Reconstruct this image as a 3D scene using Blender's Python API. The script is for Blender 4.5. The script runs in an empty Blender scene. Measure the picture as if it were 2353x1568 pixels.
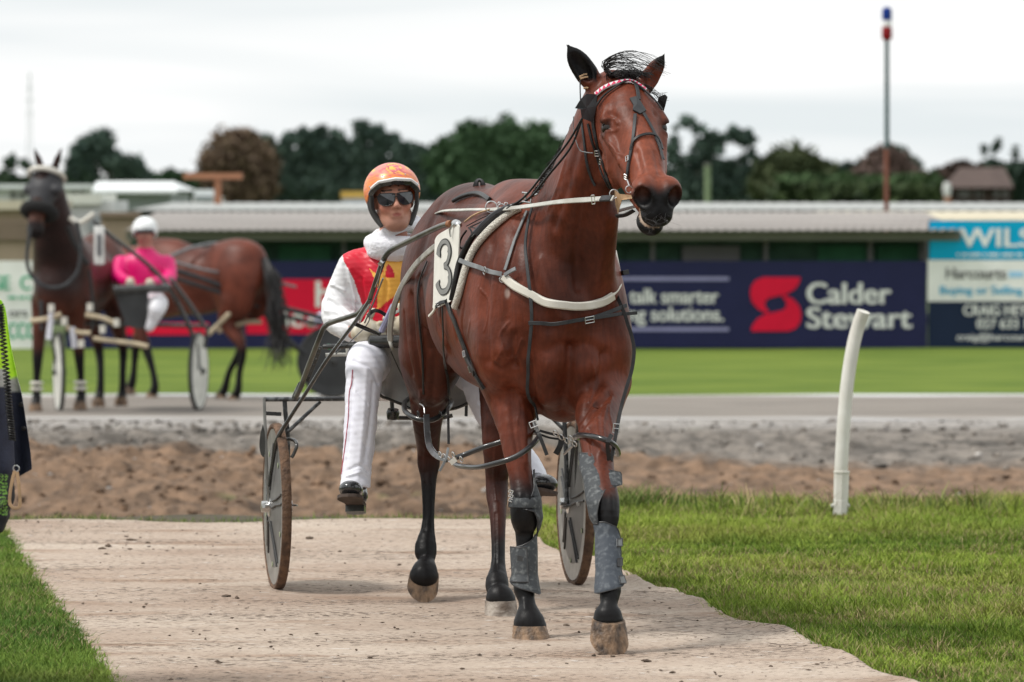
import bpy, math, random, bmesh
import numpy as np
from mathutils import Vector, Matrix
from mathutils.bvhtree import BVHTree
rng = np.random.default_rng(7)
random.seed(7)
SC = bpy.context.scene
COL = SC.collection

# ------------------------------------------------------------- camera, sky, sun, exposure
FPX = 11020.0                      # focal length in units of a 2353 px wide frame
CAMH = 1.54
TILT = math.atan(329.0 / FPX)
cam_data = bpy.data.cameras.new('camera')
cam_data.sensor_width = 36.0
cam_data.lens = FPX / 2353.0 * 36.0
cam_data.clip_start = 0.1
cam_data.clip_end = 5000.0
cam_data.dof.use_dof = True
cam_data.dof.focus_distance = 17.1
cam_data.dof.aperture_fstop = 5.0
cam_data.dof.aperture_blades = 0
cam = bpy.data.objects.new('camera', cam_data)
cam.location = (0, 0, CAMH)
cam.rotation_euler = (math.pi / 2 - TILT, 0, 0)
COL.objects.link(cam)
SC.camera = cam

SC.view_settings.view_transform = 'Standard'
SC.view_settings.look = 'None'
SC.view_settings.exposure = 0.88
SC.view_settings.gamma = 1.0
SC.view_settings.use_curve_mapping = False
SC.render.engine = 'CYCLES'
SC.cycles.max_bounces = 6
SC.cycles.transparent_max_bounces = 6
SC.cycles.use_denoising = True

SUN_EL, SUN_AZ = 55.0, 258.0       # the sun stands behind and to the left of the camera (azimuth from +Y, clockwise)
world = bpy.data.worlds.new('World')
SC.world = world
world.use_nodes = True
wn = world.node_tree
wn.nodes.clear()
def _n(nt, typ, **kw):
    n = nt.nodes.new(typ)
    for k, v in kw.items():
        if k.startswith('i_'):
            n.inputs[k[2:].replace('_', ' ')].default_value = v
        else:
            setattr(n, k, v)
    return n
w_out = _n(wn, 'ShaderNodeOutputWorld')
w_bg = _n(wn, 'ShaderNodeBackground')
w_bg.inputs['Strength'].default_value = 0.0575
w_sky = _n(wn, 'ShaderNodeTexSky', sky_type='NISHITA', sun_disc=False)
w_sky.sun_elevation = math.radians(SUN_EL)
w_sky.sun_rotation = math.radians(SUN_AZ)
w_sky.dust_density = 3.0
w_tc = _n(wn, 'ShaderNodeTexCoord')
w_map = _n(wn, 'ShaderNodeMapping')
w_map.inputs['Scale'].default_value = (4.0, 4.0, 42.0)
w_no = _n(wn, 'ShaderNodeTexNoise')
w_no.inputs['Scale'].default_value = 1.0
w_no.inputs['Detail'].default_value = 3.5
w_no.inputs['Distortion'].default_value = 0.6
w_cr = _n(wn, 'ShaderNodeValToRGB')
w_cr.color_ramp.elements[0].position = 0.38
w_cr.color_ramp.elements[0].color = (7.9, 8.4, 8.55, 1)      # thin grey-blue streaks of the overcast
w_cr.color_ramp.elements[1].position = 0.58
w_cr.color_ramp.elements[1].color = (9.95, 10.0, 9.95, 1)
w_mix = _n(wn, 'ShaderNodeMixRGB')
w_mix.inputs['Fac'].default_value = 0.97                    # cloud cover
wn.links.new(w_tc.outputs['Generated'], w_map.inputs['Vector'])
wn.links.new(w_map.outputs['Vector'], w_no.inputs['Vector'])
wn.links.new(w_no.outputs['Fac'], w_cr.inputs['Fac'])
wn.links.new(w_sky.outputs['Color'], w_mix.inputs['Color1'])
wn.links.new(w_cr.outputs['Color'], w_mix.inputs['Color2'])
# an overcast sky grows brighter from the horizon to the zenith
w_sep = _n(wn, 'ShaderNodeSeparateXYZ')
w_mr = _n(wn, 'ShaderNodeMapRange')
w_mr.inputs['From Min'].default_value = 0.05; w_mr.inputs['From Max'].default_value = 1.0
w_mr.inputs['To Min'].default_value = 1.0; w_mr.inputs['To Max'].default_value = 1.2
w_sc = _n(wn, 'ShaderNodeVectorMath', operation='SCALE')
wn.links.new(w_tc.outputs['Generated'], w_sep.inputs['Vector'])
wn.links.new(w_sep.outputs['Z'], w_mr.inputs['Value'])
wn.links.new(w_mix.outputs['Color'], w_sc.inputs[0])
wn.links.new(w_mr.outputs['Result'], w_sc.inputs['Scale'])
wn.links.new(w_sc.outputs['Vector'], w_bg.inputs['Color'])
wn.links.new(w_bg.outputs['Background'], w_out.inputs['Surface'])

sun_data = bpy.data.lights.new('sun', 'SUN')
sun_data.energy = 1.5
sun_data.angle = math.radians(10)
sun_data.color = (1.0, 0.96, 0.9)
sun = bpy.data.objects.new('sun', sun_data)
COL.objects.link(sun)
_az, _el = math.radians(SUN_AZ), math.radians(SUN_EL)
_sd = Vector((math.sin(_az) * math.cos(_el), math.cos(_az) * math.cos(_el), math.sin(_el)))
sun.rotation_euler = _sd.to_track_quat('Z', 'Y').to_euler()

# ------------------------------------------------------------- coordinates
_ct, _st = math.cos(TILT), math.sin(TILT)
def W(u, v, d):
    """the world point at distance d (along +Y) on the sight line of picture point (u, v)"""
    a = (u - 1176.5) / FPX
    b = (784.0 - v) / FPX
    dx, dy, dz = a, _ct + b * _st, -_st + b * _ct
    s = d / dy
    return np.array([dx * s, d, CAMH + dz * s])
def RAY(u, v):
    a = (u - 1176.5) / FPX
    b = (784.0 - v) / FPX
    return Vector((a, _ct + b * _st, -_st + b * _ct)).normalized()
def G(u, v, z=0.0):
    """ground point seen at (u, v) at height z"""
    r = RAY(u, v)
    s = (z - CAMH) / r.z
    return np.array([r.x * s, r.y * s, z])
def PX(d):
    return d / FPX                 # metres per picture unit at distance d
def uv_of(P):
    P = np.asarray(P, float)
    x, y, z = P[..., 0], P[..., 1], P[..., 2] - CAMH
    f = y * _ct - z * _st
    up = y * _st + z * _ct
    return 1176.5 + FPX * x / f, 784.0 - FPX * up / f

# ------------------------------------------------------------- materials
def srgb(r, g, b):
    f = lambda c: (c / 255.0) / 12.92 if c / 255.0 <= 0.04045 else ((c / 255.0 + 0.055) / 1.055) ** 2.4
    return (f(r), f(g), f(b))
def mat(name, base=(0.5, 0.5, 0.5), rough=0.6, var=0.15, vscale=8.0, col2=None, bump=0.0, bscale=60.0, metal=0.0,
        attr=False, spec=0.5, sheen=0.0, coat=0.0, stretch=None, trans=0.0, emit=0.0, thr=(0.35, 0.65), detail=5.0):
    m = bpy.data.materials.new(name)
    m.use_nodes = True
    nt = m.node_tree
    b = nt.nodes['Principled BSDF']
    b.inputs['Roughness'].default_value = rough
    b.inputs['Metallic'].default_value = metal
    b.inputs['Specular IOR Level'].default_value = spec
    b.inputs['Sheen Weight'].default_value = sheen
    b.inputs['Coat Weight'].default_value = coat
    if trans: b.inputs['Transmission Weight'].default_value = trans
    tc = _n(nt, 'ShaderNodeTexCoord')
    mp = _n(nt, 'ShaderNodeMapping')
    if stretch: mp.inputs['Scale'].default_value = stretch
    nt.links.new(tc.outputs['Object'], mp.inputs['Vector'])
    no = _n(nt, 'ShaderNodeTexNoise')
    no.inputs['Scale'].default_value = vscale
    no.inputs['Detail'].default_value = detail
    nt.links.new(mp.outputs['Vector'], no.inputs['Vector'])
    ramp = _n(nt, 'ShaderNodeValToRGB')
    ramp.color_ramp.elements[0].position, ramp.color_ramp.elements[1].position = thr
    nt.links.new(no.outputs['Fac'], ramp.inputs['Fac'])
    if attr:
        at = _n(nt, 'ShaderNodeAttribute', attribute_name='Col')
        ramp.color_ramp.elements[0].color = (1 - var, 1 - var, 1 - var, 1)
        ramp.color_ramp.elements[1].color = (1 + var, 1 + var, 1 + var, 1)
        mul = _n(nt, 'ShaderNodeMixRGB', blend_type='MULTIPLY')
        mul.inputs['Fac'].default_value = 1.0
        nt.links.new(at.outputs['Color'], mul.inputs['Color1'])
        nt.links.new(ramp.outputs['Color'], mul.inputs['Color2'])
        nt.links.new(mul.outputs['Color'], b.inputs['Base Color'])
    else:
        c2 = col2 if col2 else tuple(c * (1 - var) for c in base)
        c1 = base if col2 else tuple(min(1, c * (1 + var)) for c in base)
        ramp.color_ramp.elements[0].color = (*c2, 1)
        ramp.color_ramp.elements[1].color = (*c1, 1)
        nt.links.new(ramp.outputs['Color'], b.inputs['Base Color'])
    if bump:
        n2 = _n(nt, 'ShaderNodeTexNoise')
        n2.inputs['Scale'].default_value = bscale
        n2.inputs['Detail'].default_value = 4.0
        nt.links.new(mp.outputs['Vector'], n2.inputs['Vector'])
        bp = _n(nt, 'ShaderNodeBump')
        bp.inputs['Strength'].default_value = min(1.0, bump)
        bp.inputs['Distance'].default_value = 0.01 * max(1.0, bump)
        nt.links.new(n2.outputs['Fac'], bp.inputs['Height'])
        nt.links.new(bp.outputs['Normal'], b.inputs['Normal'])
    if emit:
        nt.links.new(ramp.outputs['Color'], b.inputs['Emission Color'])
        b.inputs['Emission Strength'].default_value = emit
    return m

# ------------------------------------------------------------- mesh collecting
class MB:
    """collects vertices and faces; build() links them as ONE mesh object"""
    def __init__(self):
        self.v, self.f, self.mi, self.n, self.cur = [], [], [], 0, 0
    def add(self, verts, faces):
        o = self.n
        verts = np.asarray(verts, float).reshape(-1, 3)
        self.v.append(verts)
        self.n += len(verts)
        self.f.extend(tuple(int(i) + o for i in f) for f in faces)
        self.mi.extend([self.cur] * len(faces))
        return self
    def box(self, c, s, R=None, bevel=0.0):
        c = np.asarray(c, float); s = np.asarray(s, float) / 2
        if bevel <= 0:
            p = np.array([[x, y, z] for x in (-1, 1) for y in (-1, 1) for z in (-1, 1)], float) * s
            fs = [(0, 1, 3, 2), (4, 6, 7, 5), (0, 4, 5, 1), (2, 3, 7, 6), (0, 2, 6, 4), (1, 5, 7, 3)]
        else:
            b = min(bevel, min(s) * 0.9)
            bm = bmesh.new(); bmesh.ops.create_cube(bm, size=1.0)
            for v in bm.verts: v.co = Vector((v.co.x * 2 * s[0], v.co.y * 2 * s[1], v.co.z * 2 * s[2]))
            bmesh.ops.bevel(bm, geom=list(bm.edges), offset=b, segments=2, profile=0.5, affect='EDGES')
            bm.verts.index_update()
            p = np.array([v.co[:] for v in bm.verts]); fs = [tuple(v.index for v in f.verts) for f in bm.faces]
            bm.free()
        if R is not None: p = p @ np.asarray(R, float).T
        return self.add(p + c, fs)
    def tube(self, pts, r, seg=10, caps=True, flat=None):
        pts = np.asarray(pts, float); n = len(pts)
        r = np.full(n, r, float) if np.isscalar(r) else np.asarray(r, float)
        T = np.gradient(pts, axis=0); T /= np.linalg.norm(T, axis=1)[:, None] + 1e-12
        up = np.array([0, 0, 1.0]) if abs(T[0][2]) < 0.9 else np.array([1.0, 0, 0])
        A = np.cross(T[0], up); A /= np.linalg.norm(A)
        vs = []
        ang = np.linspace(0, 2 * math.pi, seg, endpoint=False)
        for i in range(n):
            A = A - T[i] * A.dot(T[i]); A /= np.linalg.norm(A) + 1e-12
            B = np.cross(T[i], A)
            vs.append(pts[i] + r[i] * (np.cos(ang)[:, None] * A + np.sin(ang)[:, None] * B))
        vs = np.concatenate(vs)
        fs = [(i * seg + j, i * seg + (j + 1) % seg, (i + 1) * seg + (j + 1) % seg, (i + 1) * seg + j) for i in range(n - 1) for j in range(seg)]
        if caps:
            fs.append(tuple(range(seg - 1, -1, -1))); fs.append(tuple((n - 1) * seg + j for j in range(seg)))
        return self.add(vs, fs)
    def ribbon(self, pts, nrm, w, th=0.004):
        """flat strap along pts, nrm = outward normal(s), width w, thickness th"""
        pts = np.asarray(pts, float); n = len(pts)
        N = np.asarray(nrm, float)
        if N.ndim == 1: N = np.tile(N, (n, 1))
        w = np.full(n, w, float) if np.isscalar(w) else np.asarray(w, float)
        T = np.gradient(pts, axis=0); T /= np.linalg.norm(T, axis=1)[:, None] + 1e-12
        S = np.cross(N, T); S /= np.linalg.norm(S, axis=1)[:, None] + 1e-12
        N = np.cross(T, S)
        e = th * 0.35
        prof = [(-1, -e, 0), (-1, th - e, 0), (-1, th, 1), (1, th, -1), (1, th - e, 0), (1, -e, 0)]
        vs = []
        for i in range(n):
            for sx, h, ins in prof:
                vs.append(pts[i] + S[i] * (sx * w[i] / 2 + ins * e) + N[i] * h)
        m = len(prof)
        fs = [(i * m + j, i * m + (j + 1) % m, (i + 1) * m + (j + 1) % m, (i + 1) * m + j) for i in range(n - 1) for j in range(m)]
        fs.append(tuple(range(m - 1, -1, -1))); fs.append(tuple((n - 1) * m + j for j in range(m)))
        return self.add(vs, fs)
    def torus(self, c, R, r, axis=(0, 1, 0), seg=20, ring=8, arc=(0, 360), sx=1.0, sy=1.0, up=(0, 0, 1)):
        ax = np.asarray(axis, float); ax /= np.linalg.norm(ax)
        up = np.asarray(up, float)
        if abs(ax.dot(up)) > 0.95: up = np.array([1.0, 0, 0])
        a = np.cross(up, ax); a /= np.linalg.norm(a); b = np.cross(ax, a)
        t = np.radians(np.linspace(arc[0], arc[1], seg + 1))
        pts = np.asarray(c) + R * (np.cos(t)[:, None] * a * sx + np.sin(t)[:, None] * b * sy)
        return self.tube(pts, r, ring)
    def lathe(self, c, prof, axis=(0, 0, 1), seg=24):
        """prof = [(radius, height)] turned about axis through c"""
        ax = np.asarray(axis, float); ax /= np.linalg.norm(ax)
        up = np.array([0, 0, 1.0]) if abs(ax[2]) < 0.9 else np.array([1.0, 0, 0])
        a = np.cross(ax, up); a /= np.linalg.norm(a); b = np.cross(ax, a)
        ang = np.linspace(0, 2 * math.pi, seg, endpoint=False)
        vs = np.concatenate([np.asarray(c) + ax * h + r * (np.cos(ang)[:, None] * a + np.sin(ang)[:, None] * b) for r, h in prof])
        n = len(prof)
        fs = [(i * seg + j, i * seg + (j + 1) % seg, (i + 1) * seg + (j + 1) % seg, (i + 1) * seg + j) for i in range(n - 1) for j in range(seg)]
        fs.append(tuple(range(seg - 1, -1, -1))); fs.append(tuple((n - 1) * seg + j for j in range(seg)))
        return self.add(vs, fs)
    def prism(self, poly, depth, org, ax, ay, an=None):
        """a closed 2D outline in the plane (ax, ay) at org, extruded by depth along an"""
        ax = np.asarray(ax, float); ay = np.asarray(ay, float)
        if an is None: an = np.cross(ax, ay)
        an = np.asarray(an, float); an /= np.linalg.norm(an)
        p = np.asarray(poly, float); n = len(p)
        base = np.asarray(org) + p[:, :1] * ax + p[:, 1:2] * ay
        vs = np.concatenate([base, base + an * depth])
        fs = [tuple(range(n - 1, -1, -1)), tuple(range(n, 2 * n))] + [(i, (i + 1) % n, (i + 1) % n + n, i + n) for i in range(n)]
        return self.add(vs, fs)
    def mesh(self, name, mats, smooth=True):
        V = np.concatenate(self.v) if self.v else np.zeros((0, 3))
        me = bpy.data.meshes.new(name)
        me.from_pydata(V.tolist(), [], self.f)
        for m in (mats if isinstance(mats, (list, tuple)) else [mats]): me.materials.append(m)
        me.polygons.foreach_set('material_index', self.mi)
        if smooth: me.shade_smooth() if hasattr(me, 'shade_smooth') else None
        me.update()
        return me
    def build(self, name, mats, parent=None, smooth=True, **tags):
        off = root_loc(parent)
        if off is not None: self.v = [np.concatenate(self.v) - off]
        me = self.mesh(name, mats, smooth)
        if smooth:
            try: me.set_sharp_from_angle(angle=math.radians(40))
            except Exception: pass
        return link(name, me, parent, **tags)

def root_loc(o):
    if o is None: return None
    while o.parent is not None: o = o.parent
    return np.array(o.location[:])
def link(name, me, parent=None, **tags):
    o = bpy.data.objects.new(name, me)
    COL.objects.link(o)
    if parent is not None: o.parent = parent
    for k, v in tags.items(): o['category' if k == 'cat' else k] = v
    return o
def thing(name, label, cat, loc=(0, 0, 0), group=None):
    o = bpy.data.objects.new(name, None)
    o.empty_display_size = 0.1
    COL.objects.link(o)
    o.location = tuple(float(x) for x in loc)
    o['label'] = label; o['category'] = cat
    if group: o['group'] = group
    return o
def np_mesh(name, V, Q, mats, parent=None, col=None, smooth=True, **tags):
    """fast mesh from arrays of vertices and equal-sized faces"""
    off = root_loc(parent)
    V = np.asarray(V, np.float32)
    if off is not None: V = V - off.astype(np.float32)
    k = Q.shape[1]
    me = bpy.data.meshes.new(name)
    me.vertices.add(len(V)); me.vertices.foreach_set('co', V.ravel())
    me.loops.add(Q.size); me.loops.foreach_set('vertex_index', Q.astype(np.int32).ravel())
    me.polygons.add(len(Q)); me.polygons.foreach_set('loop_start', np.arange(0, Q.size, k, dtype=np.int32))
    if smooth: me.polygons.foreach_set('use_smooth', np.ones(len(Q), bool))
    for m in (mats if isinstance(mats, (list, tuple)) else [mats]): me.materials.append(m)
    me.update(calc_edges=True)
    if col is not None:
        a = me.attributes.new('Col', 'FLOAT_COLOR', 'POINT')
        c4 = np.ones((len(V), 4), np.float32); c4[:, :3] = col
        a.data.foreach_set('color', c4.ravel())
    return link(name, me, parent, **tags)

def spline(P, n):
    """Catmull-Rom through the rows of P, n samples"""
    P = np.asarray(P, float)
    if len(P) == 2:
        t = np.linspace(0, 1, n)[:, None]
        return P[0] * (1 - t) + P[1] * t
    Q = np.vstack([2 * P[0] - P[1], P, 2 * P[-1] - P[-2]])
    m = len(P) - 1
    ts = np.linspace(0, m - 1e-9, n)
    i = ts.astype(int); t = (ts - i)[:, None]
    a, b, c, d = Q[i], Q[i + 1], Q[i + 2], Q[i + 3]
    return 0.5 * (2 * b + (c - a) * t + (2 * a - 5 * b + 4 * c - d) * t ** 2 + (3 * b - a - 3 * c + d) * t ** 3)
def wpts(L, n=None):
    P = np.array([W(*p[:3]) for p in L])
    return spline(P, n) if n else P

# ------------------------------------------------------------- sculpting by distance fields
class Sculpt:
    def __init__(self, lo, hi, h):
        self.lo = np.asarray(lo, float); self.h = h
        self.n = (np.ceil((np.asarray(hi, float) - self.lo) / h)).astype(int) + 1
        self.F = np.full(self.n, 0.2, np.float32)
    def _sub(self, lo, hi):
        a = np.clip(np.floor((lo - self.lo) / self.h).astype(int), 0, self.n)
        b = np.clip(np.ceil((hi - self.lo) / self.h).astype(int) + 1, 0, self.n)
        if np.any(b <= a): return None, None
        sl = tuple(slice(a[i], b[i]) for i in range(3))
        ax = [(self.lo[i] + self.h * np.arange(a[i], b[i])).astype(np.float32) for i in range(3)]
        return sl, (ax[0][:, None, None], ax[1][None, :, None], ax[2][None, None, :])
    def _apply(self, sl, d, k, cut):
        A = self.F[sl]
        if cut:
            d = -d
            if k > 0:
                h = np.maximum(k - np.abs(A - d), 0) / k
                self.F[sl] = np.maximum(A, d) + h * h * k * 0.25
            else: self.F[sl] = np.maximum(A, d)
        else:
            if k > 0:
                h = np.maximum(k - np.abs(A - d), 0) / k
                self.F[sl] = np.minimum(A, d) - h * h * k * 0.25
            else: self.F[sl] = np.minimum(A, d)
    def cone(self, p, r1, q, r2, k=0.03, cut=False, sq=None):
        p = np.asarray(p, float); q = np.asarray(q, float)
        R = max(r1, r2) + max(k, 0.02) + 3 * self.h
        sl, X = self._sub(np.minimum(p, q) - R, np.maximum(p, q) + R)
        if sl is None: return self
        ba = (q - p); L2 = float(ba.dot(ba)) + 1e-12
        px, py, pz = X[0] - np.float32(p[0]), X[1] - np.float32(p[1]), X[2] - np.float32(p[2])
        t = np.clip((px * np.float32(ba[0]) + py * np.float32(ba[1]) + pz * np.float32(ba[2])) / np.float32(L2), 0, 1)
        qx, qy, qz = px - t * np.float32(ba[0]), py - t * np.float32(ba[1]), pz - t * np.float32(ba[2])
        l = np.sqrt(qx * qx + qy * qy + qz * qz) + 1e-6
        r = np.float32(r1) + np.float32(r2 - r1) * t
        if sq is not None:
            s, f = np.asarray(sq[0], float), float(sq[1])
            s = s / np.linalg.norm(s)
            qs = qx * np.float32(s[0]) + qy * np.float32(s[1]) + qz * np.float32(s[2])
            l2 = np.sqrt(l * l + qs * qs * np.float32(f * f - 1))
            d = (l2 - r) * l / l2
        else: d = l - r
        self._apply(sl, d, k, cut)
        return self
    def ell(self, c, r, axes=None, k=0.03, cut=False):
        c = np.asarray(c, float); r = np.asarray(r, float)
        A = np.eye(3) if axes is None else np.asarray(axes, float)
        ext = np.sqrt(((A * r[:, None]) ** 2).sum(0)) + max(k, 0.02) + 3 * self.h
        sl, X = self._sub(c - ext, c + ext)
        if sl is None: return self
        px, py, pz = X[0] - np.float32(c[0]), X[1] - np.float32(c[1]), X[2] - np.float32(c[2])
        k0 = 0; k1 = 0
        for i in range(3):
            a = A[i].astype(np.float32)
            q = (px * a[0] + py * a[1] + pz * a[2]) / np.float32(r[i])
            k0 = k0 + q * q
            q = q / np.float32(r[i])
            k1 = k1 + q * q
        k0 = np.sqrt(k0); k1 = np.sqrt(k1) + 1e-6
        self._apply(sl, k0 * (k0 - 1) / k1, k, cut)
        return self
    def chain(self, P, R, k=0.03, n=None, sq=None):
        """one smooth limb through the points P with radii R"""
        D = spline(np.column_stack([np.asarray(P, float), np.asarray(R, float)]), n or 3 * len(P))
        P, R = D[:, :3], np.maximum(D[:, 3], .002)
        m = R.max() + max(k, 0.02) + 3 * self.h
        sl, X = self._sub(P.min(0) - m, P.max(0) + m)
        if sl is None: return self
        best = None
        for p, q, r1, r2 in zip(P[:-1], P[1:], R[:-1], R[1:]):
            ba = q - p; L2 = float(ba.dot(ba)) + 1e-12
            px, py, pz = X[0] - np.float32(p[0]), X[1] - np.float32(p[1]), X[2] - np.float32(p[2])
            t = np.clip((px * np.float32(ba[0]) + py * np.float32(ba[1]) + pz * np.float32(ba[2])) / np.float32(L2), 0, 1)
            qx, qy, qz = px - t * np.float32(ba[0]), py - t * np.float32(ba[1]), pz - t * np.float32(ba[2])
            l = np.sqrt(qx * qx + qy * qy + qz * qz) + 1e-6
            r = np.float32(r1) + np.float32(r2 - r1) * t
            if sq is not None:
                s, f = np.asarray(sq[0], float), float(sq[1])
                qs = qx * np.float32(s[0]) + qy * np.float32(s[1]) + qz * np.float32(s[2])
                l2 = np.sqrt(l * l + qs * qs * np.float32(f * f - 1))
                d = (l2 - r) * l / l2
            else: d = l - r
            best = d if best is None else np.minimum(best, d)
        self._apply(sl, best, k, False)
        return self
    def half(self, p, n, k=0.0):
        """cut away everything on the side of plane (p, n) that n points to"""
        p = np.asarray(p, float); n = np.asarray(n, float); n = n / np.linalg.norm(n)
        sl, X = self._sub(self.lo - 1, self.lo + self.n * self.h + 1)
        d = (X[0] - p[0]) * n[0] + (X[1] - p[1]) * n[1] + (X[2] - p[2]) * n[2]
        self._apply(sl, -d.astype(np.float32), k, True)
        return self
    def mesh(self, smooth=1):
        F = self.F; S = F < 0
        nx, ny, nz = S.shape
        s8 = [S[i:nx - 1 + i, j:ny - 1 + j, k:nz - 1 + k] for i in (0, 1) for j in (0, 1) for k in (0, 1)]
        anyi = s8[0].copy(); alli = s8[0].copy()
        for s in s8[1:]: anyi |= s; alli &= s
        act = anyi & ~alli
        idx = np.array(np.nonzero(act)).T
        vid = np.full(act.shape, -1, np.int32); vid[act] = np.arange(len(idx))
        cor = np.array([(i, j, k) for i in (0, 1) for j in (0, 1) for k in (0, 1)])
        vals = np.stack([F[idx[:, 0] + c[0], idx[:, 1] + c[1], idx[:, 2] + c[2]] for c in cor], 1)
        acc = np.zeros((len(idx), 3)); cnt = np.zeros(len(idx))
        for a in range(8):
            for b in range(a + 1, 8):
                if np.abs(cor[a] - cor[b]).sum() != 1: continue
                m = (vals[:, a] < 0) != (vals[:, b] < 0)
                t = vals[m, a] / (vals[m, a] - vals[m, b])
                acc[m] += cor[a] + t[:, None] * (cor[b] - cor[a])
                cnt[m] += 1
        V = self.lo + self.h * (idx + acc / cnt[:, None])
        Q = []
        for ax in range(3):
            sl0 = [slice(None)] * 3; sl1 = [slice(None)] * 3
            sl0[ax] = slice(0, -1); sl1[ax] = slice(1, None)
            A0, A1 = S[tuple(sl0)], S[tuple(sl1)]
            e = np.array(np.nonzero(A0 != A1)).T
            o1, o2 = (ax + 1) % 3, (ax + 2) % 3
            ok = (e[:, o1] > 0) & (e[:, o2] > 0) & (e[:, o1] < S.shape[o1] - 1) & (e[:, o2] < S.shape[o2] - 1)
            e = e[ok]
            ins = A0[e[:, 0], e[:, 1], e[:, 2]]
            def g(d1, d2):
                c = e.copy(); c[:, o1] += d1; c[:, o2] += d2
                return vid[c[:, 0], c[:, 1], c[:, 2]]
            q = np.stack([g(-1, -1), g(0, -1), g(0, 0), g(-1, 0)], 1)
            q[~ins] = q[~ins][:, ::-1]
            Q.append(q)
        Q = np.concatenate(Q)
        for _ in range(smooth):
            acc = np.zeros_like(V); cnt = np.zeros(len(V))
            for a, b in ((0, 1), (1, 2), (2, 3), (3, 0)):
                np.add.at(acc, Q[:, a], V[Q[:, b]]); np.add.at(cnt, Q[:, a], 1)
                np.add.at(acc, Q[:, b], V[Q[:, a]]); np.add.at(cnt, Q[:, b], 1)
            V = V * 0.45 + 0.55 * acc / np.maximum(cnt, 1)[:, None]
        return V, Q
def sstep(x, a, b):
    t = np.clip((x - a) / (b - a), 0, 1)
    return t * t * (3 - 2 * t)
def mixc(c1, c2, t):
    return np.asarray(c1) * (1 - t[:, None]) + np.asarray(c2) * t[:, None]
_pn = rng.normal(size=(24, 3)); _pp = rng.uniform(0, 6.28, 24)
def wob(P, s, n=10):
    """cheap smooth noise, about -1..1"""
    r = 0
    for i in range(n):
        r = r + np.sin((P @ (_pn[i] * s * (1 + 0.23 * i))) + _pp[i]) / (1 + 0.23 * i)
    return r / 3.0
# ------------------------------------------------------------- ground, track, mat, grass
def grid(xs, ys, zf):
    X, Y = np.meshgrid(xs, ys, indexing='ij')
    P = np.stack([X, Y, zf(X, Y)], -1).reshape(-1, 3)
    n, m = len(xs), len(ys)
    i = (np.arange(n - 1)[:, None] * m + np.arange(m - 1)[None]).ravel()
    return P, np.stack([i, i + m, i + m + 1, i + 1], 1)
def n2(x, y, s=1.0, n=8, seed=0):
    return wob(np.stack([x + seed, y, np.zeros_like(x) + seed * 2.0], -1).reshape(-1, 3), s, n).reshape(x.shape)

M_SOIL = mat('lawn_soil', base=(.085, .065, .038), col2=(.045, .04, .02), rough=.95, vscale=6, bump=1.0, bscale=80)
M_FIELD = mat('field_grass', base=(.09, .13, .03), col2=(.06, .09, .02), rough=.95, vscale=.3)
M_VERGE = mat('verge_grass', base=(.155, .205, .042), col2=(.095, .145, .030), rough=1.0, spec=.05, vscale=.55, stretch=(1, 3, 1), bump=1.0, bscale=25)
M_BANK = mat('bank_earth', rough=.95, attr=True, var=.40, vscale=7.0, bump=4.0, bscale=16, detail=8)
M_TRACK = mat('track_grit', rough=.95, attr=True, var=.12, vscale=3.0, stretch=(.35, 1, 1), bump=1.5, bscale=50)

def lawn_edge(x):
    return 23.35 + .75 * sstep(x, .2, .9) + .10 * np.sin(x * 3.1) + .06 * np.sin(x * 7.7 + 1)
# the lawn (a gentle sheet under the grass and the mat)
xs = np.concatenate([np.linspace(-60, -6, 10), np.linspace(-5.5, 5.5, 120), np.linspace(6, 60, 10)])
ts = np.linspace(0, 1, 60)
X, T = np.meshgrid(xs, ts, indexing='ij'); Y = -25 + T * (lawn_edge(X) + 25)
Z = -.012 + .006 * n2(X, Y, 2.0)
P = np.stack([X, Y, Z], -1).reshape(-1, 3); n_, m_ = X.shape
i_ = (np.arange(n_ - 1)[:, None] * m_ + np.arange(m_ - 1)[None]).ravel()
np_mesh('ground', P, np.stack([i_, i_ + m_, i_ + m_ + 1, i_ + 1], 1), M_SOIL, kind='structure')
# the ditch and the bank of earth beyond it
prof_y = [0, .5, 1.6, 3.5, 6.8, 8.6, 9.6, 10.6, 12.1, 13.6, 14.9, 15.6]
prof_z = [-.014, -.16, -.5, -.78, -.85, -.72, -.61, -.50, -.37, -.295, -.265, -.268]
xs = np.linspace(-14, 14, 400); ts = np.linspace(0, 1, 260) ** .75
X, T = np.meshgrid(xs, ts, indexing='ij')
E = lawn_edge(X); YY = E + T * (39.0 - E); rel_y = (YY - E) * 15.6 / (39.0 - E)
Z = np.interp(rel_y, prof_y, prof_z)
lump = n2(X, YY, 1.6, 12) * .4 + np.abs(n2(X, YY, 5.5, 14, 3.3)) * .75 + np.abs(n2(X, YY, 13, 14, 1.3)) * .75 + n2(X, YY, 30, 14, 6.3) * .25
leftness = 1 - sstep(X, -1.0, 4.0)
amp = .090 * sstep(rel_y, .3, 3) * (1 - sstep(rel_y, 12.6, 14.3)) * (.42 + .58 * leftness)
Z = Z + amp * lump
P = np.stack([X, YY, Z], -1).reshape(-1, 3); n_, m_ = X.shape
i_ = (np.arange(n_ - 1)[:, None] * m_ + np.arange(m_ - 1)[None]).ravel()
grey, brown, pale = np.array((.165, .145, .125)), np.array((.170, .108, .068)), np.array((.33, .31, .29))
bd = 34.55 + .95 * leftness + .45 * n2(X, YY, 1.3, 10, 5.0)
tb_ = (1 - sstep(YY, bd - .35, bd + .35)).ravel()
cc = mixc(grey, brown, tb_)
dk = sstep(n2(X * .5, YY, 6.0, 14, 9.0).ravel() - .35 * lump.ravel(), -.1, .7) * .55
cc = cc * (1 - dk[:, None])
gg = (sstep(n2(X, YY, 4.0, 12, 2.0).ravel(), 1.05, 1.35) * .6)[:, None]
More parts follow.
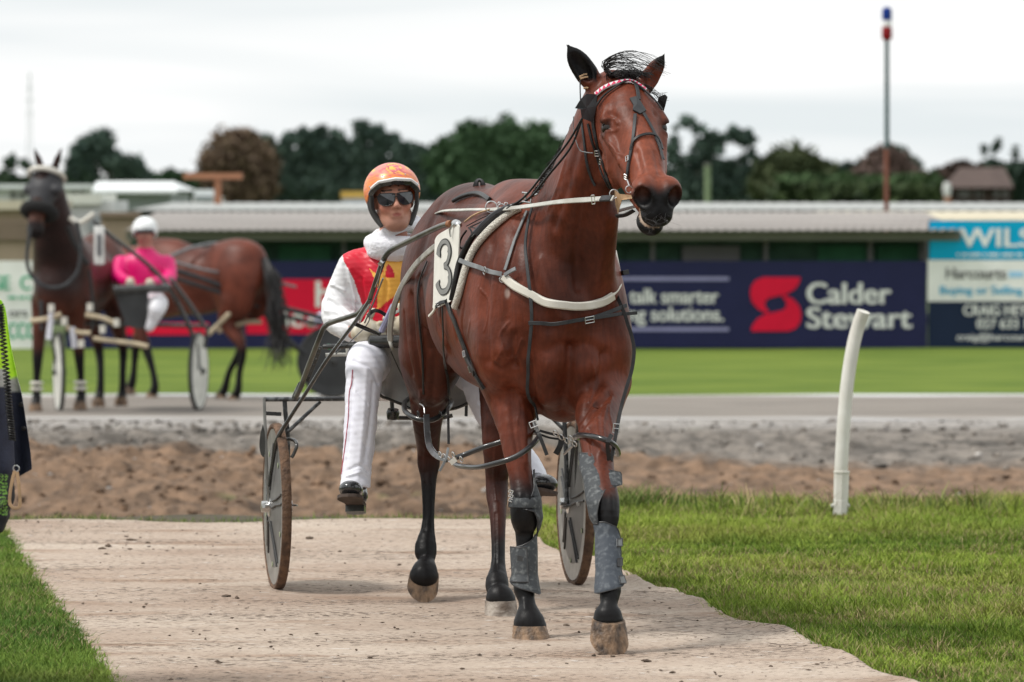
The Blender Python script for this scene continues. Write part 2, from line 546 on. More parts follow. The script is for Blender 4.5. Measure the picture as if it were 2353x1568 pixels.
cc = cc * (1 - gg) + np.array((.10, .12, .04)) * gg
tp = sstep(rel_y, 13.9, 14.9).ravel() * .75
cc = mixc(cc, pale * .95, tp)
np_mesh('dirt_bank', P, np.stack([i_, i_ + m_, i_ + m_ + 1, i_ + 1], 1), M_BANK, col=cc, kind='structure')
# loose clods and stones lying on the bank
BB = BVHTree.FromPolygons(P.tolist(), np.stack([i_, i_ + m_, i_ + m_ + 1, i_ + 1], 1).tolist())
bm = bmesh.new(); bmesh.ops.create_icosphere(bm, subdivisions=1, radius=1.0); ICO = np.array([v.co[:] for v in bm.verts]); ICF = np.array([[v.index for v in f.verts] for f in bm.faces]); bm.free()
rk = np.random.default_rng(17); CV, CF, CC = [], [], []
for k in range(5200):
    x, y = rk.uniform(-5.2, 5.2), 31.5 + 7.2 * rk.random()
    if rk.random() > (.9 if x < 0 else .3): continue
    h = BB.ray_cast(Vector((x, y, 3)), Vector((0, 0, -1)))
    if h[0] is None: continue
    r = .010 + .028 * rk.random() ** 5
    v = ICO * (r * np.array([rk.uniform(.8, 1.6), rk.uniform(.8, 1.3), rk.uniform(.5, .9)])) * (1 + .22 * rk.normal(size=(12, 1))) + np.array(h[0]) + [0, 0, r * .3]
    CF.append(ICF + 12 * len(CV)); CV.append(v)
    tone = rk.uniform(.45, 1.25); c_ = (grey if (y > 34.6 + (.9 if x < 0 else 0)) else brown) * tone
    if rk.random() < .04: c_ = pale * 1.2
    CC.append(np.tile(c_, (12, 1)))
np_mesh('bank_clods', np.concatenate(CV), np.concatenate(CF), M_BANK, col=np.concatenate(CC), smooth=False, label='loose clods and stones scattered over the dirt bank', cat='clods', kind='stuff')
# the grit track with its pale outer line
TZ = -.27
def tz(Y): return np.interp(Y, [30, 39, 46.1, 57.8, 70], [-.268, -.268, -.36, -.275, -.275])
P, Q = grid(np.linspace(-60, 60, 240), np.linspace(38.95, 46.1, 70), lambda X, Y: tz(Y) + .010 * n2(X, Y, 2.0))
base = np.array((.215, .19, .165)); y = P[:, 1]
st = np.clip(.5 + .5 * np.sin(y * 4.1 + .3 * np.sin(P[:, 0] * .3)) * .6 + .3 * wob(P * [.25, 1, 1], 3.0), 0, 1)
cc = mixc(base * .80, base * 1.12, st)
cc = mixc(cc, np.array((.46, .45, .44)), (1 - sstep(np.abs(y - (39.45 + .02 * np.sin(P[:, 0]))), .16, .36)) * .8)
cc = mixc(cc, np.array((.42, .40, .37)), sstep(y, 45.3, 45.9) * .7)
np_mesh('track', P, Q, M_TRACK, col=cc, kind='structure')
P, Q = grid(np.linspace(-60, 60, 60), np.linspace(46.05, 58.4, 30), lambda X, Y: tz(Y) + .004 + .015 * n2(X, Y, .8))
np_mesh('grass_verge', P, Q, M_VERGE, kind='structure')
P, Q = grid(np.linspace(-900, 900, 30), np.linspace(58.3, 1500, 20), lambda X, Y: TZ - .01 + 0 * X)
np_mesh('field', P, Q, M_FIELD, kind='structure')

# the carpet laid for the horses
MATL = [(-40, 1150), (15, 1232), (62, 1300), (122, 1385), (190, 1470), (262, 1568), (335, 1665), (420, 1790)]
MATR = [(1222, 1190), (1226, 1245), (1251, 1264), (1284, 1271), (1350, 1290), (1420, 1313), (1448, 1323), (1477, 1349), (1510, 1358), (1553, 1361), (1600, 1384), (1640, 1406), (1700, 1434), (1745, 1446), (1805, 1451), (1850, 1474), (1905, 1497), (1990, 1537), (2075, 1570), (2210, 1620), (2420, 1720), (2600, 1800)]
gl = np.array([G(*p) for p in MATL]); gr_ = np.array([G(*p) for p in MATR])
def mat_l(y): return np.interp(y, gl[::-1, 1], gl[::-1, 0])
def mat_r(y): return np.interp(y, gr_[::-1, 1], gr_[::-1, 0])
MATY0, MATY1 = 12.2, 22.85
def mat_top(x): return 22.72 + .10 * np.sin(x * 2.3 + 1.2) + .07 * np.sin(x * 5.3) + .14 * (1 - sstep(np.abs(x + .6), .1, .5))
us_ = np.linspace(0, 1, 300); vs__ = np.linspace(0, 1, 460)
Uu, Vv = np.meshgrid(us_, vs__, indexing='ij')
Y = MATY0 + Vv * (22.7 - MATY0)
Xl = mat_l(Y) + .012 * np.sin(Y * 9) + .008 * np.sin(Y * 23); Xr = mat_r(Y)
X = Xl + Uu * (Xr - Xl)
Y = Y + (mat_top(X) - 22.7) * sstep(Vv, .8, 1.0)
ed = np.minimum(np.minimum(Uu, 1 - Uu) * 5, (1 - Vv) * 8)
Z = .012 + .005 * n2(X, Y, 2.6, 10) + .0022 * n2(X * .4, Y, 11.0, 14, 4.0) + .0014 * n2(X, Y, 30.0, 10, 2.0)
Z = Z + .008 * np.exp(-((Uu - 1) * 60) ** 2) * (1 + np.sin(Y * 6))
rip = np.exp(-((Y - 19.6 - .25 * np.sin(X * 1.2)) / .05) ** 2) + .8 * np.exp(-((Y - 17.62 - .06 * X) / .035) ** 2) * sstep(X, -1.2, -.6) + .7 * np.exp(-((Y - 21.2 + .1 * X) / .045) ** 2)
Z = Z + .007 * rip
P = np.stack([X, Y, Z], -1).reshape(-1, 3); n_, m_ = X.shape
i_ = (np.arange(n_ - 1)[:, None] * m_ + np.arange(m_ - 1)[None]).ravel()
Q = np.stack([i_, i_ + m_, i_ + m_ + 1, i_ + 1], 1)
# a thin skirt all round gives it its thickness
ring = np.concatenate([np.arange(0, n_) * m_, (n_ - 1) * m_ + np.arange(1, m_), np.arange(n_ - 2, -1, -1) * m_ + m_ - 1, np.arange(m_ - 2, 0, -1)])
low = P[ring].copy(); low[:, 2] -= .022
k_ = np.arange(len(ring)); k2 = (k_ + 1) % len(ring); o_ = len(P)
Q = np.concatenate([Q, np.stack([ring[k_], o_ + k_, o_ + k2, ring[k2]], 1)])
P = np.concatenate([P, low])
def mat_material():
    m = bpy.data.materials.new('jute_carpet'); m.use_nodes = True
    nt = m.node_tree; b = nt.nodes['Principled BSDF']; b.inputs['Roughness'].default_value = .95
    b.inputs['Specular IOR Level'].default_value = .15
    tc = _n(nt, 'ShaderNodeTexCoord')
    def noise(scale, det=4.0, st=(1, 1, 1), dist=0.0):
        mp = _n(nt, 'ShaderNodeMapping'); mp.inputs['Scale'].default_value = st
        n = _n(nt, 'ShaderNodeTexNoise'); n.inputs['Scale'].default_value = scale; n.inputs['Detail'].default_value = det; n.inputs['Distortion'].default_value = dist
        nt.links.new(tc.outputs['Object'], mp.inputs['Vector']); nt.links.new(mp.outputs['Vector'], n.inputs['Vector'])
        return n.outputs['Fac']
    def ramp(src, a, b_, c0=(0, 0, 0, 1), c1=(1, 1, 1, 1)):
        r = _n(nt, 'ShaderNodeValToRGB'); r.color_ramp.elements[0].position = a; r.color_ramp.elements[1].position = b_
        r.color_ramp.elements[0].color = c0; r.color_ramp.elements[1].color = c1
        nt.links.new(src, r.inputs['Fac']); return r.outputs['Color']
    def mix(f, a, b_, typ='MIX'):
        x = _n(nt, 'ShaderNodeMixRGB', blend_type=typ)
        for s, i in ((f, 0), (a, 1), (b_, 2)):
            if isinstance(s, (int, float)): x.inputs[i].default_value = s
            elif isinstance(s, tuple): x.inputs[i].default_value = s
            else: nt.links.new(s, x.inputs[i])
        return x.outputs['Color']
    c = ramp(noise(1.3, 6, (.5, 1, 1)), .35, .65, (.335, .255, .20, 1), (.455, .38, .315, 1))
    c = mix(ramp(noise(3.2, 6, (.35, 1.2, 1)), .56, .70), c, (.29, .205, .15, 1))                      # dirt stains
    fine = noise(150, 3, (.35, 1, 1))
    c = mix(.75, c, ramp(fine, .30, .72, (.70, .68, .66, 1), (1.25, 1.25, 1.25, 1)), 'MULTIPLY')        # weave
    dens = ramp(noise(1.9, 5, (.35, 1.4, 1)), .38, .66)
    sp = noise(64, 3, (.45, 1.2, 1), .5)
    th = _n(nt, 'ShaderNodeMath', operation='MULTIPLY_ADD'); th.inputs[1].default_value = .11
    nt.links.new(dens, th.inputs[0]); nt.links.new(sp, th.inputs[2])
    c = mix(ramp(th.outputs[0], .635, .675), c, (.085, .062, .046, 1))                                   # crumbs of earth
    wh = noise(40, 4, (.4, 1.4, 1)); c = mix(ramp(wh, .66, .74), c, (.60, .57, .54, 1))
    nt.links.new(c, b.inputs['Base Color'])
    bp = _n(nt, 'ShaderNodeBump'); bp.inputs['Strength'].default_value = .8; bp.inputs['Distance'].default_value = .006
    nt.links.new(noise(90, 5, (.5, 1, 1)), bp.inputs['Height']); nt.links.new(bp.outputs['Normal'], b.inputs['Normal'])
    return m
np_mesh('ground_mat', P, Q, mat_material(), label='long beige woven ground mat with wavy edges, laid on the grass under the front horse', cat='ground mat')

# clods and crumbs of earth on the mat (too many to count)
M_CLOD = mat('clod_earth', base=(.11, .075, .05), col2=(.05, .035, .025), rough=.95, vscale=60)
b = MB()
def clod(b, c, r):
    bm = bmesh.new(); bmesh.ops.create_icosphere(bm, subdivisions=1, radius=1.0)
    s = np.array([r * random.uniform(.8, 1.7), r * random.uniform(.7, 1.2), r * random.uniform(.35, .6)])
    V = np.array([v.co[:] for v in bm.verts]); V = V * s * (1 + .3 * rng.normal(size=(len(V), 1)))
    b.add(V + c, [tuple(v.index for v in f.verts) for f in bm.faces]); bm.free()
for u, v, r in [(1486, 1521, .016), (1480, 1518, .010), (500, 1521, .014), (507, 1523, .008), (520, 1370, .020), (545, 1374, .013), (712, 1237, .014), (250, 1255, .022), (235, 1262, .018), (300, 1242, .018), (340, 1247, .012), (290, 1233, .014), (245, 1273, .012), (1288, 1220, .008), (1303, 1437, .008), (1365, 1507, .007), (1546, 1545, .007), (1330, 1452, .006)]:
    clod(b, G(u, v, .016), r)
for _ in range(650):
    y = 14.5 + 8.2 * random.random() ** 1.3; x = random.uniform(mat_l(y) + .05, mat_r(y) - .05)
    if wob(np.array([[x * .6, y * 1.5, 0]]), 2.2)[0] < random.uniform(-.9, .6) or random.random() < .3: continue
    clod(b, np.array([x, y, .016]), random.uniform(.002, .0065))
b.build('earth_crumbs', M_CLOD, smooth=False, label='dark crumbs of earth scattered over the beige mat', cat='earth', kind='stuff')

# ------------------------------------------------------------- grass
def blades(name, pts, hmin, hmax, w, greens, straw=.12, lean=.5, label='', seed=1, hmul=None):
    r = np.random.default_rng(seed); n = len(pts)
    h = r.uniform(hmin, hmax, n) * (hmul if hmul is not None else 1)
    a = r.uniform(0, 2 * math.pi, n); ln = r.normal(0, lean, (n, 2)) * h[:, None]
    side = np.stack([np.cos(a), np.sin(a), 0 * a], 1) * (w * r.uniform(.6, 1.3, n))[:, None]
    mid = pts + np.column_stack([ln * .35, h * .55]); tip = pts + np.column_stack([ln, h])
    V = np.stack([pts - side * .5, pts + side * .5, mid + side * .42, mid - side * .42, tip], 1).reshape(-1, 3)
    o = np.arange(n) * 5
    T = np.concatenate([np.stack([o, o + 1, o + 2], 1), np.stack([o, o + 2, o + 3], 1), np.stack([o + 3, o + 2, o + 4], 1)])
    g1, g2, st = np.array(greens[0]), np.array(greens[1]), np.array((.36, .29, .15))
    pn = np.clip(.5 + .40 * wob(pts, 1.5) + .35 * wob(pts, 6.0) + r.normal(0, .25, n), 0, 1)
    c = mixc(g1, g2, pn)
    yl = sstep(wob(pts * [1, 1.6, 1] + 3, .9, 8), .0, 1.0) * .38
    c = mixc(c, np.array((.34, .33, .085)) * r.uniform(.75, 1.15, (n, 1)), yl)
    s = r.random(n) < straw * np.clip(1 + 1.6 * wob(pts * [1, 1, 0], 3.0), .15, 3)
    c[s] = st * r.uniform(.7, 1.15, (s.sum(), 1))
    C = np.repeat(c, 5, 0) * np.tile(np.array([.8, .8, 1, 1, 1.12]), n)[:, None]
    m = mat(name + '_blades', rough=.7, attr=True, var=.05, vscale=2.0, spec=.12)
    b_ = m.node_tree.nodes['Principled BSDF']; pass
    return np_mesh(name, V, T, m, col=C, smooth=False, label=label, cat='grass', kind='stuff')
r_ = np.random.default_rng(3)
def scatter(n, x0, x1, y0, y1, keep, clump=.0):
    P = np.column_stack([r_.uniform(x0, x1, n), y0 + (y1 - y0) * r_.random(n), np.zeros(n) - .012])
    return P[keep(P)]
GR = ((.080, .150, .018), (.29, .37, .060))
kr = lambda P: (P[:, 0] > mat_r(P[:, 1]) - .030 + .05 * np.abs(np.sin(P[:, 1] * 17 + 2 * np.sin(P[:, 1] * 5)))) & (P[:, 1] < lawn_edge(P[:, 0]) + .05)
A = scatter(560000, .05, 4.1, 14.4, 24.4, kr)
A = A[r_.random(len(A)) < np.interp(A[:, 1], [14, 19, 24.4], [1, .8, .6])]
tuft = np.clip(1 + .6 * wob(A, 4.2, 12) + .4 * wob(A, 11.0, 12), .4, 2.0) * (1 + .35 * sstep(A[:, 1], 22.3, 23.8)) * (1 - .6 * np.exp(-((A[:, 0] - G(1930, 1183)[0]) / .09) ** 2) * (A[:, 1] > 22.2))
blades('right_lawn', A, .022, .046, .0042, GR, straw=.17, label='mown green lawn with straw-coloured blades right of the mat', seed=5, hmul=tuft)
kl = lambda P: (P[:, 0] < mat_l(P[:, 1]) + .035 - .04 * np.abs(np.sin(P[:, 1] * 13))) & (P[:, 0] > -P[:, 1] * .19 - .25)
B = scatter(440000, -4.6, -.9, 14.4, 22.9, kl)
blades('left_lawn', B, .022, .050, .0040, ((.06, .13, .022), (.19, .28, .05)), straw=.09, label='green lawn at the left edge of the mat in the near corner', seed=6)
# rough tufts along the far edge of mat and lawn
C_ = np.column_stack([r_.uniform(-3.2, .6, 9000), r_.uniform(0, .45, 9000), np.zeros(9000) - .05])
C_[:, 1] += mat_top(C_[:, 0]) - .02
C_ = C_[(wob(C_ * [1, .4, 1], 2.6) > -.15) | (r_.random(len(C_)) < .45)]
blades('fringe', C_, .03, .075, .006, ((.06, .11, .02), (.15, .21, .05)), straw=.2, lean=.35, label='ragged grass growing behind the far edge of the mat', seed=8)
D_ = np.concatenate([G(u, v) + r_.normal(0, s, (n, 3)) * [1, 1, 0] for u, v, s, n in ((1483, 1172, .09, 260), (1452, 1176, .06, 120), (1425, 1180, .06, 120), (1900, 1180, .07, 60), (2060, 1180, .12, 120), (1700, 1176, .15, 120), (2250, 1178, .15, 140))])
blades('tall_tufts', D_, .06, .15, .007, ((.06, .12, .02), (.20, .24, .07)), straw=.25, lean=.5, label='tall grass tufts at the lawn edge before the dirt bank', seed=9)
# ------------------------------------------------------------- hoardings, low sheds, buildings, trees far behind
def solid(name, rgb, rough=.6, var=.06, **k): return mat(name, base=rgb, rough=rough, var=var, vscale=k.pop('vscale', 3.0), spec=k.pop('spec', .15), **k)
M_NAVY = solid('print_navy', (.020, .022, .075), .45)
M_NAVY2 = solid('print_dark_navy', (.012, .022, .055), .45)
M_RED = solid('print_red', (.72, .008, .045), .45)
M_WHITE = solid('print_white', (.80, .80, .80), .5)
M_LILAC = solid('print_lilac', (.32, .31, .52), .5)
M_CYAN = solid('print_cyan', (.0, .36, .62), .45)
M_GREENT = solid('print_green', (.05, .38, .22), .5)
M_GREYT = solid('print_grey', (.13, .13, .14), .5)
M_BLUET = solid('print_pale_blue', (.35, .60, .85), .5)
M_GALV = solid('roof_galvanised', (.30, .28, .265), .8, var=.14, stretch=(.2, 1, 1))
M_GALV2 = solid('roof_pale', (.37, .38, .37), .5, var=.1, stretch=(.2, 1, 1))
M_FASC = solid('fascia_grey', (.16, .16, .15), .7)
M_SHEDG = solid('shed_green_wall', (.040, .085, .052), .8, var=.3)
M_POST = solid('steel_post', (.42, .42, .40), .5)
def slab(b, u0, v0, u1, v1, d, th=.05):
    p, q = W(u0, v0, d), W(u1, v1, d)
    lo, hi = np.minimum(p, q), np.maximum(p, q)
    b.box(((lo[0] + hi[0]) / 2, d + th / 2, (lo[2] + hi[2]) / 2), (hi[0] - lo[0], th, hi[2] - lo[2]))
    return b
def text_mesh(name, txt, u, v, h, d, m, parent, bold=.0, right=False, width=None):
    """flat print: baseline at v, cap height h (picture units), left (or right) edge at u"""
    cu = bpy.data.curves.new(name, 'FONT'); cu.body = txt; cu.size = 1.0; cu.offset = bold; cu.extrude = 0.0
    cu.align_x = 'RIGHT' if right else 'LEFT'
    ob = bpy.data.objects.new(name, cu); COL.objects.link(ob)
    dg = bpy.context.evaluated_depsgraph_get(); dg.update()
    me = bpy.data.meshes.new_from_object(ob.evaluated_get(dg))
    bpy.data.objects.remove(ob); bpy.data.curves.remove(cu)
    co = np.array([q.co[:] for q in me.vertices])
    s = h * PX(d) / .69
    sx = s if width is None else width * PX(d) / (co[:, 0].max() - co[:, 0].min())
    o = W(u, v, d); off = root_loc(parent)
    V = np.column_stack([o[0] + co[:, 0] * sx, np.full(len(co), d), o[2] + co[:, 1] * s])
    if off is not None: V = V - off
    if h > 14:        # a second pass of the same print a hair to the side makes the strokes heavier
        F_ = [tuple(p.vertices) for p in me.polygons]; bb_ = MB()
        for k, dx in enumerate((-.030 * h * PX(d), 0, .030 * h * PX(d))): bb_.add(V + [dx, -.0015 * k, 0], F_)
        bb_.v = [np.concatenate(bb_.v)]; bb_.f = bb_.f
        m2 = bb_.mesh('print', m, False); return link('lettering', m2, parent)
    me.vertices.foreach_set('co', V.ravel()); me.materials.clear(); me.materials.append(m); me.update()
    return link('lettering', me, parent)
DB = 57.8
def board(u0, v0, u1, v1, m, label, group='advertising boards along the far rail'):
    c = W((u0 + u1) / 2, v1, DB)
    t = thing('advertising_board', label, 'advertising board', c, group)
    slab(MB(), u0, v0, u1, v1, DB, .04).build('panel', m, t, smooth=False)
    for u in (u0 + 1.5, u1 - 1.5): slab(MB(), u - 1.5, v0 - 3, u + 1.5, v1 + 4, DB + .045, .05).build('frame_post', M_POST, t, smooth=False)
    return t
# navy board with the red banner
t = board(560, 600, 1000, 803, M_NAVY, 'navy advertising board with a red band and white letters, behind the brown horse')
slab(MB(), 566, 642, 790, 768, DB - .006, .004).build('red_band', M_RED, t, smooth=False)
text_mesh('x', 'h', 722, 706, 60, DB - .014, M_WHITE, t, .006)
text_mesh('x', 'le', 652, 752, 46, DB - .014, M_WHITE, t, .006)
board(150, 606, 556, 806, M_NAVY, 'plain navy advertising board behind the pink-clad driver')
slab(MB(), 290, 742, 480, 770, DB - .006, .004).build('red_band', M_RED, bpy.data.objects['advertising_board.001'], smooth=False)
board(1004, 600, 1300, 802, M_NAVY, 'plain navy advertising board behind the body of the bay horse')
# navy board with the red emblem
t = board(1304, 600, 2130, 800, M_NAVY, 'long navy advertising board with a red S emblem and white name')
for v in (641, 757): slab(MB(), 1340, v - 4, 1675, v + 4, DB - .006, .004).build('rule_line', M_LILAC, t, smooth=False)
text_mesh('x', "o talk smarter", 1650, 697, 33, DB - .008, M_WHITE, t, .006, right=True, width=236)
text_mesh('x', "ding solutions.", 1664, 738, 33, DB - .008, M_WHITE, t, .006, right=True, width=250)
top_ = [(1112, 568), (905, 568), (862, 585), (838, 620), (833, 665), (845, 710), (880, 748), (925, 768), (942, 762), (918, 735), (915, 705), (935, 685), (975, 675), (1035, 662), (1080, 635), (1105, 600)]
def embl(pts):
    P = np.array([(1378.7 + .41406 * x, 402.1 + .41406 * y) for x, y in pts])
    P = spline(np.vstack([P, P[:1]]), 60)[:-1] if False else P
    o = W(1800, 700, DB - .012)
    return [((u - 1800) * PX(DB), -(v - 700) * PX(DB)) for u, v in P], o
for pts in (top_, [(1950 - x, 1436 - y) for x, y in top_]):
    poly, o = embl(pts)
    b = MB(); b.prism(poly, .006, o, (1, 0, 0), (0, 0, 1)); b.build('emblem_half', M_RED, t, smooth=False)
text_mesh('x', 'Calder', 1852, 698, 48, DB - .010, M_WHITE, t, .006, width=192)
text_mesh('x', 'Stewart', 1852, 754, 48, DB - .010, M_WHITE, t, .006, width=240)
# three-tier board at the right edge
t = board(2134, 507, 2560, 800, M_NAVY2, 'tall three-tier board in cyan, white and navy at the right edge')
slab(MB(), 2136, 508, 2558, 597, DB - .006, .005).build('cyan_tier', M_CYAN, t, smooth=False)
slab(MB(), 2132, 598, 2560, 693, DB - .008, .007).build('white_tier', M_WHITE, t, smooth=False)
text_mesh('x', 'WILS', 2206, 567, 42, DB - .013, M_WHITE, t, .004, width=168)
for u0_, u1_ in ((2198, 2204), (2210, 2222), (2226, 2254), (2259, 2266), (2271, 2296), (2302, 2330), (2335, 2350)): slab(MB(), u0_, 583, u1_, 588, DB - .012, .004).build('small_print_line', M_WHITE, t, smooth=False)
text_mesh('x', 'Harcourts', 2172, 641, 26, DB - .013, M_GREYT, t, .006, width=137)
slab(MB(), 2318, 624, 2352, 638, DB - .012, .004).build('small_print_line', M_BLUET, t, smooth=False)
text_mesh('x', 'Buying or Selling', 2158, 676, 18, DB - .013, M_CYAN, t, .006, width=190)
text_mesh('x', 'CRAIG HEY', 2213, 725, 24, DB - .010, M_WHITE, t, .006, width=146)
text_mesh('x', '027 633 1', 2244, 755, 22, DB - .010, M_WHITE, t, .006, width=114)
text_mesh('x', 'craig@harcourts', 2198, 782, 15, DB - .010, M_WHITE, t, .004, width=176)
# white board with green text at the left edge
t = board(-220, 600, 79, 808, M_WHITE, 'white advertising board with green lettering at the left edge')
text_mesh('x', 'SE  C', -14, 666, 32, DB - .010, M_GREENT, t, .006, width=84)
for u0_, u1_ in ((18, 38), (43, 58), (62, 72)): slab(MB(), u0_, 681, u1_, 687, DB - .010, .004).build('small_print_line', M_GREENT, t, smooth=False)
text_mesh('x', 'ors', 20, 728, 20, DB - .010, M_GREYT, t, .006, width=42)
text_mesh('x', '.CCC', 10, 778, 36, DB - .010, M_GREENT, t, .006, width=70)

# the low shed with the corrugated roof right behind the hoardings
def corr_roof(name, u0, u1, v_e, v_t, d0, d1, m, parent, amp=.009, pitch=.11):
    zE, zT = W(0, v_e, d0)[2], W(0, v_t, d1)[2]
    x0, x1 = W(u0, 0, d0)[0], W(u1, 0, d0)[0]
    xs = np.arange(x0, x1, pitch / 6)
    P = []
    for y, z in ((d0, zE), (d1, zT)):
        P.append(np.column_stack([xs, np.full(len(xs), y), z + amp * np.sin(2 * math.pi * xs / pitch)]))
    n = len(xs); V = np.concatenate(P + [P[0] - [0, 0, .006], P[1] - [0, 0, .006]])
    i = np.arange(n - 1)
    Q = np.concatenate([np.stack([i, i + 1, n + i + 1, n + i], 1), np.stack([2 * n + i + 1, 2 * n + i, 3 * n + i, 3 * n + i + 1], 1), np.stack([i + 1, i, 2 * n + i, 2 * n + i + 1], 1)])
    return np_mesh(name, V, Q, m, parent, smooth=True)
shed = thing('trackside_shed', 'long low shed with grey corrugated roof behind the navy boards', 'shed', W(1300, 800, 60))
corr_roof('roof', 285, 2212, 529, 487, 57.5, 62.5, M_GALV, shed)
slab(MB(), 290, 533, 2208, 553, 57.75, .05).build('fascia', M_FASC, shed, smooth=False)
slab(MB(), 300, 548, 2125, 815, 58.35, .1).build('wall', M_SHEDG, shed, smooth=False)
M_PNL = solid('shed_green_panel', (.03, .11, .05), .7, var=.2)
for u0, u1, c in ((1440, 1560, M_SHEDG), (1568, 1700, M_FASC), (1880, 2010, M_PNL), (2016, 2110, M_PNL), (430, 560, M_SHEDG), (640, 760, M_PNL)):
    slab(MB(), u0, 565, u1, 640, 58.28, .06).build('wall_panel', c, shed, smooth=False)
for u in (320, 560, 790, 1000, 1240, 1500, 1760, 2000, 2118):
    slab(MB(), u - 5, 552, u + 5, 812, 58.18, .1).build('post', M_FASC, shed, smooth=False)
s2 = thing('long_pale_shed', 'second long shed with a paler flat roof behind the first', 'shed', W(1300, 700, 72))
corr_roof('roof', 300, 2700, 483, 466, 67.5, 76.0, M_GALV2, s2, .004, .2)
slab(MB(), 302, 484, 2698, 640, 68.0, .1).build('wall', M_FASC, s2, smooth=False)
s3 = thing('cream_roofed_shed', 'cream roofed shed at the right, above the cyan board', 'shed', W(2300, 700, 65))
M_CREAM = solid('roof_cream', (.55, .50, .38), .5)
corr_roof('roof', 1905, 2700, 507, 486, 63.5, 66.5, M_CREAM, s3, .004, .2)
slab(MB(), 1910, 508, 2698, 640, 63.9, .1).build('wall', M_FASC, s3, smooth=False)

# buildings and vehicles of the stable yard at the left
M_BEIGE = solid('beige_cladding', (.42, .33, .24), .7, var=.12, stretch=(1, 1, .1)); M_BEIGE2 = solid('beige_dark', (.25, .19, .14), .7)
M_WALLW = solid('white_wall', (.62, .63, .62), .6); M_WALLG = solid('grey_wall', (.30, .33, .34), .6); M_ROOFW = solid('white_roof', (.74, .77, .77), .4)
t = thing('beige_stand', 'beige clad stand at the left edge above the white board', 'building', W(20, 800, 62))
slab(MB(), -260, 478, 104, 640, 62.0, 3.0).build('wall', M_BEIGE, t, smooth=False)
slab(MB(), -270, 462, 110, 482, 61.8, 3.4).build('eave', M_CREAM, t, smooth=False)
slab(MB(), -262, 512, 86, 552, 61.92, .05).build('window_band', M_BEIGE2, t, smooth=False)
t = thing('low_white_building', 'low white building with dark windows behind the left horse head', 'building', W(90, 600, 95))
slab(MB(), -200, 432, 210, 520, 95, 4).build('wall', M_WALLW, t, smooth=False)
slab(MB(), -205, 424, 214, 434, 94.8, 4.4).build('roof', M_ROOFW, t, smooth=False)
for u in (-20, 30, 52, 170, 190): slab(MB(), u - 6, 440, u + 6, 458, 94.93, .05).build('window', M_FASC, t, smooth=False)
t = thing('grey_barn', 'grey barn with a wide white roof left of the bare brown tree', 'barn', W(300, 600, 85))
slab(MB(), 222, 436, 392, 540, 85, 5).build('wall', M_WALLG, t, smooth=False)
b = MB(); p, q = W(212, 438, 84.6), W(408, 438, 84.6); r0, r1 = W(222, 417, 87), W(400, 417, 87)
b.add([p, q, r1, r0, p + [0, 5.5, 0], q + [0, 5.5, 0], p - [0, 0, .05], q - [0, 0, .05]], [(0, 1, 2, 3), (3, 2, 5, 4), (0, 3, 4), (1, 5, 2), (6, 7, 1, 0)])
b.build('roof', M_ROOFW, t, smooth=False)
t = thing('horse_truck', 'white horse truck parked behind the left horse neck', 'truck', W(212, 800, 66))
slab(MB(), 158, 462, 262, 560, 66, 2.4).build('body', M_WALLW, t, smooth=False)
slab(MB(), 150, 446, 232, 470, 65.9, 2.6).build('cab_roof', solid('truck_cream', (.66, .68, .60), .4), t, smooth=False)
slab(MB(), 206, 498, 236, 530, 65.93, .04).build('window', M_WALLG, t, smooth=False)
for u in (180, 240):
    b = MB(); b.lathe(W(u, 640, 65.9), [(.02, -.12), (.42, -.12), (.46, -.05), (.46, .05), (.42, .12), (.02, .12)], axis=(0, 1, 0), seg=20); b.build('wheel', M_FASC, t)
t = thing('white_van', 'small white van seen above the shed roof, beside the wooden T post', 'van', W(468, 600, 78))
slab(MB(), 442, 452, 498, 560, 78, 1.8).build('body', M_WALLW, t, smooth=False)
slab(MB(), 446, 436, 492, 454, 78.05, 1.7).build('roof', M_ROOFW, t, smooth=False)
slab(MB(), 448, 450, 490, 462, 77.96, .05).build('windscreen', M_WALLG, t, smooth=False)
t = thing('yellow_topped_van', 'white vehicle with an amber yellow roof behind the helmet', 'van', W(815, 600, 80))
slab(MB(), 786, 452, 850, 560, 80, 1.8).build('body', M_WALLW, t, smooth=False)
slab(MB(), 783, 440, 848, 455, 79.97, 1.85).build('roof', solid('amber', (.62, .40, .10), .5), t, smooth=False)
slab(MB(), 790, 458, 844, 468, 79.94, .05).build('windscreen', solid('van_glass', (.35, .38, .42), .2), t, smooth=False)
t = thing('gantry_post', 'orange-brown T shaped post with a long cross beam, behind the pink-clad driver', 'post', W(500, 700, 74))
M_ORW = solid('rust_orange', (.36, .17, .10), .7)
slab(MB(), 421, 398, 556, 412, 74, .2).build('beam', M_ORW, t, smooth=False)
slab(MB(), 492, 412, 508, 700, 74.05, .15).build('post', M_ORW, t, smooth=False)
t = thing('stable_wall', 'beige stable wall between the truck and the white helmeted driver', 'wall', W(270, 800, 63))
slab(MB(), 232, 497, 312, 700, 63, .5).build('wall', M_BEIGE, t, smooth=False)
slab(MB(), 228, 488, 316, 499, 62.9, .7).build('cap', M_BEIGE2, t, smooth=False)

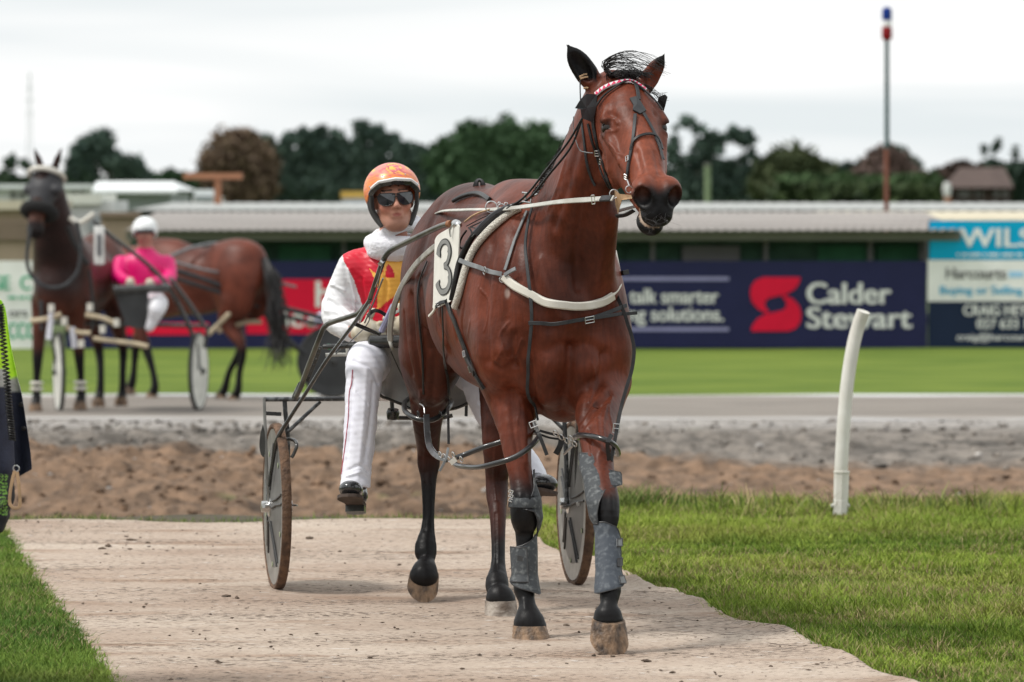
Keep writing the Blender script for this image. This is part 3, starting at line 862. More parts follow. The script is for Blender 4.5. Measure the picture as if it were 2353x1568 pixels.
# finishing lamp mast
t = thing('lamp_mast', 'thin mast topped by a blue, white and red lamp against the sky', 'mast', W(2038, 800, 63.0))
M_MAST = solid('mast_paint', (.06, .10, .10), .6); M_MASTR = solid('mast_rust', (.20, .085, .06), .8)
b = MB(); b.tube([W(2038, v, 63) for v in (342, 200, 88)], [5.8 * PX(63), 5.4 * PX(63), 5.0 * PX(63)], 12); b.build('pole', M_MAST, t)
b = MB(); b.tube([W(2037, v, 63) for v in (820, 500, 342)], 5.6 * PX(63), 12); b.build('lower_pole', M_MASTR, t, label='rusty brown lower mast')
s_ = PX(63)
def drum(v0, v1, r, m, n, prof=None):
    b = MB(); z0, z1 = W(2038, v1, 63), W(2038, v0, 63); h = z1[2] - z0[2]
    b.lathe(z0, prof(h) if prof else [(r * .8 * s_, 0), (r * s_, h * .15), (r * s_, h * .85), (r * .8 * s_, h)], seg=20); b.build(n, m, t)
drum(62, 92, 12, solid('lamp_red', (.22, .008, .012), .3), 'red_lamp')
drum(47, 62, 11, M_WHITE, 'white_lamp')
drum(16, 47, 11.5, solid('lamp_blue', (.004, .03, .20), .3), 'blue_lamp', lambda h: [(11 * s_, 0), (11.5 * s_, h * .2), (11.5 * s_, h * .7), (9 * s_, h * .9), (3 * s_, h)])
drum(88, 95, 6, M_MAST, 'collar')
t = thing('green_pole', 'short greenish pole standing before the right-hand pines', 'pole', W(1626, 600, 120))
b = MB(); b.tube([W(1626, 600, 120), W(1626, 380, 120)], 7 * PX(120), 10); b.build('shaft', solid('pole_green', (.20, .26, .15), .8), t)
b = MB(); b.tube([W(1626, 381, 120), W(1626, 375, 120)], 8.5 * PX(120), 10); b.build('cap', M_FASC, t)
# power pylon
t = thing('lattice_pylon', 'faint lattice pylon rising above the left horse head', 'pylon', W(68, 470, 420))
M_PYL = solid('pylon_steel', (.52, .56, .57), .6); s_ = PX(420); b = MB()
def PP(u, v, o=0): return W(u, v, 420 + o)
for sx in (-1, 1):
    for o in (-1, 1):
        b.tube([PP(68 + sx * 9, 468, o * 9 * s_), PP(68 + sx * 5, 300, o * 5 * s_), PP(68 + sx * 1.2, 168, o * 1.2 * s_)], .9 * s_, 5)
for k in range(16):
    v = 455 - k * 18; wdt = 9 - k * .48
    for a, c in (((-1, -1), (1, -1)), ((1, -1), (1, 1)), ((-1, 1), (-1, -1))):
        b.tube([PP(68 + a[0] * wdt, v, a[1] * wdt * s_), PP(68 + c[0] * wdt * .95, v - 18, c[1] * wdt * .95 * s_)], .55 * s_, 4)
b.build('lattice', M_PYL, t, kind='stuff')
for v, l in ((262, 13), (232, 15), (205, 11)):
    b = MB(); b.tube([PP(68 - l, v), PP(68, v - 3), PP(68 + l, v)], .9 * s_, 5); b.build('cross_arm', M_PYL, t)
# reddish house and pale sheds at the right, hedges
t = thing('brown_house', 'brown roofed house half hidden by trees at the right', 'house', W(2250, 470, 150))
M_RB = solid('roof_brown', (.085, .060, .052), .8, var=.25)
b = MB(); s_ = PX(150)
p = [W(2165, 432, 150), W(2330, 432, 150), W(2308, 385, 154), W(2205, 385, 154), W(2165, 432, 158), W(2330, 432, 158)]
b.add(p, [(0, 1, 2, 3), (3, 2, 5, 4), (0, 3, 4), (1, 5, 2)]); b.build('roof', M_RB, t, smooth=False)
slab(MB(), 2172, 431, 2324, 500, 150.6, 6).build('wall', solid('house_wall', (.07, .05, .045), .8, var=.3), t, smooth=False)
for u in (2208, 2222, 2246, 2252, 2290, 2310): slab(MB(), u - 6, 436, u + 6, 455, 150.5, .1).build('window', solid('window_pale', (.20, .19, .20), .3) if 'window_pale' not in bpy.data.materials else bpy.data.materials['window_pale'], t, smooth=False)
t = thing('water_tank', 'small whitish tank on an orange stand at the right', 'tank', W(2176, 470, 140))
b = MB(); z0 = W(2176, 452, 140); b.lathe(z0, [(8 * PX(140), 0), (9 * PX(140), .15), (9 * PX(140), .32), (5 * PX(140), .42)], seg=18); b.build('drum', M_WALLW, t)
slab(MB(), 2169, 452, 2184, 520, 139.9, .1).build('stand', M_ORW, t, smooth=False)

# ---- trees
def leaf_cloud(blobs, d, n, size, seed, squash=.8, depth=1.0):
    r = np.random.default_rng(seed); pts = []; area = np.array([bl[2] * bl[3] for bl in blobs], float); area /= area.sum()
    for bl, a in zip(blobs, area):
        k = max(30, int(n * a)); q = r.normal(size=(k, 3)); q /= np.linalg.norm(q, axis=1)[:, None]
        q *= (r.random(k) ** .45)[:, None] * (1 + .12 * np.clip(r.normal(size=(k, 1)), -2, 1.6))
        c = W(bl[0], bl[1], d); s = PX(d)
        pts.append(c + q * [bl[2] * s, bl[2] * s * depth, bl[3] * s])
    P = np.concatenate(pts); n = len(P)
    P = P + 1.1 * size * np.stack([wob(P, .5 / size), wob(P + 9, .5 / size), wob(P + 21, .5 / size)], 1)
    A = r.normal(size=(n, 3)); A /= np.linalg.norm(A, axis=1)[:, None]
    B = np.cross(A, r.normal(size=(n, 3))); B /= np.linalg.norm(B, axis=1)[:, None]
    s = (size * r.uniform(.5, 1.3, n))[:, None]
    V = np.stack([P - A * s - B * s * .2, P + B * s * squash * .6 - A * s * .2, P + A * s, P - B * s * squash * .6 + A * s * .2], 1).reshape(-1, 3)
    o = np.arange(n) * 4
    return V, np.stack([o, o + 1, o + 2, o + 3], 1), P
M_BARK = solid('bark', (.06, .045, .035), .9)
def tree(label, blobs, d, n, size, c1, c2, trunk, seed, name='pine_tree', cat='tree', group='trees on the skyline', depth=1.0):
    base = W(trunk[0], trunk[1], d); base[2] = TZ
    t = thing(name, label, cat, base, group)
    n = int(n * 1.9); size = size * .68
    V, Q, P = leaf_cloud(blobs, d, n, size, seed, depth=depth)
    r = np.random.default_rng(seed + 100)
    f = np.clip(.5 + .45 * wob(P, 1.2 / size * .25) + r.normal(0, .22, len(P)), 0, 1)
    col = np.repeat(mixc(np.array(c1), np.array(c2), f), 4, 0)
    if 'foliage' not in bpy.data.materials: mat('foliage', rough=.75, attr=True, var=.1, vscale=.5, spec=.2)
    np_mesh('crown', V, Q, bpy.data.materials['foliage'], t, col=col, smooth=False)
    b = MB()
    tops = sorted(blobs, key=lambda k: -k[2] * k[3])[:6]
    s = PX(d); w = trunk[2] * s
    hub = W(trunk[0], trunk[3], d)
    b.tube([base - [0, 0, .3], (base + hub) / 2 + [.1, 0, 0], hub], [w, w * .8, w * .6], 8)
    for bl in tops: e = W(bl[0], bl[1], d); b.tube([hub, (hub + e) / 2 + [0, .2, .1], e], [w * .5, w * .35, w * .15], 6)
    b.build('trunk', M_BARK, t)
    return t
def rb(seed, u0, u1, vtop, vbot, n, r0, r1, prof=None):
    """irregular clumps filling a crown whose top follows prof"""
    r = random.Random(seed); out = []
    for _ in range(n):
        u = r.uniform(u0, u1); x = (u - u0) / (u1 - u0)
        top = (prof(x) if prof else vtop)
        q = r.uniform(r0, r1)
        v = top + q * .8 + (vbot - top - q) * r.random() ** 1.1
        out.append((u, v, q, q * r.uniform(.6, .9)))
    return out
DG1, DG2 = (.034, .060, .050), (.090, .135, .105)  # tree greens lightened and greyed, the distance mist is put into the colour
MG1, MG2 = (.035, .070, .034), (.085, .135, .060)
YG1, YG2 = (.060, .060, .018), (.090, .075, .030)
D = 210
tree('rounded dark pine left, just right of the left horse ears', rb(1, 168, 335, 290, 405, 26, 16, 30, lambda x: 292 + 55 * abs(x - .32) ** 1.4 * 3) + [(235, 325, 34, 28), (200, 350, 34, 30), (270, 370, 34, 25)], D, 3600, .30, DG1, DG2, (250, 470, 5, 400), 11)
tree('low dark green bush between the left pine and the brown dome tree', rb(2, 330, 460, 375, 450, 14, 14, 26, lambda x: 378 + 12 * abs(x - .5)), D, 2200, .28, MG1, (.04, .09, .04), (395, 470, 4, 440), 12, name='bush', cat='bush')
tree('low tree behind the left horse, cut by the picture edge', rb(3, -60, 75, 350, 450, 18, 14, 26, lambda x: 385 - 35 * x), D, 2500, .28, DG1, MG2, (20, 470, 4, 430), 13, name='bush', cat='bush')
tree('wide brown dome-shaped tree behind the T post', [(550, 375, 84, 74), (548, 340, 58, 44), (500, 400, 48, 55), (600, 400, 46, 60), (560, 430, 80, 50)], D - 12, 5200, .26, (.085, .060, .040), (.170, .118, .080), (550, 470, 5, 430), 14, name='round_tree')
def ptree(seed, u0, u1, top, bot, label, n=30, dens=3600, c=(DG1, DG2), rr=(9, 24), prof=None, fill=True, d=D):
    bl = rb(seed, u0, u1, top, bot, int(n * 1.5), rr[0], rr[1], prof)
    if fill: bl += [((u0 + u1) / 2 + k * (u1 - u0) * .26, 432, (u1 - u0) * .22, 34) for k in (-1, 0, 1)]
    return tree(label, bl, d, dens, .30, c[0], c[1], ((u0 + u1) / 2, 470, 5, bot), seed + 40)
ptree(21, 600, 745, 285, 400, 'first dark pine right of the brown dome tree, with open gaps', 24, 3600, prof=lambda x: 286 + 26 * abs(math.sin(x * 5)))
ptree(22, 735, 885, 262, 400, 'tall dark pine left of the orange helmet', 26, 4200, prof=lambda x: 262 + 60 * abs(x - .55))
ptree(23, 860, 985, 292, 410, 'dark pine straight above the orange helmet', 22, 3400, prof=lambda x: 290 + 38 * abs(x - .35) + (60 * (x - .7) if x > .7 else 0))
ptree(24, 985, 1310, 250, 430, 'broad bright green tree between the helmet and the bay horse', 60, 9000, (MG1, (.075, .135, .065)), (22, 42), prof=lambda x: (345 - 260 * x if x < .32 else 258 + 50 * (x - .32) + 10 * math.sin(x * 30)))
ptree(25, 1290, 1420, 300, 430, 'green tree behind the neck of the bay horse', 22, 3000, (DG1, MG2), prof=lambda x: 300)
ptree(26, 1545, 1660, 250, 400, 'ragged pine right of the bay horse muzzle', 22, 1500, prof=lambda x: 252 + 90 * abs(x - .3), rr=(8, 19))
ptree(27, 1645, 1760, 262, 400, 'ragged pine second right of the bay horse, leaning right', 20, 1500, prof=lambda x: 262 + 120 * abs(x - .25) ** 1.3, rr=(8, 19))
tree('olive rounded tree right of the two ragged pines', [(1820, 385, 62, 52), (1870, 400, 50, 40), (1775, 410, 40, 50), (1800, 430, 80, 36)], D - 8, 4200, .28, (.035, .050, .020), (.080, .100, .045), (1820, 470, 4, 430), 71, name='round_tree')
tree('low dark row of cypress tops left of the lamp mast', [(1900 + k * 14, 395 + (k * 37 % 13), 9, 30) for k in range(9)] + [(1940, 430, 70, 30)], D + 20, 2600, .26, DG1, (.03, .05, .03), (1940, 470, 4, 440), 72, name='cypress_row', cat='tree row')
tree('reddish brown dome-shaped tree behind the lamp mast', [(2040, 400, 70, 48), (2045, 370, 45, 30), (1990, 425, 45, 36), (2095, 420, 44, 38)], D - 14, 4600, .26, (.080, .052, .044), (.150, .105, .090), (2040, 470, 5, 430), 73, name='round_tree')
tree('dark cap of a pine showing above the reddish dome tree', [(2052, 357, 34, 18), (2080, 378, 30, 20)], D + 5, 900, .28, DG1, DG2, (2055, 470, 4, 380), 74)
tree('green hedge tree between the dome tree and the brown house', [(2130, 418, 40, 24), (2160, 425, 44, 28)], D, 1700, .28, MG1, MG2, (2140, 470, 4, 440), 75, name='bush', cat='bush')
tree('dark spiky tree at the right edge, above the brown house', rb(31, 2250, 2420, 340, 460, 24, 16, 32, lambda x: 352 + 8 * math.sin(x * 22)) + [(2287, 340, 7, 22), (2262, 345, 6, 14), (2330, 350, 6, 14)], D - 60 + 75, 4400, .30, DG1, (.035, .06, .035), (2330, 470, 4, 430), 76)
tree('brownish bush in front of the dark tree at the right', [(2215, 392, 42, 22), (2190, 405, 40, 22)], D, 1500, .26, (.05, .035, .03), (.10, .065, .05), (2210, 470, 4, 430), 77, name='bush', cat='bush')
def hedge(label, u0, u1, v0, v1, d, c1, c2, seed, n=4200):
    s = PX(d); r = np.random.default_rng(seed)
    a, b_ = W(u0, v0, d), W(u1, v1, d)
    t = thing('hedge', label, 'hedge', ((a[0] + b_[0]) / 2, d, TZ), 'clipped hedges')
    b = MB(); b.box(((a[0] + b_[0]) / 2, d + 1.0, (a[2] + TZ) / 2 - .1), (b_[0] - a[0], 1.2, a[2] - TZ)); b.build('core', solid('hedge_core_%d' % seed, tuple(c1), .9), t, smooth=False)
    P = np.column_stack([r.uniform(a[0], b_[0], n), d + r.uniform(0, 2.0, n), r.uniform(TZ, a[2] + .12, n)])
    A = r.normal(size=(n, 3)) * .10; B = r.normal(size=(n, 3)) * .10
    V = np.stack([P - A, P + B, P + A, P - B], 1).reshape(-1, 3); o = np.arange(n) * 4
    np_mesh('leaves', V, np.stack([o, o + 1, o + 2, o + 3], 1), bpy.data.materials['foliage'], t, col=np.repeat(mixc(np.array(c1), np.array(c2), r.random(n)), 4, 0), smooth=False)
hedge('long dark hedge under the olive tree and the lamp mast', 1780, 2165, 438, 470, 125, (.016, .030, .010), (.045, .070, .022), 91)
hedge('light green bank of low shrubs above the right hedge', 1795, 2150, 414, 440, 150, (.035, .065, .025), (.07, .12, .05), 92)
hedge('dark hedge filling the gap behind the bay horse muzzle', 1380, 1790, 388, 470, 226, (.034, .058, .046), (.075, .112, .08), 93, 6000)
hedge('dark tree belt low behind the driver', 590, 1390, 366, 470, 228, (.034, .058, .048), (.075, .115, .088), 94, 12000)
hedge('dark low belt behind the left buildings', -1500, 600, 412, 470, 226, (.028, .052, .036), (.06, .10, .06), 95, 16000)
hedge('dark tree belt running on past the right edge', 2160, 3800, 405, 470, 226, (.028, .052, .036), (.06, .10, .06), 96, 12000)
ptree(41, -330, -90, 300, 400, 'dark pines beyond the left edge of the picture', 30, 4000, prof=lambda x: 300 + 40 * abs(x - .5))
ptree(42, 2480, 2760, 290, 400, 'dark pines beyond the right edge of the picture', 30, 4000, prof=lambda x: 290 + 40 * abs(x - .5))
# ------------------------------------------------------------- the bay horse
HA = math.radians(14)
HF = np.array([math.sin(HA), -math.cos(HA), 0.0])       # the way it walks
HL = np.array([math.cos(HA), math.sin(HA), 0.0])        # its left, right in the picture
UZ = np.array([0, 0, 1.0])
HAX = np.array([HL, HF, UZ])
def R_(d, px): return px * PX(d)
def chain(S, L, k, n=None, sq=None):
    S.chain([W(*a[:3]) for a in L], [R_(a[2], a[3]) for a in L], k, n, sq)
def rotax(pitch=0.0, yaw=0.0, roll=0.0):
    """rows: lateral, forward, up axes of the horse turned about its lateral axis (pitch>0: front end up)"""
    M = Matrix.Rotation(math.radians(pitch), 3, 'X') if False else None
    c, s = math.cos(math.radians(pitch)), math.sin(math.radians(pitch))
    f = HF * c + UZ * s; u = -HF * s + UZ * c; l = HL.copy()
    c, s = math.cos(math.radians(roll)), math.sin(math.radians(roll))
    l2 = l * c + u * s; u2 = -l * s + u * c
    c, s = math.cos(math.radians(yaw)), math.sin(math.radians(yaw))
    l3 = l2 * c + f * s; f3 = -l2 * s + f * c
    return np.array([l3, f3, u2])

# head frame
H0 = W(1441, 172, 16.50); H1 = W(1520, 447, 16.05)
HdA = (H1 - H0) / np.linalg.norm(H1 - H0)
_l = np.cross(UZ, HdA); HdL = -_l / np.linalg.norm(_l)
if HdL[0] < 0: HdL = -HdL
HdN = np.cross(HdA, HdL); HdN = HdN if HdN[2] > 0 else -HdN
HdX = np.array([HdL, HdA, HdN])
HSC = np.linalg.norm(H1 - H0) / 0.60
def HP(l, a, n): return H0 + (HdL * l + HdA * a + HdN * n) * HSC

for nm, p in (('nostrilL', HP(-.06, .585, -.028)), ('nostrilR', HP(.06, .585, -.028)), ('chin', HP(0, .60, -.17)), ('eyeL', HP(-.11, .192, -.076)), ('eyeR', HP(.11, .192, -.076)), ('poll', HP(0, 0, 0)), ('lip', HP(0, .64, -.09))): print(nm, uv_of(p))
lo = np.array([W(880, 1500, 17.5)[0] - .02, 15.85, 0.02]); hi = np.array([W(1600, 1500, 16.5)[0] + .05, 18.5, 2.12])
S = Sculpt((-0.48, 15.85, 0.02), (0.62, 18.52, 2.10), 0.0055)
# trunk
S.ell(W(1168, 700, 17.42), (.275, .62, .325), HAX, k=.02)
S.ell(W(1232, 690, 17.05), (.235, .40, .36), HAX, k=.12)
S.ell(W(1088, 640, 18.0), (.25, .33, .30), rotax(-8), k=.12)
S.ell(W(1100, 520, 17.85), (.15, .34, .16), HAX, k=.12)
S.ell(W(1185, 520, 17.3), (.12, .40, .17), HAX, k=.12)
for s, u in ((-1, 1000), (1, 1172)):
    S.ell(W(u, 690, 18.05), (.11, .25, .28), rotax(15), k=.08)
    S.ell(W(u + (-8 if s < 0 else 6), 790, 17.98), (.105, .19, .24), rotax(-12), k=.08)
# shoulders and chest
S.ell(W(1158, 700, 16.98), (.10, .19, .33), rotax(14, roll=-6), k=.10)
S.ell(W(1366, 705, 16.98), (.10, .19, .33), rotax(14, roll=6), k=.10)
S.ell(W(1145, 800, 16.86), (.075, .11, .13), HAX, k=.06)
S.ell(W(1392, 800, 16.90), (.075, .11, .13), HAX, k=.06)
S.ell(W(1290, 745, 16.87), (.20, .15, .24), HAX, k=.08)
S.ell(W(1252, 846, 16.80), (.085, .085, .13), rotax(0, roll=8), k=.06)
S.ell(W(1345, 848, 16.80), (.082, .085, .13), rotax(0, roll=-8), k=.06)
S.ell(W(1296, 880, 16.95), (.13, .16, .14), HAX, k=.05)
# neck
chain(S, [(1290, 660, 16.93, 118), (1318, 560, 16.80, 90), (1346, 450, 16.66, 71), (1378, 350, 16.58, 58), (1398, 270, 16.55, 52)], .05)
chain(S, [(1225, 508, 17.22, 56), (1278, 462, 17.00, 48), (1318, 395, 16.84, 42), (1356, 290, 16.70, 40), (1408, 205, 16.60, 44)], .10)
chain(S, [(1238, 602, 17.05, 102), (1296, 500, 16.88, 74), (1349, 360, 16.68, 50), (1405, 240, 16.58, 46)], .07)
S.cone(W(1375, 650, 16.78), .05, W(1396, 500, 16.62), .035, .06)
# fore legs
RF = [(1172, 880, 16.96, 58), (1184, 960, 16.88, 46), (1188, 1035, 16.82, 33), (1198, 1105, 16.77, 27), (1205, 1150, 16.74, 33), (1206, 1190, 16.73, 33), (1205, 1228, 16.74, 21), (1206, 1320, 16.71, 18), (1204, 1350, 16.69, 25), (1211, 1386, 16.66, 19), (1215, 1422, 16.64, 31), (1217, 1438, 16.64, 39)]
LF = [(1385, 880, 16.90, 50), (1372, 960, 16.66, 46), (1374, 1035, 16.46, 36), (1385, 1105, 16.32, 29), (1392, 1150, 16.25, 31), (1395, 1188, 16.22, 28), (1396, 1225, 16.2, 20), (1398, 1310, 16.13, 18), (1402, 1350, 16.10, 26), (1399, 1388, 16.07, 20), (1397, 1410, 16.06, 28), (1397, 1420, 16.06, 35)]
RH = [(992, 820, 18.02, 72), (987, 890, 18.10, 50), (982, 965, 18.2, 35), (984, 1030, 18.32, 26), (985, 1066, 18.34, 26), (985, 1105, 18.32, 18), (984, 1200, 18.27, 14), (978, 1262, 18.22, 26), (981, 1288, 18.19, 18), (976, 1312, 18.14, 29), (974, 1324, 18.12, 33)]
LH = [(1170, 820, 17.98, 76), (1160, 920, 17.85, 58), (1148, 1020, 17.80, 40), (1142, 1090, 17.86, 27), (1142, 1140, 17.84, 25), (1144, 1185, 17.78, 19), (1145, 1290, 17.68, 16), (1142, 1340, 17.60, 27), (1144, 1362, 17.57, 23), (1148, 1370, 17.55, 29), (1150, 1378, 17.55, 35)]
for L in (RF, LF): chain(S, L, .03); S.cone(W(*L[0][:3]), R_(17, 60), W(L[1][0], L[1][1], L[1][2] + .05), R_(17, 40), .05)
for L in (RH, LH):
    chain(S, L, .04)
    S.cone(W(*L[1][:3]), .05, W(L[4][0], L[4][1] - 25, L[4][2] + .07), .018, .03)     # Achilles tendon to the hock point
    S.cone(W(L[4][0], L[4][1] - 25, L[4][2] + .07), .02, W(L[5][0], L[5][1] + 20, L[5][2] + .03), .018, .03)
# grooves between muscles
S.cone(W(1301, 770, 16.60), .012, W(1300, 930, 16.66), .016, .05, cut=True)
for a, b, r in (((1215, 905, 16.66), (1232, 965, 16.74), .006), ((1388, 900, 16.66), (1362, 960, 16.6), .006), ((1085, 640, 17.3), (1100, 800, 17.15), .01)):
    S.cone(W(*a), r, W(*b), r, .03, cut=True)
# head
S.ell(HP(0, .05, -.085), (.090, .11, .095), HdX, k=.03)
S.ell(HP(0, .16, -.085), (.106, .12, .092), HdX, k=.03)
S.cone(HP(0, .11, -.060), .078, HP(0, .48, -.048), .047, .03)
S.ell(HP(0, .33, -.105), (.074, .18, .080), HdX, k=.04)
for s in (-1, 1):
    S.ell(HP(.055 * s, .20, -.175), (.048, .135, .115), HdX, k=.03)
    S.cone(HP(.034 * s, .28, -.175), .040, HP(.016 * s, .50, -.130), .033, .03)
    S.cone(HP(.094 * s, .215, -.080), .018, HP(.062 * s, .40, -.080), .008, .02)
    S.cone(HP(.084 * s, .125, -.045), .018, HP(.101 * s, .178, -.055), .020, .02)
    S.ell(HP(.108 * s, .192, -.070), (.014, .030, .017), HdX, k=.010, cut=True)
    S.cone(HP(.098 * s, .222, -.068), .009, HP(.104 * s, .195, -.098), .006, .012)
S.ell(HP(0, .53, -.066), (.068, .085, .066), HdX, k=.03)
for s in (-1, 1):
    S.ell(HP(.043 * s, .548, -.036), (.043, .062, .048), HdX, k=.015)
    S.ell(HP(.056 * s, .592, -.026), (.029, .046, .036), HdX, k=.007, cut=True)
S.ell(HP(0, .600, -.088), (.054, .044, .044), HdX, k=.02)
S.ell(HP(-.006, .568, -.152), (.046, .056, .034), HdX, k=.012)
S.ell(HP(0, .612, -.124), (.062, .075, .005), HdX, k=.008, cut=True)
S.cone(HP(0, .625, -.03), .004, HP(0, .64, -.075), .004, .02, cut=True)
# ears
def ear(base, tip, w, face, k=.012):
    base, tip, face = map(lambda x: np.asarray(x, float), (base, tip, face))
    ax = tip - base; L = np.linalg.norm(ax); ax /= L
    face = face - ax * face.dot(ax); face /= np.linalg.norm(face)
    lat = np.cross(ax, face)
    A = np.array([lat, ax, face])
    S.ell(base + ax * L * .42, (w, L * .50, w * .55), A, k=k)
    S.cone(base + ax * L * .55, w * .75, tip, .006, .01, sq=(face, 2.0))
    S.cone(base - ax * .02, w * .75, base + ax * L * .25, w * .8, .02)
    S.ell(base + ax * L * .50 + face * w * .55, (w * .62, L * .36, w * .55), A, k=.008, cut=True)
ear(W(1366, 196, 16.56), W(1304, 104, 16.52), .040, (-.15, -1, 0))
ear(W(1478, 203, 16.60), W(1526, 126, 16.57), .037, (.70, -.75, 0))
HV, HQ = S.mesh(1)
del S
# fine relief: grooves between muscles, tendons and veins, pressed in or raised along drawn lines
def vnormals(V, Q):
    n = np.cross(V[Q[:, 2]] - V[Q[:, 0]], V[Q[:, 3]] - V[Q[:, 1]])
    N = np.zeros_like(V)
    for i in range(4): np.add.at(N, Q[:, i], n)
    return N / (np.linalg.norm(N, axis=1)[:, None] + 1e-12)
def strokes(V, Q, L):
    bv = BVHTree.FromPolygons(V.tolist(), Q.tolist()); N = vnormals(V, Q); D = np.zeros(len(V))
    for pts, rad, amt in L:
        pts = list(pts); rad = rad * PX(17)
        uv = spline(pts, max(2, 5 * len(pts))) if len(pts) > 1 else np.array(pts, float)
        P = []
        for u, v in uv:
            h = bv.ray_cast(Vector((0, 0, CAMH)), RAY(u, v))
            if h[0] is not None: P.append(np.array(h[0]))
        if not P: continue
        P = np.array(P); lo_, hi_ = P.min(0) - 2.5 * rad, P.max(0) + 2.5 * rad
        m = np.nonzero(np.all((V > lo_) & (V < hi_), axis=1))[0]
        if len(m) == 0: continue
        X = V[m]; best = np.full(len(m), 9.0)
        for a, b in zip(P[:-1], P[1:]) if len(P) > 1 else [(P[0], P[0] + 1e-5)]:
            ba = b - a; t = np.clip((X - a) @ ba / (ba @ ba + 1e-12), 0, 1)
            best = np.minimum(best, np.linalg.norm(X - a - t[:, None] * ba, axis=1))
        D[m] += amt * .001 * np.exp(-(best / rad) ** 2)
    return V + N * D[:, None]
STK = [
    ([(1313, 800), (1306, 860), (1300, 905), (1292, 950)], 13, -11), ([(1216, 845), (1222, 900), (1238, 965)], 12, -10), ([(1390, 815), (1372, 890), (1334, 962)], 13, -10),
    ([(1268, 842)], 30, 12), ([(1345, 846)], 30, 12), ([(1258, 805), (1290, 790), (1313, 800)], 12, -6), ([(1313, 800), (1350, 792), (1385, 812)], 12, -6),
    ([(1404, 905), (1362, 948), (1336, 985)], 9, -8), ([(1158, 806)], 18, 12), ([(1140, 842), (1156, 850), (1180, 838)], 9, -7), ([(1180, 770), (1176, 800), (1184, 838)], 9, -6),
    ([(1130, 560), (1118, 640), (1112, 740), (1120, 830)], 16, -9), ([(1180, 545), (1172, 640), (1166, 735)], 16, -6), ([(1205, 560), (1226, 650), (1262, 750)], 22, -9),
    ([(1240, 600), (1268, 690), (1300, 745)], 12, 6), ([(1378, 345), (1345, 450), (1325, 560), (1330, 660)], 15, -11), ([(1398, 440), (1382, 540), (1376, 640)], 14, 6), ([(1330, 330), (1302, 430), (1272, 520)], 14, -5),
    ([(1300, 370), (1282, 430), (1262, 480)], 7, 4), ([(1175, 895), (1178, 960), (1190, 1040)], 7, -5), ([(1196, 900), (1205, 980), (1208, 1060)], 9, 6), ([(1372, 960), (1380, 1040)], 8, 6), ([(1352, 985), (1362, 1060)], 6, -5),
    ([(944, 680), (950, 768), (958, 835), (970, 893)], 10, -9), ([(962, 640), (980, 740), (990, 800)], 12, -8), ([(928, 720), (934, 800), (946, 860)], 8, -5), ([(1000, 800), (996, 870), (990, 930)], 9, -6), ([(968, 900), (966, 960)], 6, 5),
    ([(1010, 470), (980, 540), (955, 620)], 18, -5), ([(1022, 560), (1000, 640), (1000, 730), (1030, 800)], 14, -8), ([(975, 755), (1000, 800), (1040, 850)], 7, -5),
    ([(1040, 620), (1034, 700), (1050, 780)], 7, -3.5), ([(1066, 700), (1062, 760), (1082, 820)], 7, -3.5), ([(1012, 700), (1016, 750), (1040, 810)], 6, -3),
    ([(1080, 740), (1075, 770)], 6, 2), ([(1168, 740), (1150, 770), (1158, 800), (1140, 830)], 2.6, 4.5), ([(1200, 780), (1186, 815), (1170, 826)], 2.4, 4), ([(1180, 900), (1192, 940), (1186, 990), (1196, 1050)], 2.4, 4), ([(1395, 930), (1385, 980), (1392, 1030)], 2.4, 4), ([(1410, 905), (1400, 940), (1408, 990)], 2.4, 3.5),
    ([(1260, 830), (1245, 880), (1252, 930)], 2.4, 3), ([(1356, 830), (1366, 870), (1352, 920)], 2.4, 3), ([(1100, 660), (1120, 700), (1108, 760)], 2.4, 3),
    ([(1402, 262), (1412, 272)], 9, -6), ([(1506, 262)], 8, -5), ([(1390, 275), (1408, 272), (1420, 284)], 4, 5), ([(1392, 302), (1410, 302), (1420, 296)], 3.5, 3), ([(1368, 345), (1388, 395), (1416, 432)], 6, -6), ([(1400, 330), (1416, 350), (1425, 385), (1436, 410)], 2.6, 4), ([(1416, 350), (1440, 362)], 2.4, 3), ([(1380, 320), (1395, 350), (1400, 390)], 10, 5),
    ([(1464, 350), (1476, 400)], 6, -4), ([(1505, 350), (1516, 400)], 6, -4), ([(1436, 410), (1450, 430), (1462, 470)], 5, -5), ([(1450, 455), (1466, 478), (1480, 490)], 3.5, -3.5),
    ([(1466, 300), (1476, 360), (1490, 410)], 14, 3),
    ([(976, 1110), (976, 1220)], 2.6, -3), ([(992, 1110), (990, 1220)], 2.6, 2), ([(1138, 1180), (1140, 1310)], 2.6, -3), ([(1204, 1378), (1206, 1400)], 5, 3), ([(1140, 1030), (1136, 1100), (1140, 1150)], 4, 4), ([(978, 1030), (976, 1080)], 4, 4), ([(1196, 1140), (1192, 1170)], 6, 4), ([(1216, 1140), (1218, 1172)], 6, 4), ([(1383, 1140), (1382, 1172)], 6, 4), ([(1403, 1140), (1404, 1172)], 6, 4),
]
HV = strokes(HV, HQ, [(a, b, c * 1.35) for a, b, c in STK])
us, vs_ = uv_of(HV)
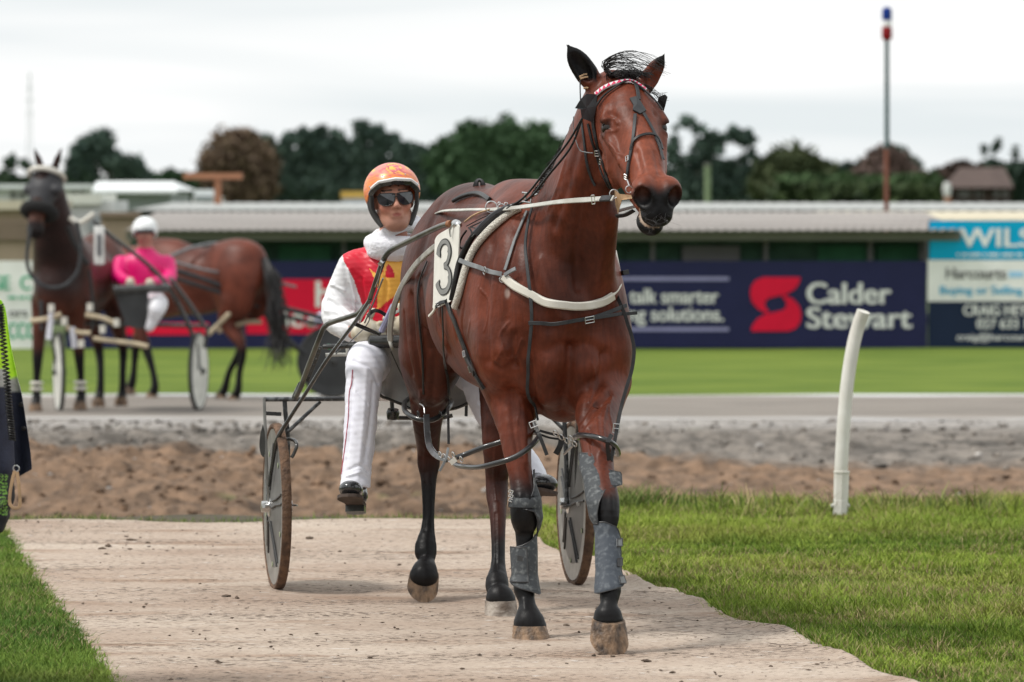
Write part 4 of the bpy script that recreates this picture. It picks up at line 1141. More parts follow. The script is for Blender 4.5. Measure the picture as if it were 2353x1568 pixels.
# coat colours: bay with black points
BAY = np.array((.160, .036, .016))
DARKBAY = np.array((.040, .012, .008))
BLK = np.array([0.0065, 0.006, 0.0065])
hz = HV[:, 2]; hy = HV[:, 1]
nz = wob(HV, 9.0)
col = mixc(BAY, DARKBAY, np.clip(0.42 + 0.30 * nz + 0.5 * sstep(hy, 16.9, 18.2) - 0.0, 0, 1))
belly = sstep(-(hz), -1.15, -0.85) * (hz > .8)
legl = sstep(-hz, -0.74, -0.50)
isfore = hy < 17.2
t_f = sstep(-(hz + 0.03 * nz), -0.62, -0.50)
t_h = sstep(-(hz + 0.05 * nz), -0.42, -0.24)
righthind = (us < 1060) & (hz < .9)
t_h = np.where(righthind, sstep(-(hz + 0.03 * nz), -0.60, -0.42), t_h)
tl = np.where(isfore, t_f, t_h)
col = mixc2 = col * (1 - tl[:, None]) + BLK * tl[:, None]
# muzzle, ears, eye rims
rel = (HV - H0) / HSC
ha, hl, hn = rel @ HdA, rel @ HdL, rel @ HdN
inhead = (np.abs(hl) < .14) & (hn > -.30) & (hn < .1) & (hy < 16.75)
tm = sstep(ha + 0.25 * (-hn - .06) + .01 * nz, .505, .575) * inhead
col = col * (1 - tm[:, None]) + BLK * tm[:, None]
rim = np.zeros(len(HV))
for s in (-1, 1):
    dd = np.linalg.norm((HV - HP(.102 * s, .192, -.074)) / HSC, axis=1)
    rim = np.maximum(rim, 1 - sstep(dd, .028, .043))
    dd = np.linalg.norm((rel - np.array(HP(.055 * s, .590, -.028) - H0) / HSC), axis=1)
    rim = np.maximum(rim, 1 - sstep(dd, .040, .055))
col = col * (1 - rim[:, None]) + BLK * rim[:, None]
te = sstep(-vs_, -196, -178) * (us < 1372) + 0.0
tip2 = (1 - sstep(np.hypot(us - 1528, vs_ - 124), 22, 42)) * (us > 1480)
te = np.clip(te + tip2, 0, 1)
col = col * (1 - te[:, None]) + BLK * te[:, None]
mane_ = sstep(-np.abs(us - (1255 + (440 - vs_) * .39)), -14, -2) * (vs_ > 250) * (vs_ < 470) * (hy > 16.85) * 0
# lighter reddish nose bridge and cheeks
tb = (1 - tm) * inhead * sstep(ha, .05, .3) * 0.35
col = col * (1 - tb[:, None]) + np.array((.26, .075, .04)) * tb[:, None]
# small white scar on the right shoulder, wiry pale hair on the flank line
sc_ = (1 - sstep(np.hypot((us - 1166) / .55, vs_ - 674) + 3 * wob(HV, 40), 5, 17)) * (hy < 17.2) * .6
col = col * (1 - sc_[:, None]) + np.array([.45, .36, .32]) * sc_[:, None]
# the lip line
lp = (np.abs(hn + .124) < .012) * (ha > .53) * (np.abs(hl) < .06) * inhead * .8
col = col * (1 - lp[:, None]) + np.array([.45, .33, .24]) * lp[:, None]

def coat_material():
    m = mat('horse_coat', rough=.44, var=.34, vscale=5.0, attr=True, spec=.19, bump=.30, bscale=30.0, sheen=.0)
    nt = m.node_tree
    # fine hair grain on top
    no = _n(nt, 'ShaderNodeTexNoise'); no.inputs['Scale'].default_value = 75.0; no.inputs['Detail'].default_value = 3.0
    mp = _n(nt, 'ShaderNodeMapping'); mp.inputs['Scale'].default_value = (1.0, 1.0, .16)
    tc = [n for n in nt.nodes if n.type == 'TEX_COORD'][0]
    nt.links.new(tc.outputs['Object'], mp.inputs['Vector']); nt.links.new(mp.outputs['Vector'], no.inputs['Vector'])
    rmp = _n(nt, 'ShaderNodeMapRange'); rmp.inputs['To Min'].default_value = .55; rmp.inputs['To Max'].default_value = 1.45
    nt.links.new(no.outputs['Fac'], rmp.inputs['Value'])
    mul = _n(nt, 'ShaderNodeVectorMath', operation='SCALE')
    b = nt.nodes['Principled BSDF']
    src = b.inputs['Base Color'].links[0].from_socket
    nt.links.new(src, mul.inputs[0]); nt.links.new(rmp.outputs['Result'], mul.inputs['Scale'])
    nt.links.new(mul.outputs['Vector'], b.inputs['Base Color'])
    return m
M_COAT = coat_material()
horse = thing('horse', 'large bay horse in front, walking towards the camera with its head raised', 'horse', W(1165, 1440, 17.3) * [1, 1, 0])
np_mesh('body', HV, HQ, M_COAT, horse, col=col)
HBVH = BVHTree.FromPolygons(HV.tolist(), HQ.tolist())

M_HOOF = mat('hoof_horn', base=(.27, .17, .10), col2=(.045, .03, .022), rough=.6, vscale=30, stretch=(1, 1, .5), bump=1.2, bscale=70)
M_HOOFP = mat('hoof_horn_pale', base=(.40, .35, .30), col2=(.10, .07, .05), rough=.6, vscale=14, bump=.8, bscale=60)
def hoof(top, rt, bot, rb, tilt, m, parent, F=HF, L=HL, lab=None, t0=0.0):
    """rings from the coronet down to the sole; tilt turns the sole toe-down (degrees)"""
    b = MB(); seg = 28; rings = []
    F = np.asarray(F, float); L = np.asarray(L, float)
    ang = np.linspace(0, 2 * math.pi, seg, endpoint=False)
    N = 9
    for i in range(N):
        t = i / (N - 1)
        c = top * (1 - t) + bot * t
        r = rt + (rb - rt) * t + .0012 * math.sin(t * 22)
        a = math.radians(t0 + (tilt - t0) * t)
        f = F * math.cos(a) - UZ * math.sin(a)
        rings.append(c + r * (np.sin(ang)[:, None] * L + (np.where(np.cos(ang) > 0, 1.12, .86) * np.cos(ang))[:, None] * f))
    c = bot; a = math.radians(tilt); f = F * math.cos(a) - UZ * math.sin(a); n_ = -(UZ * math.cos(a) + F * math.sin(a))
    rings.append(c + n_ * -.004 + rb * .8 * (np.sin(ang)[:, None] * L + np.cos(ang)[:, None] * f))
    V = np.concatenate(rings); n = len(rings)
    fs = [(i * seg + j, i * seg + (j + 1) % seg, (i + 1) * seg + (j + 1) % seg, (i + 1) * seg + j) for i in range(n - 1) for j in range(seg)]
    fs += [tuple(range(seg)), tuple((n - 1) * seg + j for j in range(seg))[::-1]]
    b.add(V, fs)
    kw = {'label': lab} if lab else {}
    return b.build('hoof', m, parent, **kw)
hoof(W(1216, 1437, 16.64), R_(16.6, 38), np.append((W(1221, 1470, 16.62))[:2], .004), R_(16.6, 45), 0, M_HOOF, horse)
hoof(W(1398, 1424, 16.05), R_(16.1, 38), W(1400, 1472, 16.02), R_(16.1, 45), 44, M_HOOF, horse, t0=12)
hoof(W(975, 1320, 18.13), R_(18.1, 34), W(971, 1350, 18.10), R_(18.1, 36), 56, M_HOOF, horse, t0=38)
hoof(W(1150, 1379, 17.56), R_(17.6, 36), np.append((W(1152, 1418, 17.54))[:2], .004), R_(17.6, 39), 0, M_HOOFP, horse, lab='pale chipped hoof')

# eyes
M_EYE = mat('eye_gloss', base=(.012, .008, .006), rough=.22, var=.1, spec=.4)
for s in (-1, 1):
    b = MB(); bm = bmesh.new(); bmesh.ops.create_uvsphere(bm, u_segments=20, v_segments=12, radius=.0255)
    bm.verts.index_update()
    b.add(np.array([v.co[:] for v in bm.verts]) + HP(.087 * s, .192, -.070), [tuple(v.index for v in f.verts) for f in bm.faces]); bm.free()
    b.build('eye', M_EYE, horse)
# ------------------------------------------------------------- harness, bridle, boots, hair
M_LEATH = mat('black_leather', base=(.014, .013, .013), rough=.42, vscale=30, var=.3, bump=.15, bscale=120, spec=.3)
M_WEB = mat('grey_webbing', base=(.20, .21, .215), col2=(.13, .135, .14), rough=.6, vscale=20)
M_WEBD = mat('dark_webbing', base=(.035, .037, .040), spec=.3, rough=.5, vscale=20, var=.25)
M_WCOL = mat('white_padding', base=(.66, .64, .58), col2=(.55, .52, .45), rough=.55, vscale=9)
M_MESHP = mat('cream_mesh', base=(.66, .62, .55), col2=(.48, .44, .37), rough=.8, vscale=170, thr=(.38, .5), bump=1.0, bscale=170)
M_STEEL = mat('steel', base=(.62, .62, .62), rough=.28, metal=1.0, var=.1)
M_TAN = mat('tan_leather', base=(.42, .27, .15), rough=.6, var=.2, vscale=30)
M_REIN = mat('rein_web', base=(.50, .50, .47), col2=(.36, .35, .31), rough=.6, vscale=14)
def smooth1(a, k=5):
    a = np.asarray(a, float); pad = k // 2
    q = np.concatenate([np.repeat(a[:1], pad, 0), a, np.repeat(a[-1:], pad, 0)])
    return np.stack([q[i:i + len(a)] for i in range(k)]).mean(0)
def drape(L, n=28, off=.003, k=5, bvh=None):
    """lay a line given by sight points on the horse; a third value fixes the distance of a free-hanging point"""
    L = [tuple(p) + ((np.nan,) if len(p) == 2 else ()) for p in L]
    A = np.array(L, float); uv = spline(A[:, :2], n)
    fixed = ~np.isnan(A[:, 2])
    idx = np.linspace(0, n - 1, len(L))
    D = np.full(n, np.nan); N = np.tile(np.array([0, -1.0, 0]), (n, 1))
    bvh = bvh or HBVH
    for i, (u, v) in enumerate(uv):
        near = int(round(i * (len(L) - 1) / (n - 1)))
        if fixed[near]: continue
        h = bvh.ray_cast(Vector((0, 0, CAMH)), RAY(u, v))
        if h[0] is not None:
            D[i] = h[0].y; N[i] = np.array(h[1])
    for j, f in enumerate(fixed):
        if f: D[int(round(idx[j]))] = A[j, 2]
    ok = ~np.isnan(D)
    D = np.interp(np.arange(n), np.arange(n)[ok], D[ok])
    if not fixed.any(): D = smooth1(D, 3)
    N = smooth1(N, k); N /= np.linalg.norm(N, axis=1)[:, None] + 1e-9
    P = np.array([W(u, v, d) for (u, v), d in zip(uv, D)])
    return P + N * off, N
def strap(name, L, wpx, m, parent, n=28, off=.003, th=.003, label=None):
    P, N = drape(L, n, off)
    d = P[:, 1].mean()
    b = MB(); b.ribbon(P, N, 1.2 * wpx * PX(d), th)
    kw = {'label': label} if label else {}
    return b.build(name, m, parent, **kw)
def buckle(u, v, w, h, ang, parent, off=.008, d=None, m=None):
    if d is None: P, N = drape([(u - 1, v), (u + 1, v)], 3, off); c, nn = P[1], N[1]
    else: c, nn = W(u, v, d), np.array([0, -1.0, 0])
    nn = nn / np.linalg.norm(nn)
    x = np.array([math.cos(ang), 0, math.sin(ang)]); x = x - nn * x.dot(nn); x /= np.linalg.norm(x); y = np.cross(nn, x)
    s = PX(c[1]); w *= s / 2; h *= s / 2
    b = MB(); q = [c + x * w * a + y * h * e for a, e in ((-1, -1), (1, -1), (1, 1), (-1, 1), (-1, -1))]
    for a, e in zip(q[:-1], q[1:]): b.tube([a, e], 1.1 * s, 6)
    b.tube([c - x * w, c + x * w * .9], .9 * s, 6)
    return b.build('buckle', m or M_STEEL, parent)
def ring(name, u, v, r, parent, d=None, rr=1.3, axis=(0, 1, 0), m=None):
    if d is None: P, N = drape([(u - 1, v), (u + 1, v)], 3, .006); c = P[1]
    else: c = W(u, v, d)
    s = PX(c[1]); b = MB(); b.torus(c, r * s, rr * s, axis=axis, seg=22, ring=7)
    return b.build(name, m or M_STEEL, parent)
def cloth_poly(name, pts, d, m, parent, th=.004, dvar=None):
    """a stiff flat piece with the outline pts, each point at its own distance"""
    P = np.array([W(p[0], p[1], p[2] if len(p) > 2 else d) for p in pts]); n = len(P)
    nn = np.array([0, 1.0, 0]) * th
    b = MB(); c = P.mean(0)
    b.add(np.concatenate([P, P + nn, [c], [c + nn]]), [(i, (i + 1) % n, 2 * n) for i in range(n)] + [((i + 1) % n + n, i + n, 2 * n + 1) for i in range(n)] + [((i + 1) % n, i, i + n, (i + 1) % n + n) for i in range(n)])
    return b.build(name, m, parent, smooth=False)

# ---- bridle
br = thing('bridle', 'black leather racing bridle with blinkers and pink zigzag browband on the front horse', 'bridle', HP(0, .2, 0))
strap('cheek_strap', [(1371, 219), (1367, 250), (1364, 285), (1373, 331), (1385, 371), (1395, 407), (1407, 434)], 7, M_LEATH, br)
strap('inner_cheek_strap', [(1352, 285), (1362, 328), (1374, 364), (1384, 397), (1401, 432)], 5, M_LEATH, br)
strap('throat_strap', [(1337, 274), (1343, 321), (1351, 387), (1368, 427)], 5, M_WEBD, br)
P, N = drape([(1371, 219), (1391, 204), (1417, 194), (1444, 190), (1462, 196), (1482, 210)], 25, .006)
b = MB(); b.ribbon(P, N, 12 * PX(16.5), .004); bb = b.build('browband', mat('browband_white', base=(.70, .66, .68), rough=.5), br)
b = MB(); S_ = np.cross(N, np.gradient(P, axis=0)); S_ /= np.linalg.norm(S_, axis=1)[:, None]; hw = 5.6 * PX(16.5)
for i in range(0, 23, 2):
    o = N[i] * .0052
    b.add([P[i] - S_[i] * hw + o, P[i + 2] - S_[i + 2] * hw + o, P[i + 1] + S_[i + 1] * hw + o], [(0, 1, 2)])
b.build('zigzag', mat('browband_pink', base=(.62, .02, .10), rough=.4), bb, smooth=False)
strap('crown_strap', [(1374, 244), (1391, 223), (1417, 204), (1437, 192), (1457, 195), (1487, 220), (1508, 242), (1519, 256)], 5, M_LEATH, br, off=.008)
strap('face_drop', [(1460, 197), (1464, 212), (1467, 232)], 7, M_WEBD, br, off=.006)
b = MB(); pl = [(1447, 230), (1461, 226), (1470, 237), (1483, 258), (1470, 265), (1454, 256), (1456, 245)]
P, N = drape(pl + pl[:1], 15, .010); q = P[::2][:7]; c = q.mean(0) + N.mean(0) * .004; nn = N.mean(0) * -.006
b.add(np.concatenate([q, q + nn, [c]]), [(i, (i + 1) % 7, 14) for i in range(7)] + [((i + 1) % 7, i, i + 7, (i + 1) % 7 + 7) for i in range(7)]); b.build('face_plate', M_WEBD, br, smooth=False)
strap('nose_strap', [(1460, 264), (1457, 315), (1452, 348), (1446, 381), (1442, 412)], 6.5, M_WEBD, br, off=.005)
strap('nose_strap', [(1478, 262), (1494, 292), (1503, 311), (1513, 338), (1522, 368)], 6.5, M_WEBD, br, off=.005)
strap('noseband', [(1452, 346), (1457, 328), (1470, 316), (1490, 311), (1505, 315), (1514, 330), (1518, 345)], 6, M_LEATH, br, off=.007)
for u, v in ((1446, 366), (1442, 405), (1385, 372), (1372, 352)): buckle(u, v, 9, 12, 0, br, off=.010)
ring('bit_ring', 1449, 436, 8, br); ring('bit_ring', 1411, 446, 10, br, d=16.30)
b = MB(); b.tube([W(1441, 414, 16.16), W(1446, 428, 16.14)], 1.6 * PX(16.2), 6); b.build('bit_hook', M_STEEL, br)
cloth_poly('bit_guard', [(1412, 436, 16.30), (1424, 446, 16.27), (1456, 449, 16.18), (1456, 456, 16.18), (1428, 460, 16.26), (1420, 492, 16.32), (1414, 470, 16.32)], 16.3, M_TAN, br, .006)
b = MB(); b.ribbon(wpts([(1417, 497, 16.42), (1437, 494, 16.36), (1456, 484, 16.28)], 10), (0, -1, -.3), .014, .004); b.build('chin_strap', M_LEATH, br)
cloth_poly('blinker', [(1321, 249, 16.40), (1334, 228, 16.40), (1347, 216, 16.42), (1371, 217, 16.46), (1371, 244, 16.44), (1362, 282, 16.42), (1350, 277, 16.40), (1337, 272, 16.38), (1334, 252, 16.38)], 16.4, mat('blinker_black', base=(.022, .023, .024), rough=.5), br, .005)
cloth_poly('blinker', [(1509, 244, 16.52), (1513, 223, 16.52), (1528, 217, 16.5), (1534, 223, 16.48), (1529, 243, 16.48), (1524, 260, 16.5)], 16.5, bpy.data.materials['blinker_black'], br, .005)
b = MB(); b.tube(wpts([(1333, 185, 16.5), (1333, 206, 16.46), (1334, 230, 16.42)], 6), .0022, 6); b.build('ear_cord', M_LEATH, br)
for L_ in ([(1331, 178), (1340, 173), (1349, 171)], [(1333, 182), (1342, 180), (1351, 179)], [(1344, 201), (1350, 200), (1354, 202)]): strap('ear_plug_tie', L_, 3.5, M_TAN, br, 6, .006)
b = MB(); b.tube(wpts([(1318, 268, 16.50), (1318, 300, 16.5), (1330, 342, 16.47), (1345, 350, 16.42), (1362, 352, 16.38)], 16), .0018, 6); b.build('loose_cord', M_WEB, br)
for k, (a, c) in enumerate((((1306, 326), (1206, 452)), ((1312, 338), (1216, 456)))):
    b = MB(); b.tube(wpts([(1338, 272, 16.40), (a[0], a[1], 16.48), ((a[0] + c[0]) / 2 - 2, (a[1] + c[1]) / 2 + 4, 16.60), (c[0], c[1], 16.80), (1165, 480, 16.86)], 20), .0042, 6); b.build('check_rein', M_LEATH, br)

# ---- harness
hn_ = thing('harness', 'black driving harness with white breast collar and cream padded girth on the front horse', 'harness', W(1130, 560, 17.3))
P, N = drape([(1199, 482), (1176, 493), (1150, 513), (1126, 535), (1102, 563), (1086, 591), (1074, 624), (1066, 654), (1058, 684), (1051, 706)], 46, .004, 7)
T_ = np.gradient(P, axis=0); b = MB()
def flat_tube(b, P, N, w, h, seg=12):
    P = np.asarray(P); n = len(P); T = np.gradient(P, axis=0); T /= np.linalg.norm(T, axis=1)[:, None]
    Sd = np.cross(N, T); Sd /= np.linalg.norm(Sd, axis=1)[:, None]; Nn = np.cross(T, Sd)
    ang = np.linspace(0, 2 * math.pi, seg, endpoint=False)
    w = np.full(n, w) if np.isscalar(w) else w
    vs = np.concatenate([P[i] + (w[i] / 2) * np.cos(ang)[:, None] * Sd[i] + h / 2 * np.sin(ang)[:, None] * Nn[i] for i in range(n)])
    fs = [(i * seg + j, i * seg + (j + 1) % seg, (i + 1) * seg + (j + 1) % seg, (i + 1) * seg + j) for i in range(n - 1) for j in range(seg)] + [tuple(range(seg - 1, -1, -1)), tuple((n - 1) * seg + j for j in range(seg))]
    return b.add(vs, fs)
flat_tube(b, P + N * .006, N, np.interp(np.arange(46), [0, 8, 36, 45], [17, 20, 24, 18]) * PX(17.1), .026)
b.build('girth_pad', M_MESHP, hn_, label='cream mesh padding')
P, N = drape([(1190, 480), (1163, 488), (1140, 503), (1118, 523), (1096, 547), (1078, 578), (1064, 610), (1056, 650), (1048, 690)], 40, .006, 7)
b = MB(); flat_tube(b, P + N * .010, N, 14 * PX(17.2), .022); b.build('saddle', M_LEATH, hn_)
P, N = drape([(1180, 488), (1150, 503), (1128, 522), (1108, 545)], 20, .02, 5)
b = MB(); b.ribbon(P, N, 13 * PX(17.2), .02); b.build('saddle_flap', mat('saddle_block', base=(.03, .03, .035), rough=.55), hn_)
strap('girth_strap', [(1030, 690), (1040, 720), (1049, 741), (1064, 782), (1078, 817), (1093, 855), (1115, 893)], 12, M_LEATH, hn_, off=.006, th=.006)
strap('girth_guard', [(1072, 806), (1084, 832), (1096, 856)], 22, M_LEATH, hn_, off=.012, th=.004)
buckle(1078, 812, 13, 17, -1.0, hn_, .02); buckle(1090, 846, 13, 14, -1.0, hn_, .02)
strap('breast_collar', [(1160, 638), (1190, 660), (1216, 676), (1257, 694), (1301, 703), (1345, 703), (1380, 693), (1404, 678)], 16, M_WCOL, hn_, 40, .010, .012)
strap('breast_collar_end', [(1404, 678, 16.76), (1418, 662, 16.82), (1423, 645, 16.9), (1417, 610, 17.0), (1411, 580, 17.1)], 11, M_WCOL, hn_, 16, .0, .008)
strap('collar_strap', [(1054, 597), (1075, 605), (1096, 613), (1131, 626), (1160, 634)], 9, M_WEB, hn_, 24, .02, .004)
strap('collar_strap_end', [(1166, 637), (1178, 632), (1195, 623)], 8, M_WEB, hn_, 10, .026, .004)
buckle(1131, 626, 15, 15, -.3, hn_, .028); ring('collar_ring', 1157, 643, 7, hn_); 
strap('neck_strap', [(1213, 487), (1193, 534), (1178, 572), (1162, 622)], 6, M_WEB, hn_, 20, .006)
strap('hobble_hanger', [(1232, 481), (1220, 525), (1215, 578), (1217, 636), (1221, 680), (1225, 733), (1222, 783), (1218, 827), (1213, 870), (1217, 923), (1225, 968)], 6.5, M_WEBD, hn_, 60, .018)
strap('hanger_tail', [(1225, 968, 16.66), (1240, 1002, 16.6), (1257, 1046, 16.58)], 7, M_LEATH, hn_, 10, .0)
buckle(1226, 975, 13, 18, -1.2, hn_, .01, d=16.60)
strap('chest_strap', [(1219, 741), (1272, 741), (1331, 733), (1375, 723), (1428, 704)], 7.5, M_WEBD, hn_, 30, .022)
strap('chest_strap_end', [(1352, 730), (1407, 724), (1440, 721, 16.8), (1464, 719, 16.8)], 6.5, M_WEBD, hn_, 24, .026)
buckle(1342, 733, 25, 14, .06, hn_, .034)
strap('side_strap', [(1400, 610, 17.0), (1404, 640, 16.9), (1412, 666, 16.82), (1424, 695, 16.78), (1436, 724, 16.76), (1443, 747, 16.74), (1451, 770, 16.72), (1457, 805, 16.7), (1452, 849, 16.68), (1439, 893, 16.62), (1427, 937, 16.56), (1420, 972, 16.5), (1413, 1011, 16.42), (1404, 1060, 16.36)], 7, M_LEATH, hn_, 50, 0)
buckle(1416, 985, 14, 21, -.1, hn_, d=16.45)
strap('side_keeper', [(1416, 631, 16.9), (1430, 628, 16.88), (1444, 625, 16.9)], 9, M_LEATH, hn_, 8, 0)
strap('back_strap', [(1130, 462), (1112, 451), (1092, 449), (1066, 455), (1045, 466)], 9, M_LEATH, hn_, 20, .008, .008)
b = MB(); b.ribbon(wpts([(1096, 449, 17.75), (1093, 432, 17.75), (1096, 418, 17.75), (1102, 414, 17.75), (1108, 420, 17.75), (1110, 434, 17.75), (1104, 449, 17.75)], 22), np.array([W(1102, 432, 17.75) - W(1102, 432, 17.75)])[0] + np.array([.0, -.3, 1]), .022, .004); b.build('back_loop', M_LEATH, hn_)
strap('hanger_hind', [(985, 601), (966, 651), (963, 695), (968, 754), (974, 827), (976, 905)], 4.5, M_LEATH, hn_, 30, .006)
strap('hanger_belly', [(1023, 706), (1024, 747), (1026, 850), (1028, 905), (1030, 960, 17.5), (1031, 1020, 17.45)], 5, M_LEATH, hn_, 40, .01)
# rings and fittings on top of the saddle
ring('terret_ring', 1129, 476, 13, hn_, d=16.97, rr=1.6); ring('terret_ring', 1152, 477, 8, hn_, d=16.9, rr=1.4)
for pts in ([(1199, 443, 16.84), (1216, 445, 16.84)], [(1207, 444, 16.84), (1208, 462, 16.84)], [(1200, 463, 16.82), (1222, 467, 16.80)], [(1221, 452, 16.8), (1236, 446, 16.78)], [(1222, 451, 16.8), (1219, 466, 16.8)]):
    b = MB(); b.tube(wpts(pts), 2.3 * PX(17), 8); b.build('water_hook', M_STEEL, hn_)
for L, r, m in (([(1125, 482, 16.96), (1104, 488, 17.0), (1085, 497, 17.04), (1068, 510, 17.08)], 2.2, M_TAN), ([(1150, 484, 16.9), (1110, 500, 16.98), (1072, 520, 17.08)], 1.3, M_LEATH), ([(1142, 492, 16.88), (1110, 508, 16.96), (1076, 524, 17.08)], 1.5, M_LEATH), ([(1120, 512, 16.92), (1100, 525, 16.96), (1082, 522, 17.06)], 1.6, M_LEATH), ([(1078, 524, 17.04), (1084, 535, 17.0), (1080, 553, 17.0), (1068, 570, 17.04), (1056, 568, 17.06), (1060, 548, 17.06), (1072, 530, 17.04)], 2.2, M_LEATH), ([(1100, 520, 16.96), (1088, 540, 16.98), (1070, 556, 17.02)], 1.2, M_WEB)):
    b = MB(); b.tube(wpts(L, 18), r * PX(17.1), 6); b.build('tie_cord', m, hn_)
for u, v, r in ((1163, 470, 4), (1147, 468, 3), (1176, 474, 3)):
    ring('small_ring', u, v, r, hn_, d=16.88, rr=1.2)

# ---- reins
re_ = thing('reins', 'long pale grey rein running from the bit along the neck back to the driver', 'reins', W(1200, 480, 17))
P = wpts([(1410, 456, 16.28), (1385, 457, 16.34), (1358, 459, 16.42), (1310, 462, 16.50), (1272, 466, 16.58), (1184, 478, 16.82), (1129, 482, 16.96), (1067, 483, 17.35), (1006, 489, 17.80), (990, 520, 18.20), (950, 680, 18.42), (880, 736, 18.36)], 70)
b = MB(); b.ribbon(P, (0, -1, .35), np.interp(np.arange(70), [0, 16, 30, 69], [14, 12, 10, 7]) * PX(17), .003); b.build('near_rein', M_REIN, re_)
b = MB(); b.ribbon(P[1:8], (0, -1, .35), 15 * PX(16.3), .006); b.build('rein_billet', M_WEBD, re_)
buckle(1363, 459, 7, 20, .1, re_, d=16.36)
b = MB(); b.ribbon(wpts([(1520, 462, 16.45), (1440, 480, 16.72), (1380, 500, 17.0), (1300, 540, 17.6), (1180, 600, 18.3), (1010, 720, 18.55), (960, 750, 18.55)], 40), (0, -1, .3), .012, .003); b.build('far_rein', M_REIN, re_)

# ---- number plate
nc = thing('number_plate', 'white number plate with a grey black-edged 3 hanging at the shaft tip', 'number plate', W(1025, 700, 17.2))
def nd(u): return 17.30 + (u - 995) * (17.03 - 17.30) / 59
out = spline([(999, 552), (1003, 544), (1012, 536), (1035, 523), (1047, 516), (1053, 518), (1055, 530), (1052, 600), (1049, 672), (1045, 682), (1036, 692), (1020, 700), (996, 710), (995, 690), (997, 620), (999, 552)], 60)[:-1]
Pn = np.array([W(u, v, nd(u)) for u, v in out]); pn_n = np.cross(W(1050, 600, nd(1050)) - W(1000, 600, nd(1000)), [0, 0, 1.0]); pn_n /= np.linalg.norm(pn_n)
if pn_n[1] > 0: pn_n = -pn_n
n = len(Pn); b = MB(); c = Pn.mean(0)
b.add(np.concatenate([Pn, Pn - pn_n * .004, [c], [c - pn_n * .004]]), [(i, (i + 1) % n, 2 * n) for i in range(n)] + [((i + 1) % n + n, i + n, 2 * n + 1) for i in range(n)] + [((i + 1) % n, i, i + n, (i + 1) % n + n) for i in range(n)])
b.build('plate', mat('plate_white', base=(.74, .72, .66), rough=.45, var=.06, vscale=20), nc, smooth=False)
def digit(grow, m, off):
    # a serif-less 3 drawn as a thick bent band
    pts = spline([(1009, 589), (1011, 571), (1018, 558), (1027, 556), (1033, 566), (1034, 585), (1029, 604), (1022, 612), (1030, 616), (1035, 630), (1034, 652), (1027, 668), (1016, 671), (1009, 660), (1007, 648)], 60)
    P = np.array([W(u, v, nd(u)) for u, v in pts]) + pn_n * off
    wd = np.interp(np.arange(60), [0, 8, 16, 27, 32, 40, 50, 59], [12, 9, 10, 8, 8, 10, 11, 13]) + grow
    b = MB(); T = np.gradient(P, axis=0); T /= np.linalg.norm(T, axis=1)[:, None]; Sd = np.cross(pn_n, T)
    # widths foreshortened like the plate itself
    hx = np.abs(Sd[:, 2]) ; s = PX(17.4)
    w = wd * s * (1.0 * hx + (1 - hx) * 2.2)
    V = np.concatenate([P + Sd * w[:, None] / 2, P - Sd * w[:, None] / 2])
    b.add(V, [(i, i + 1, 60 + i + 1, 60 + i) for i in range(59)]); b.build('numeral', m, nc, smooth=False)
digit(5, mat('print_black', base=(.02, .02, .02), rough=.5), .0022); digit(0, mat('print_midgrey', base=(.22, .22, .21), rough=.5), .0036)
b = MB(); b.ribbon(wpts([(1002, 706, 17.25), (1010, 697, 17.22), (1024, 693, 17.16)], 8), pn_n, 8 * PX(17.4), .004); b.build('plate_strap', M_WEBD, nc)
b = MB(); b.ribbon(wpts([(1003, 703, 17.25), (996, 716, 17.27), (986, 727, 17.3)], 8), pn_n, 6 * PX(17.4), .004); b.build('strap_end', M_WCOL, nc)
buckle(1007, 700, 8, 10, .4, nc, d=17.22)
b = MB(); b.tube(wpts([(1036, 545, 17.09), (1034, 530, 17.09), (1040, 518, 17.08), (1046, 510, 17.1)], 10), .004, 6); b.build('hook', M_STEEL, nc)

# ---- hobbles
M_HOB = mat('hobble_tube', base=(.020, .021, .023), rough=.3, var=.3, vscale=12, coat=.3)
hb = thing('hobbles', 'black tubular pacing hobbles hanging round the legs of the front horse', 'hobbles', W(1180, 1050, 17))
def tube(name, L, r, m, parent, n=30, seg=10):
    b = MB(); P = wpts(L, n); b.tube(P, r * PX(P[:, 1].mean()), seg); return b.build(name, m, parent)
tube('hind_loop', [(930, 925, 18.2), (929, 940, 18.08), (938, 952, 18.0), (961, 963, 17.95), (991, 966, 17.94), (1017, 952, 17.98), (1034, 932, 18.05), (1036, 922, 18.2), (1020, 915, 18.32), (985, 912, 18.36), (945, 915, 18.3), (930, 925, 18.2)], 6, M_HOB, hb, 60)
strap('hind_connector', [(980, 955, 17.9), (982, 996, 17.8), (988, 1028, 17.65), (1004, 1047, 17.5), (1028, 1056, 17.35)], 12, M_HOB, hb, 24, 0, .006)
for u, v, d in ((961, 952, 17.92), (1012, 952, 17.95), (980, 962, 17.9)): ring('hobble_ring', u, v, 7, hb, d=d, rr=1.6, axis=(1, .3, .2), m=M_HOB)
tube('hook_chain', [(965, 928, 17.97), (974, 935, 17.92), (976, 950, 17.9)], 2, M_STEEL, hb, 8)
tube('fore_loop', [(1040, 1058, 17.1), (1052, 1070, 16.95), (1096, 1074, 16.72), (1143, 1064, 16.62), (1184, 1050, 16.60), (1213, 1031, 16.62), (1234, 1010, 16.70), (1238, 1000, 16.82), (1228, 994, 16.92), (1190, 1003, 17.02), (1146, 1017, 17.05), (1111, 1028, 17.06), (1073, 1043, 17.1), (1048, 1052, 17.1)], 6.2, M_HOB, hb, 70)
for u, v, d in ((1012, 1045, 17.4), (1022, 1050, 17.35), (1032, 1056, 17.25), (1042, 1046, 17.1), (1060, 1056, 17.0)): ring('hobble_ring', u, v, 7, hb, d=d, rr=1.5, axis=(.8, .4, .3))
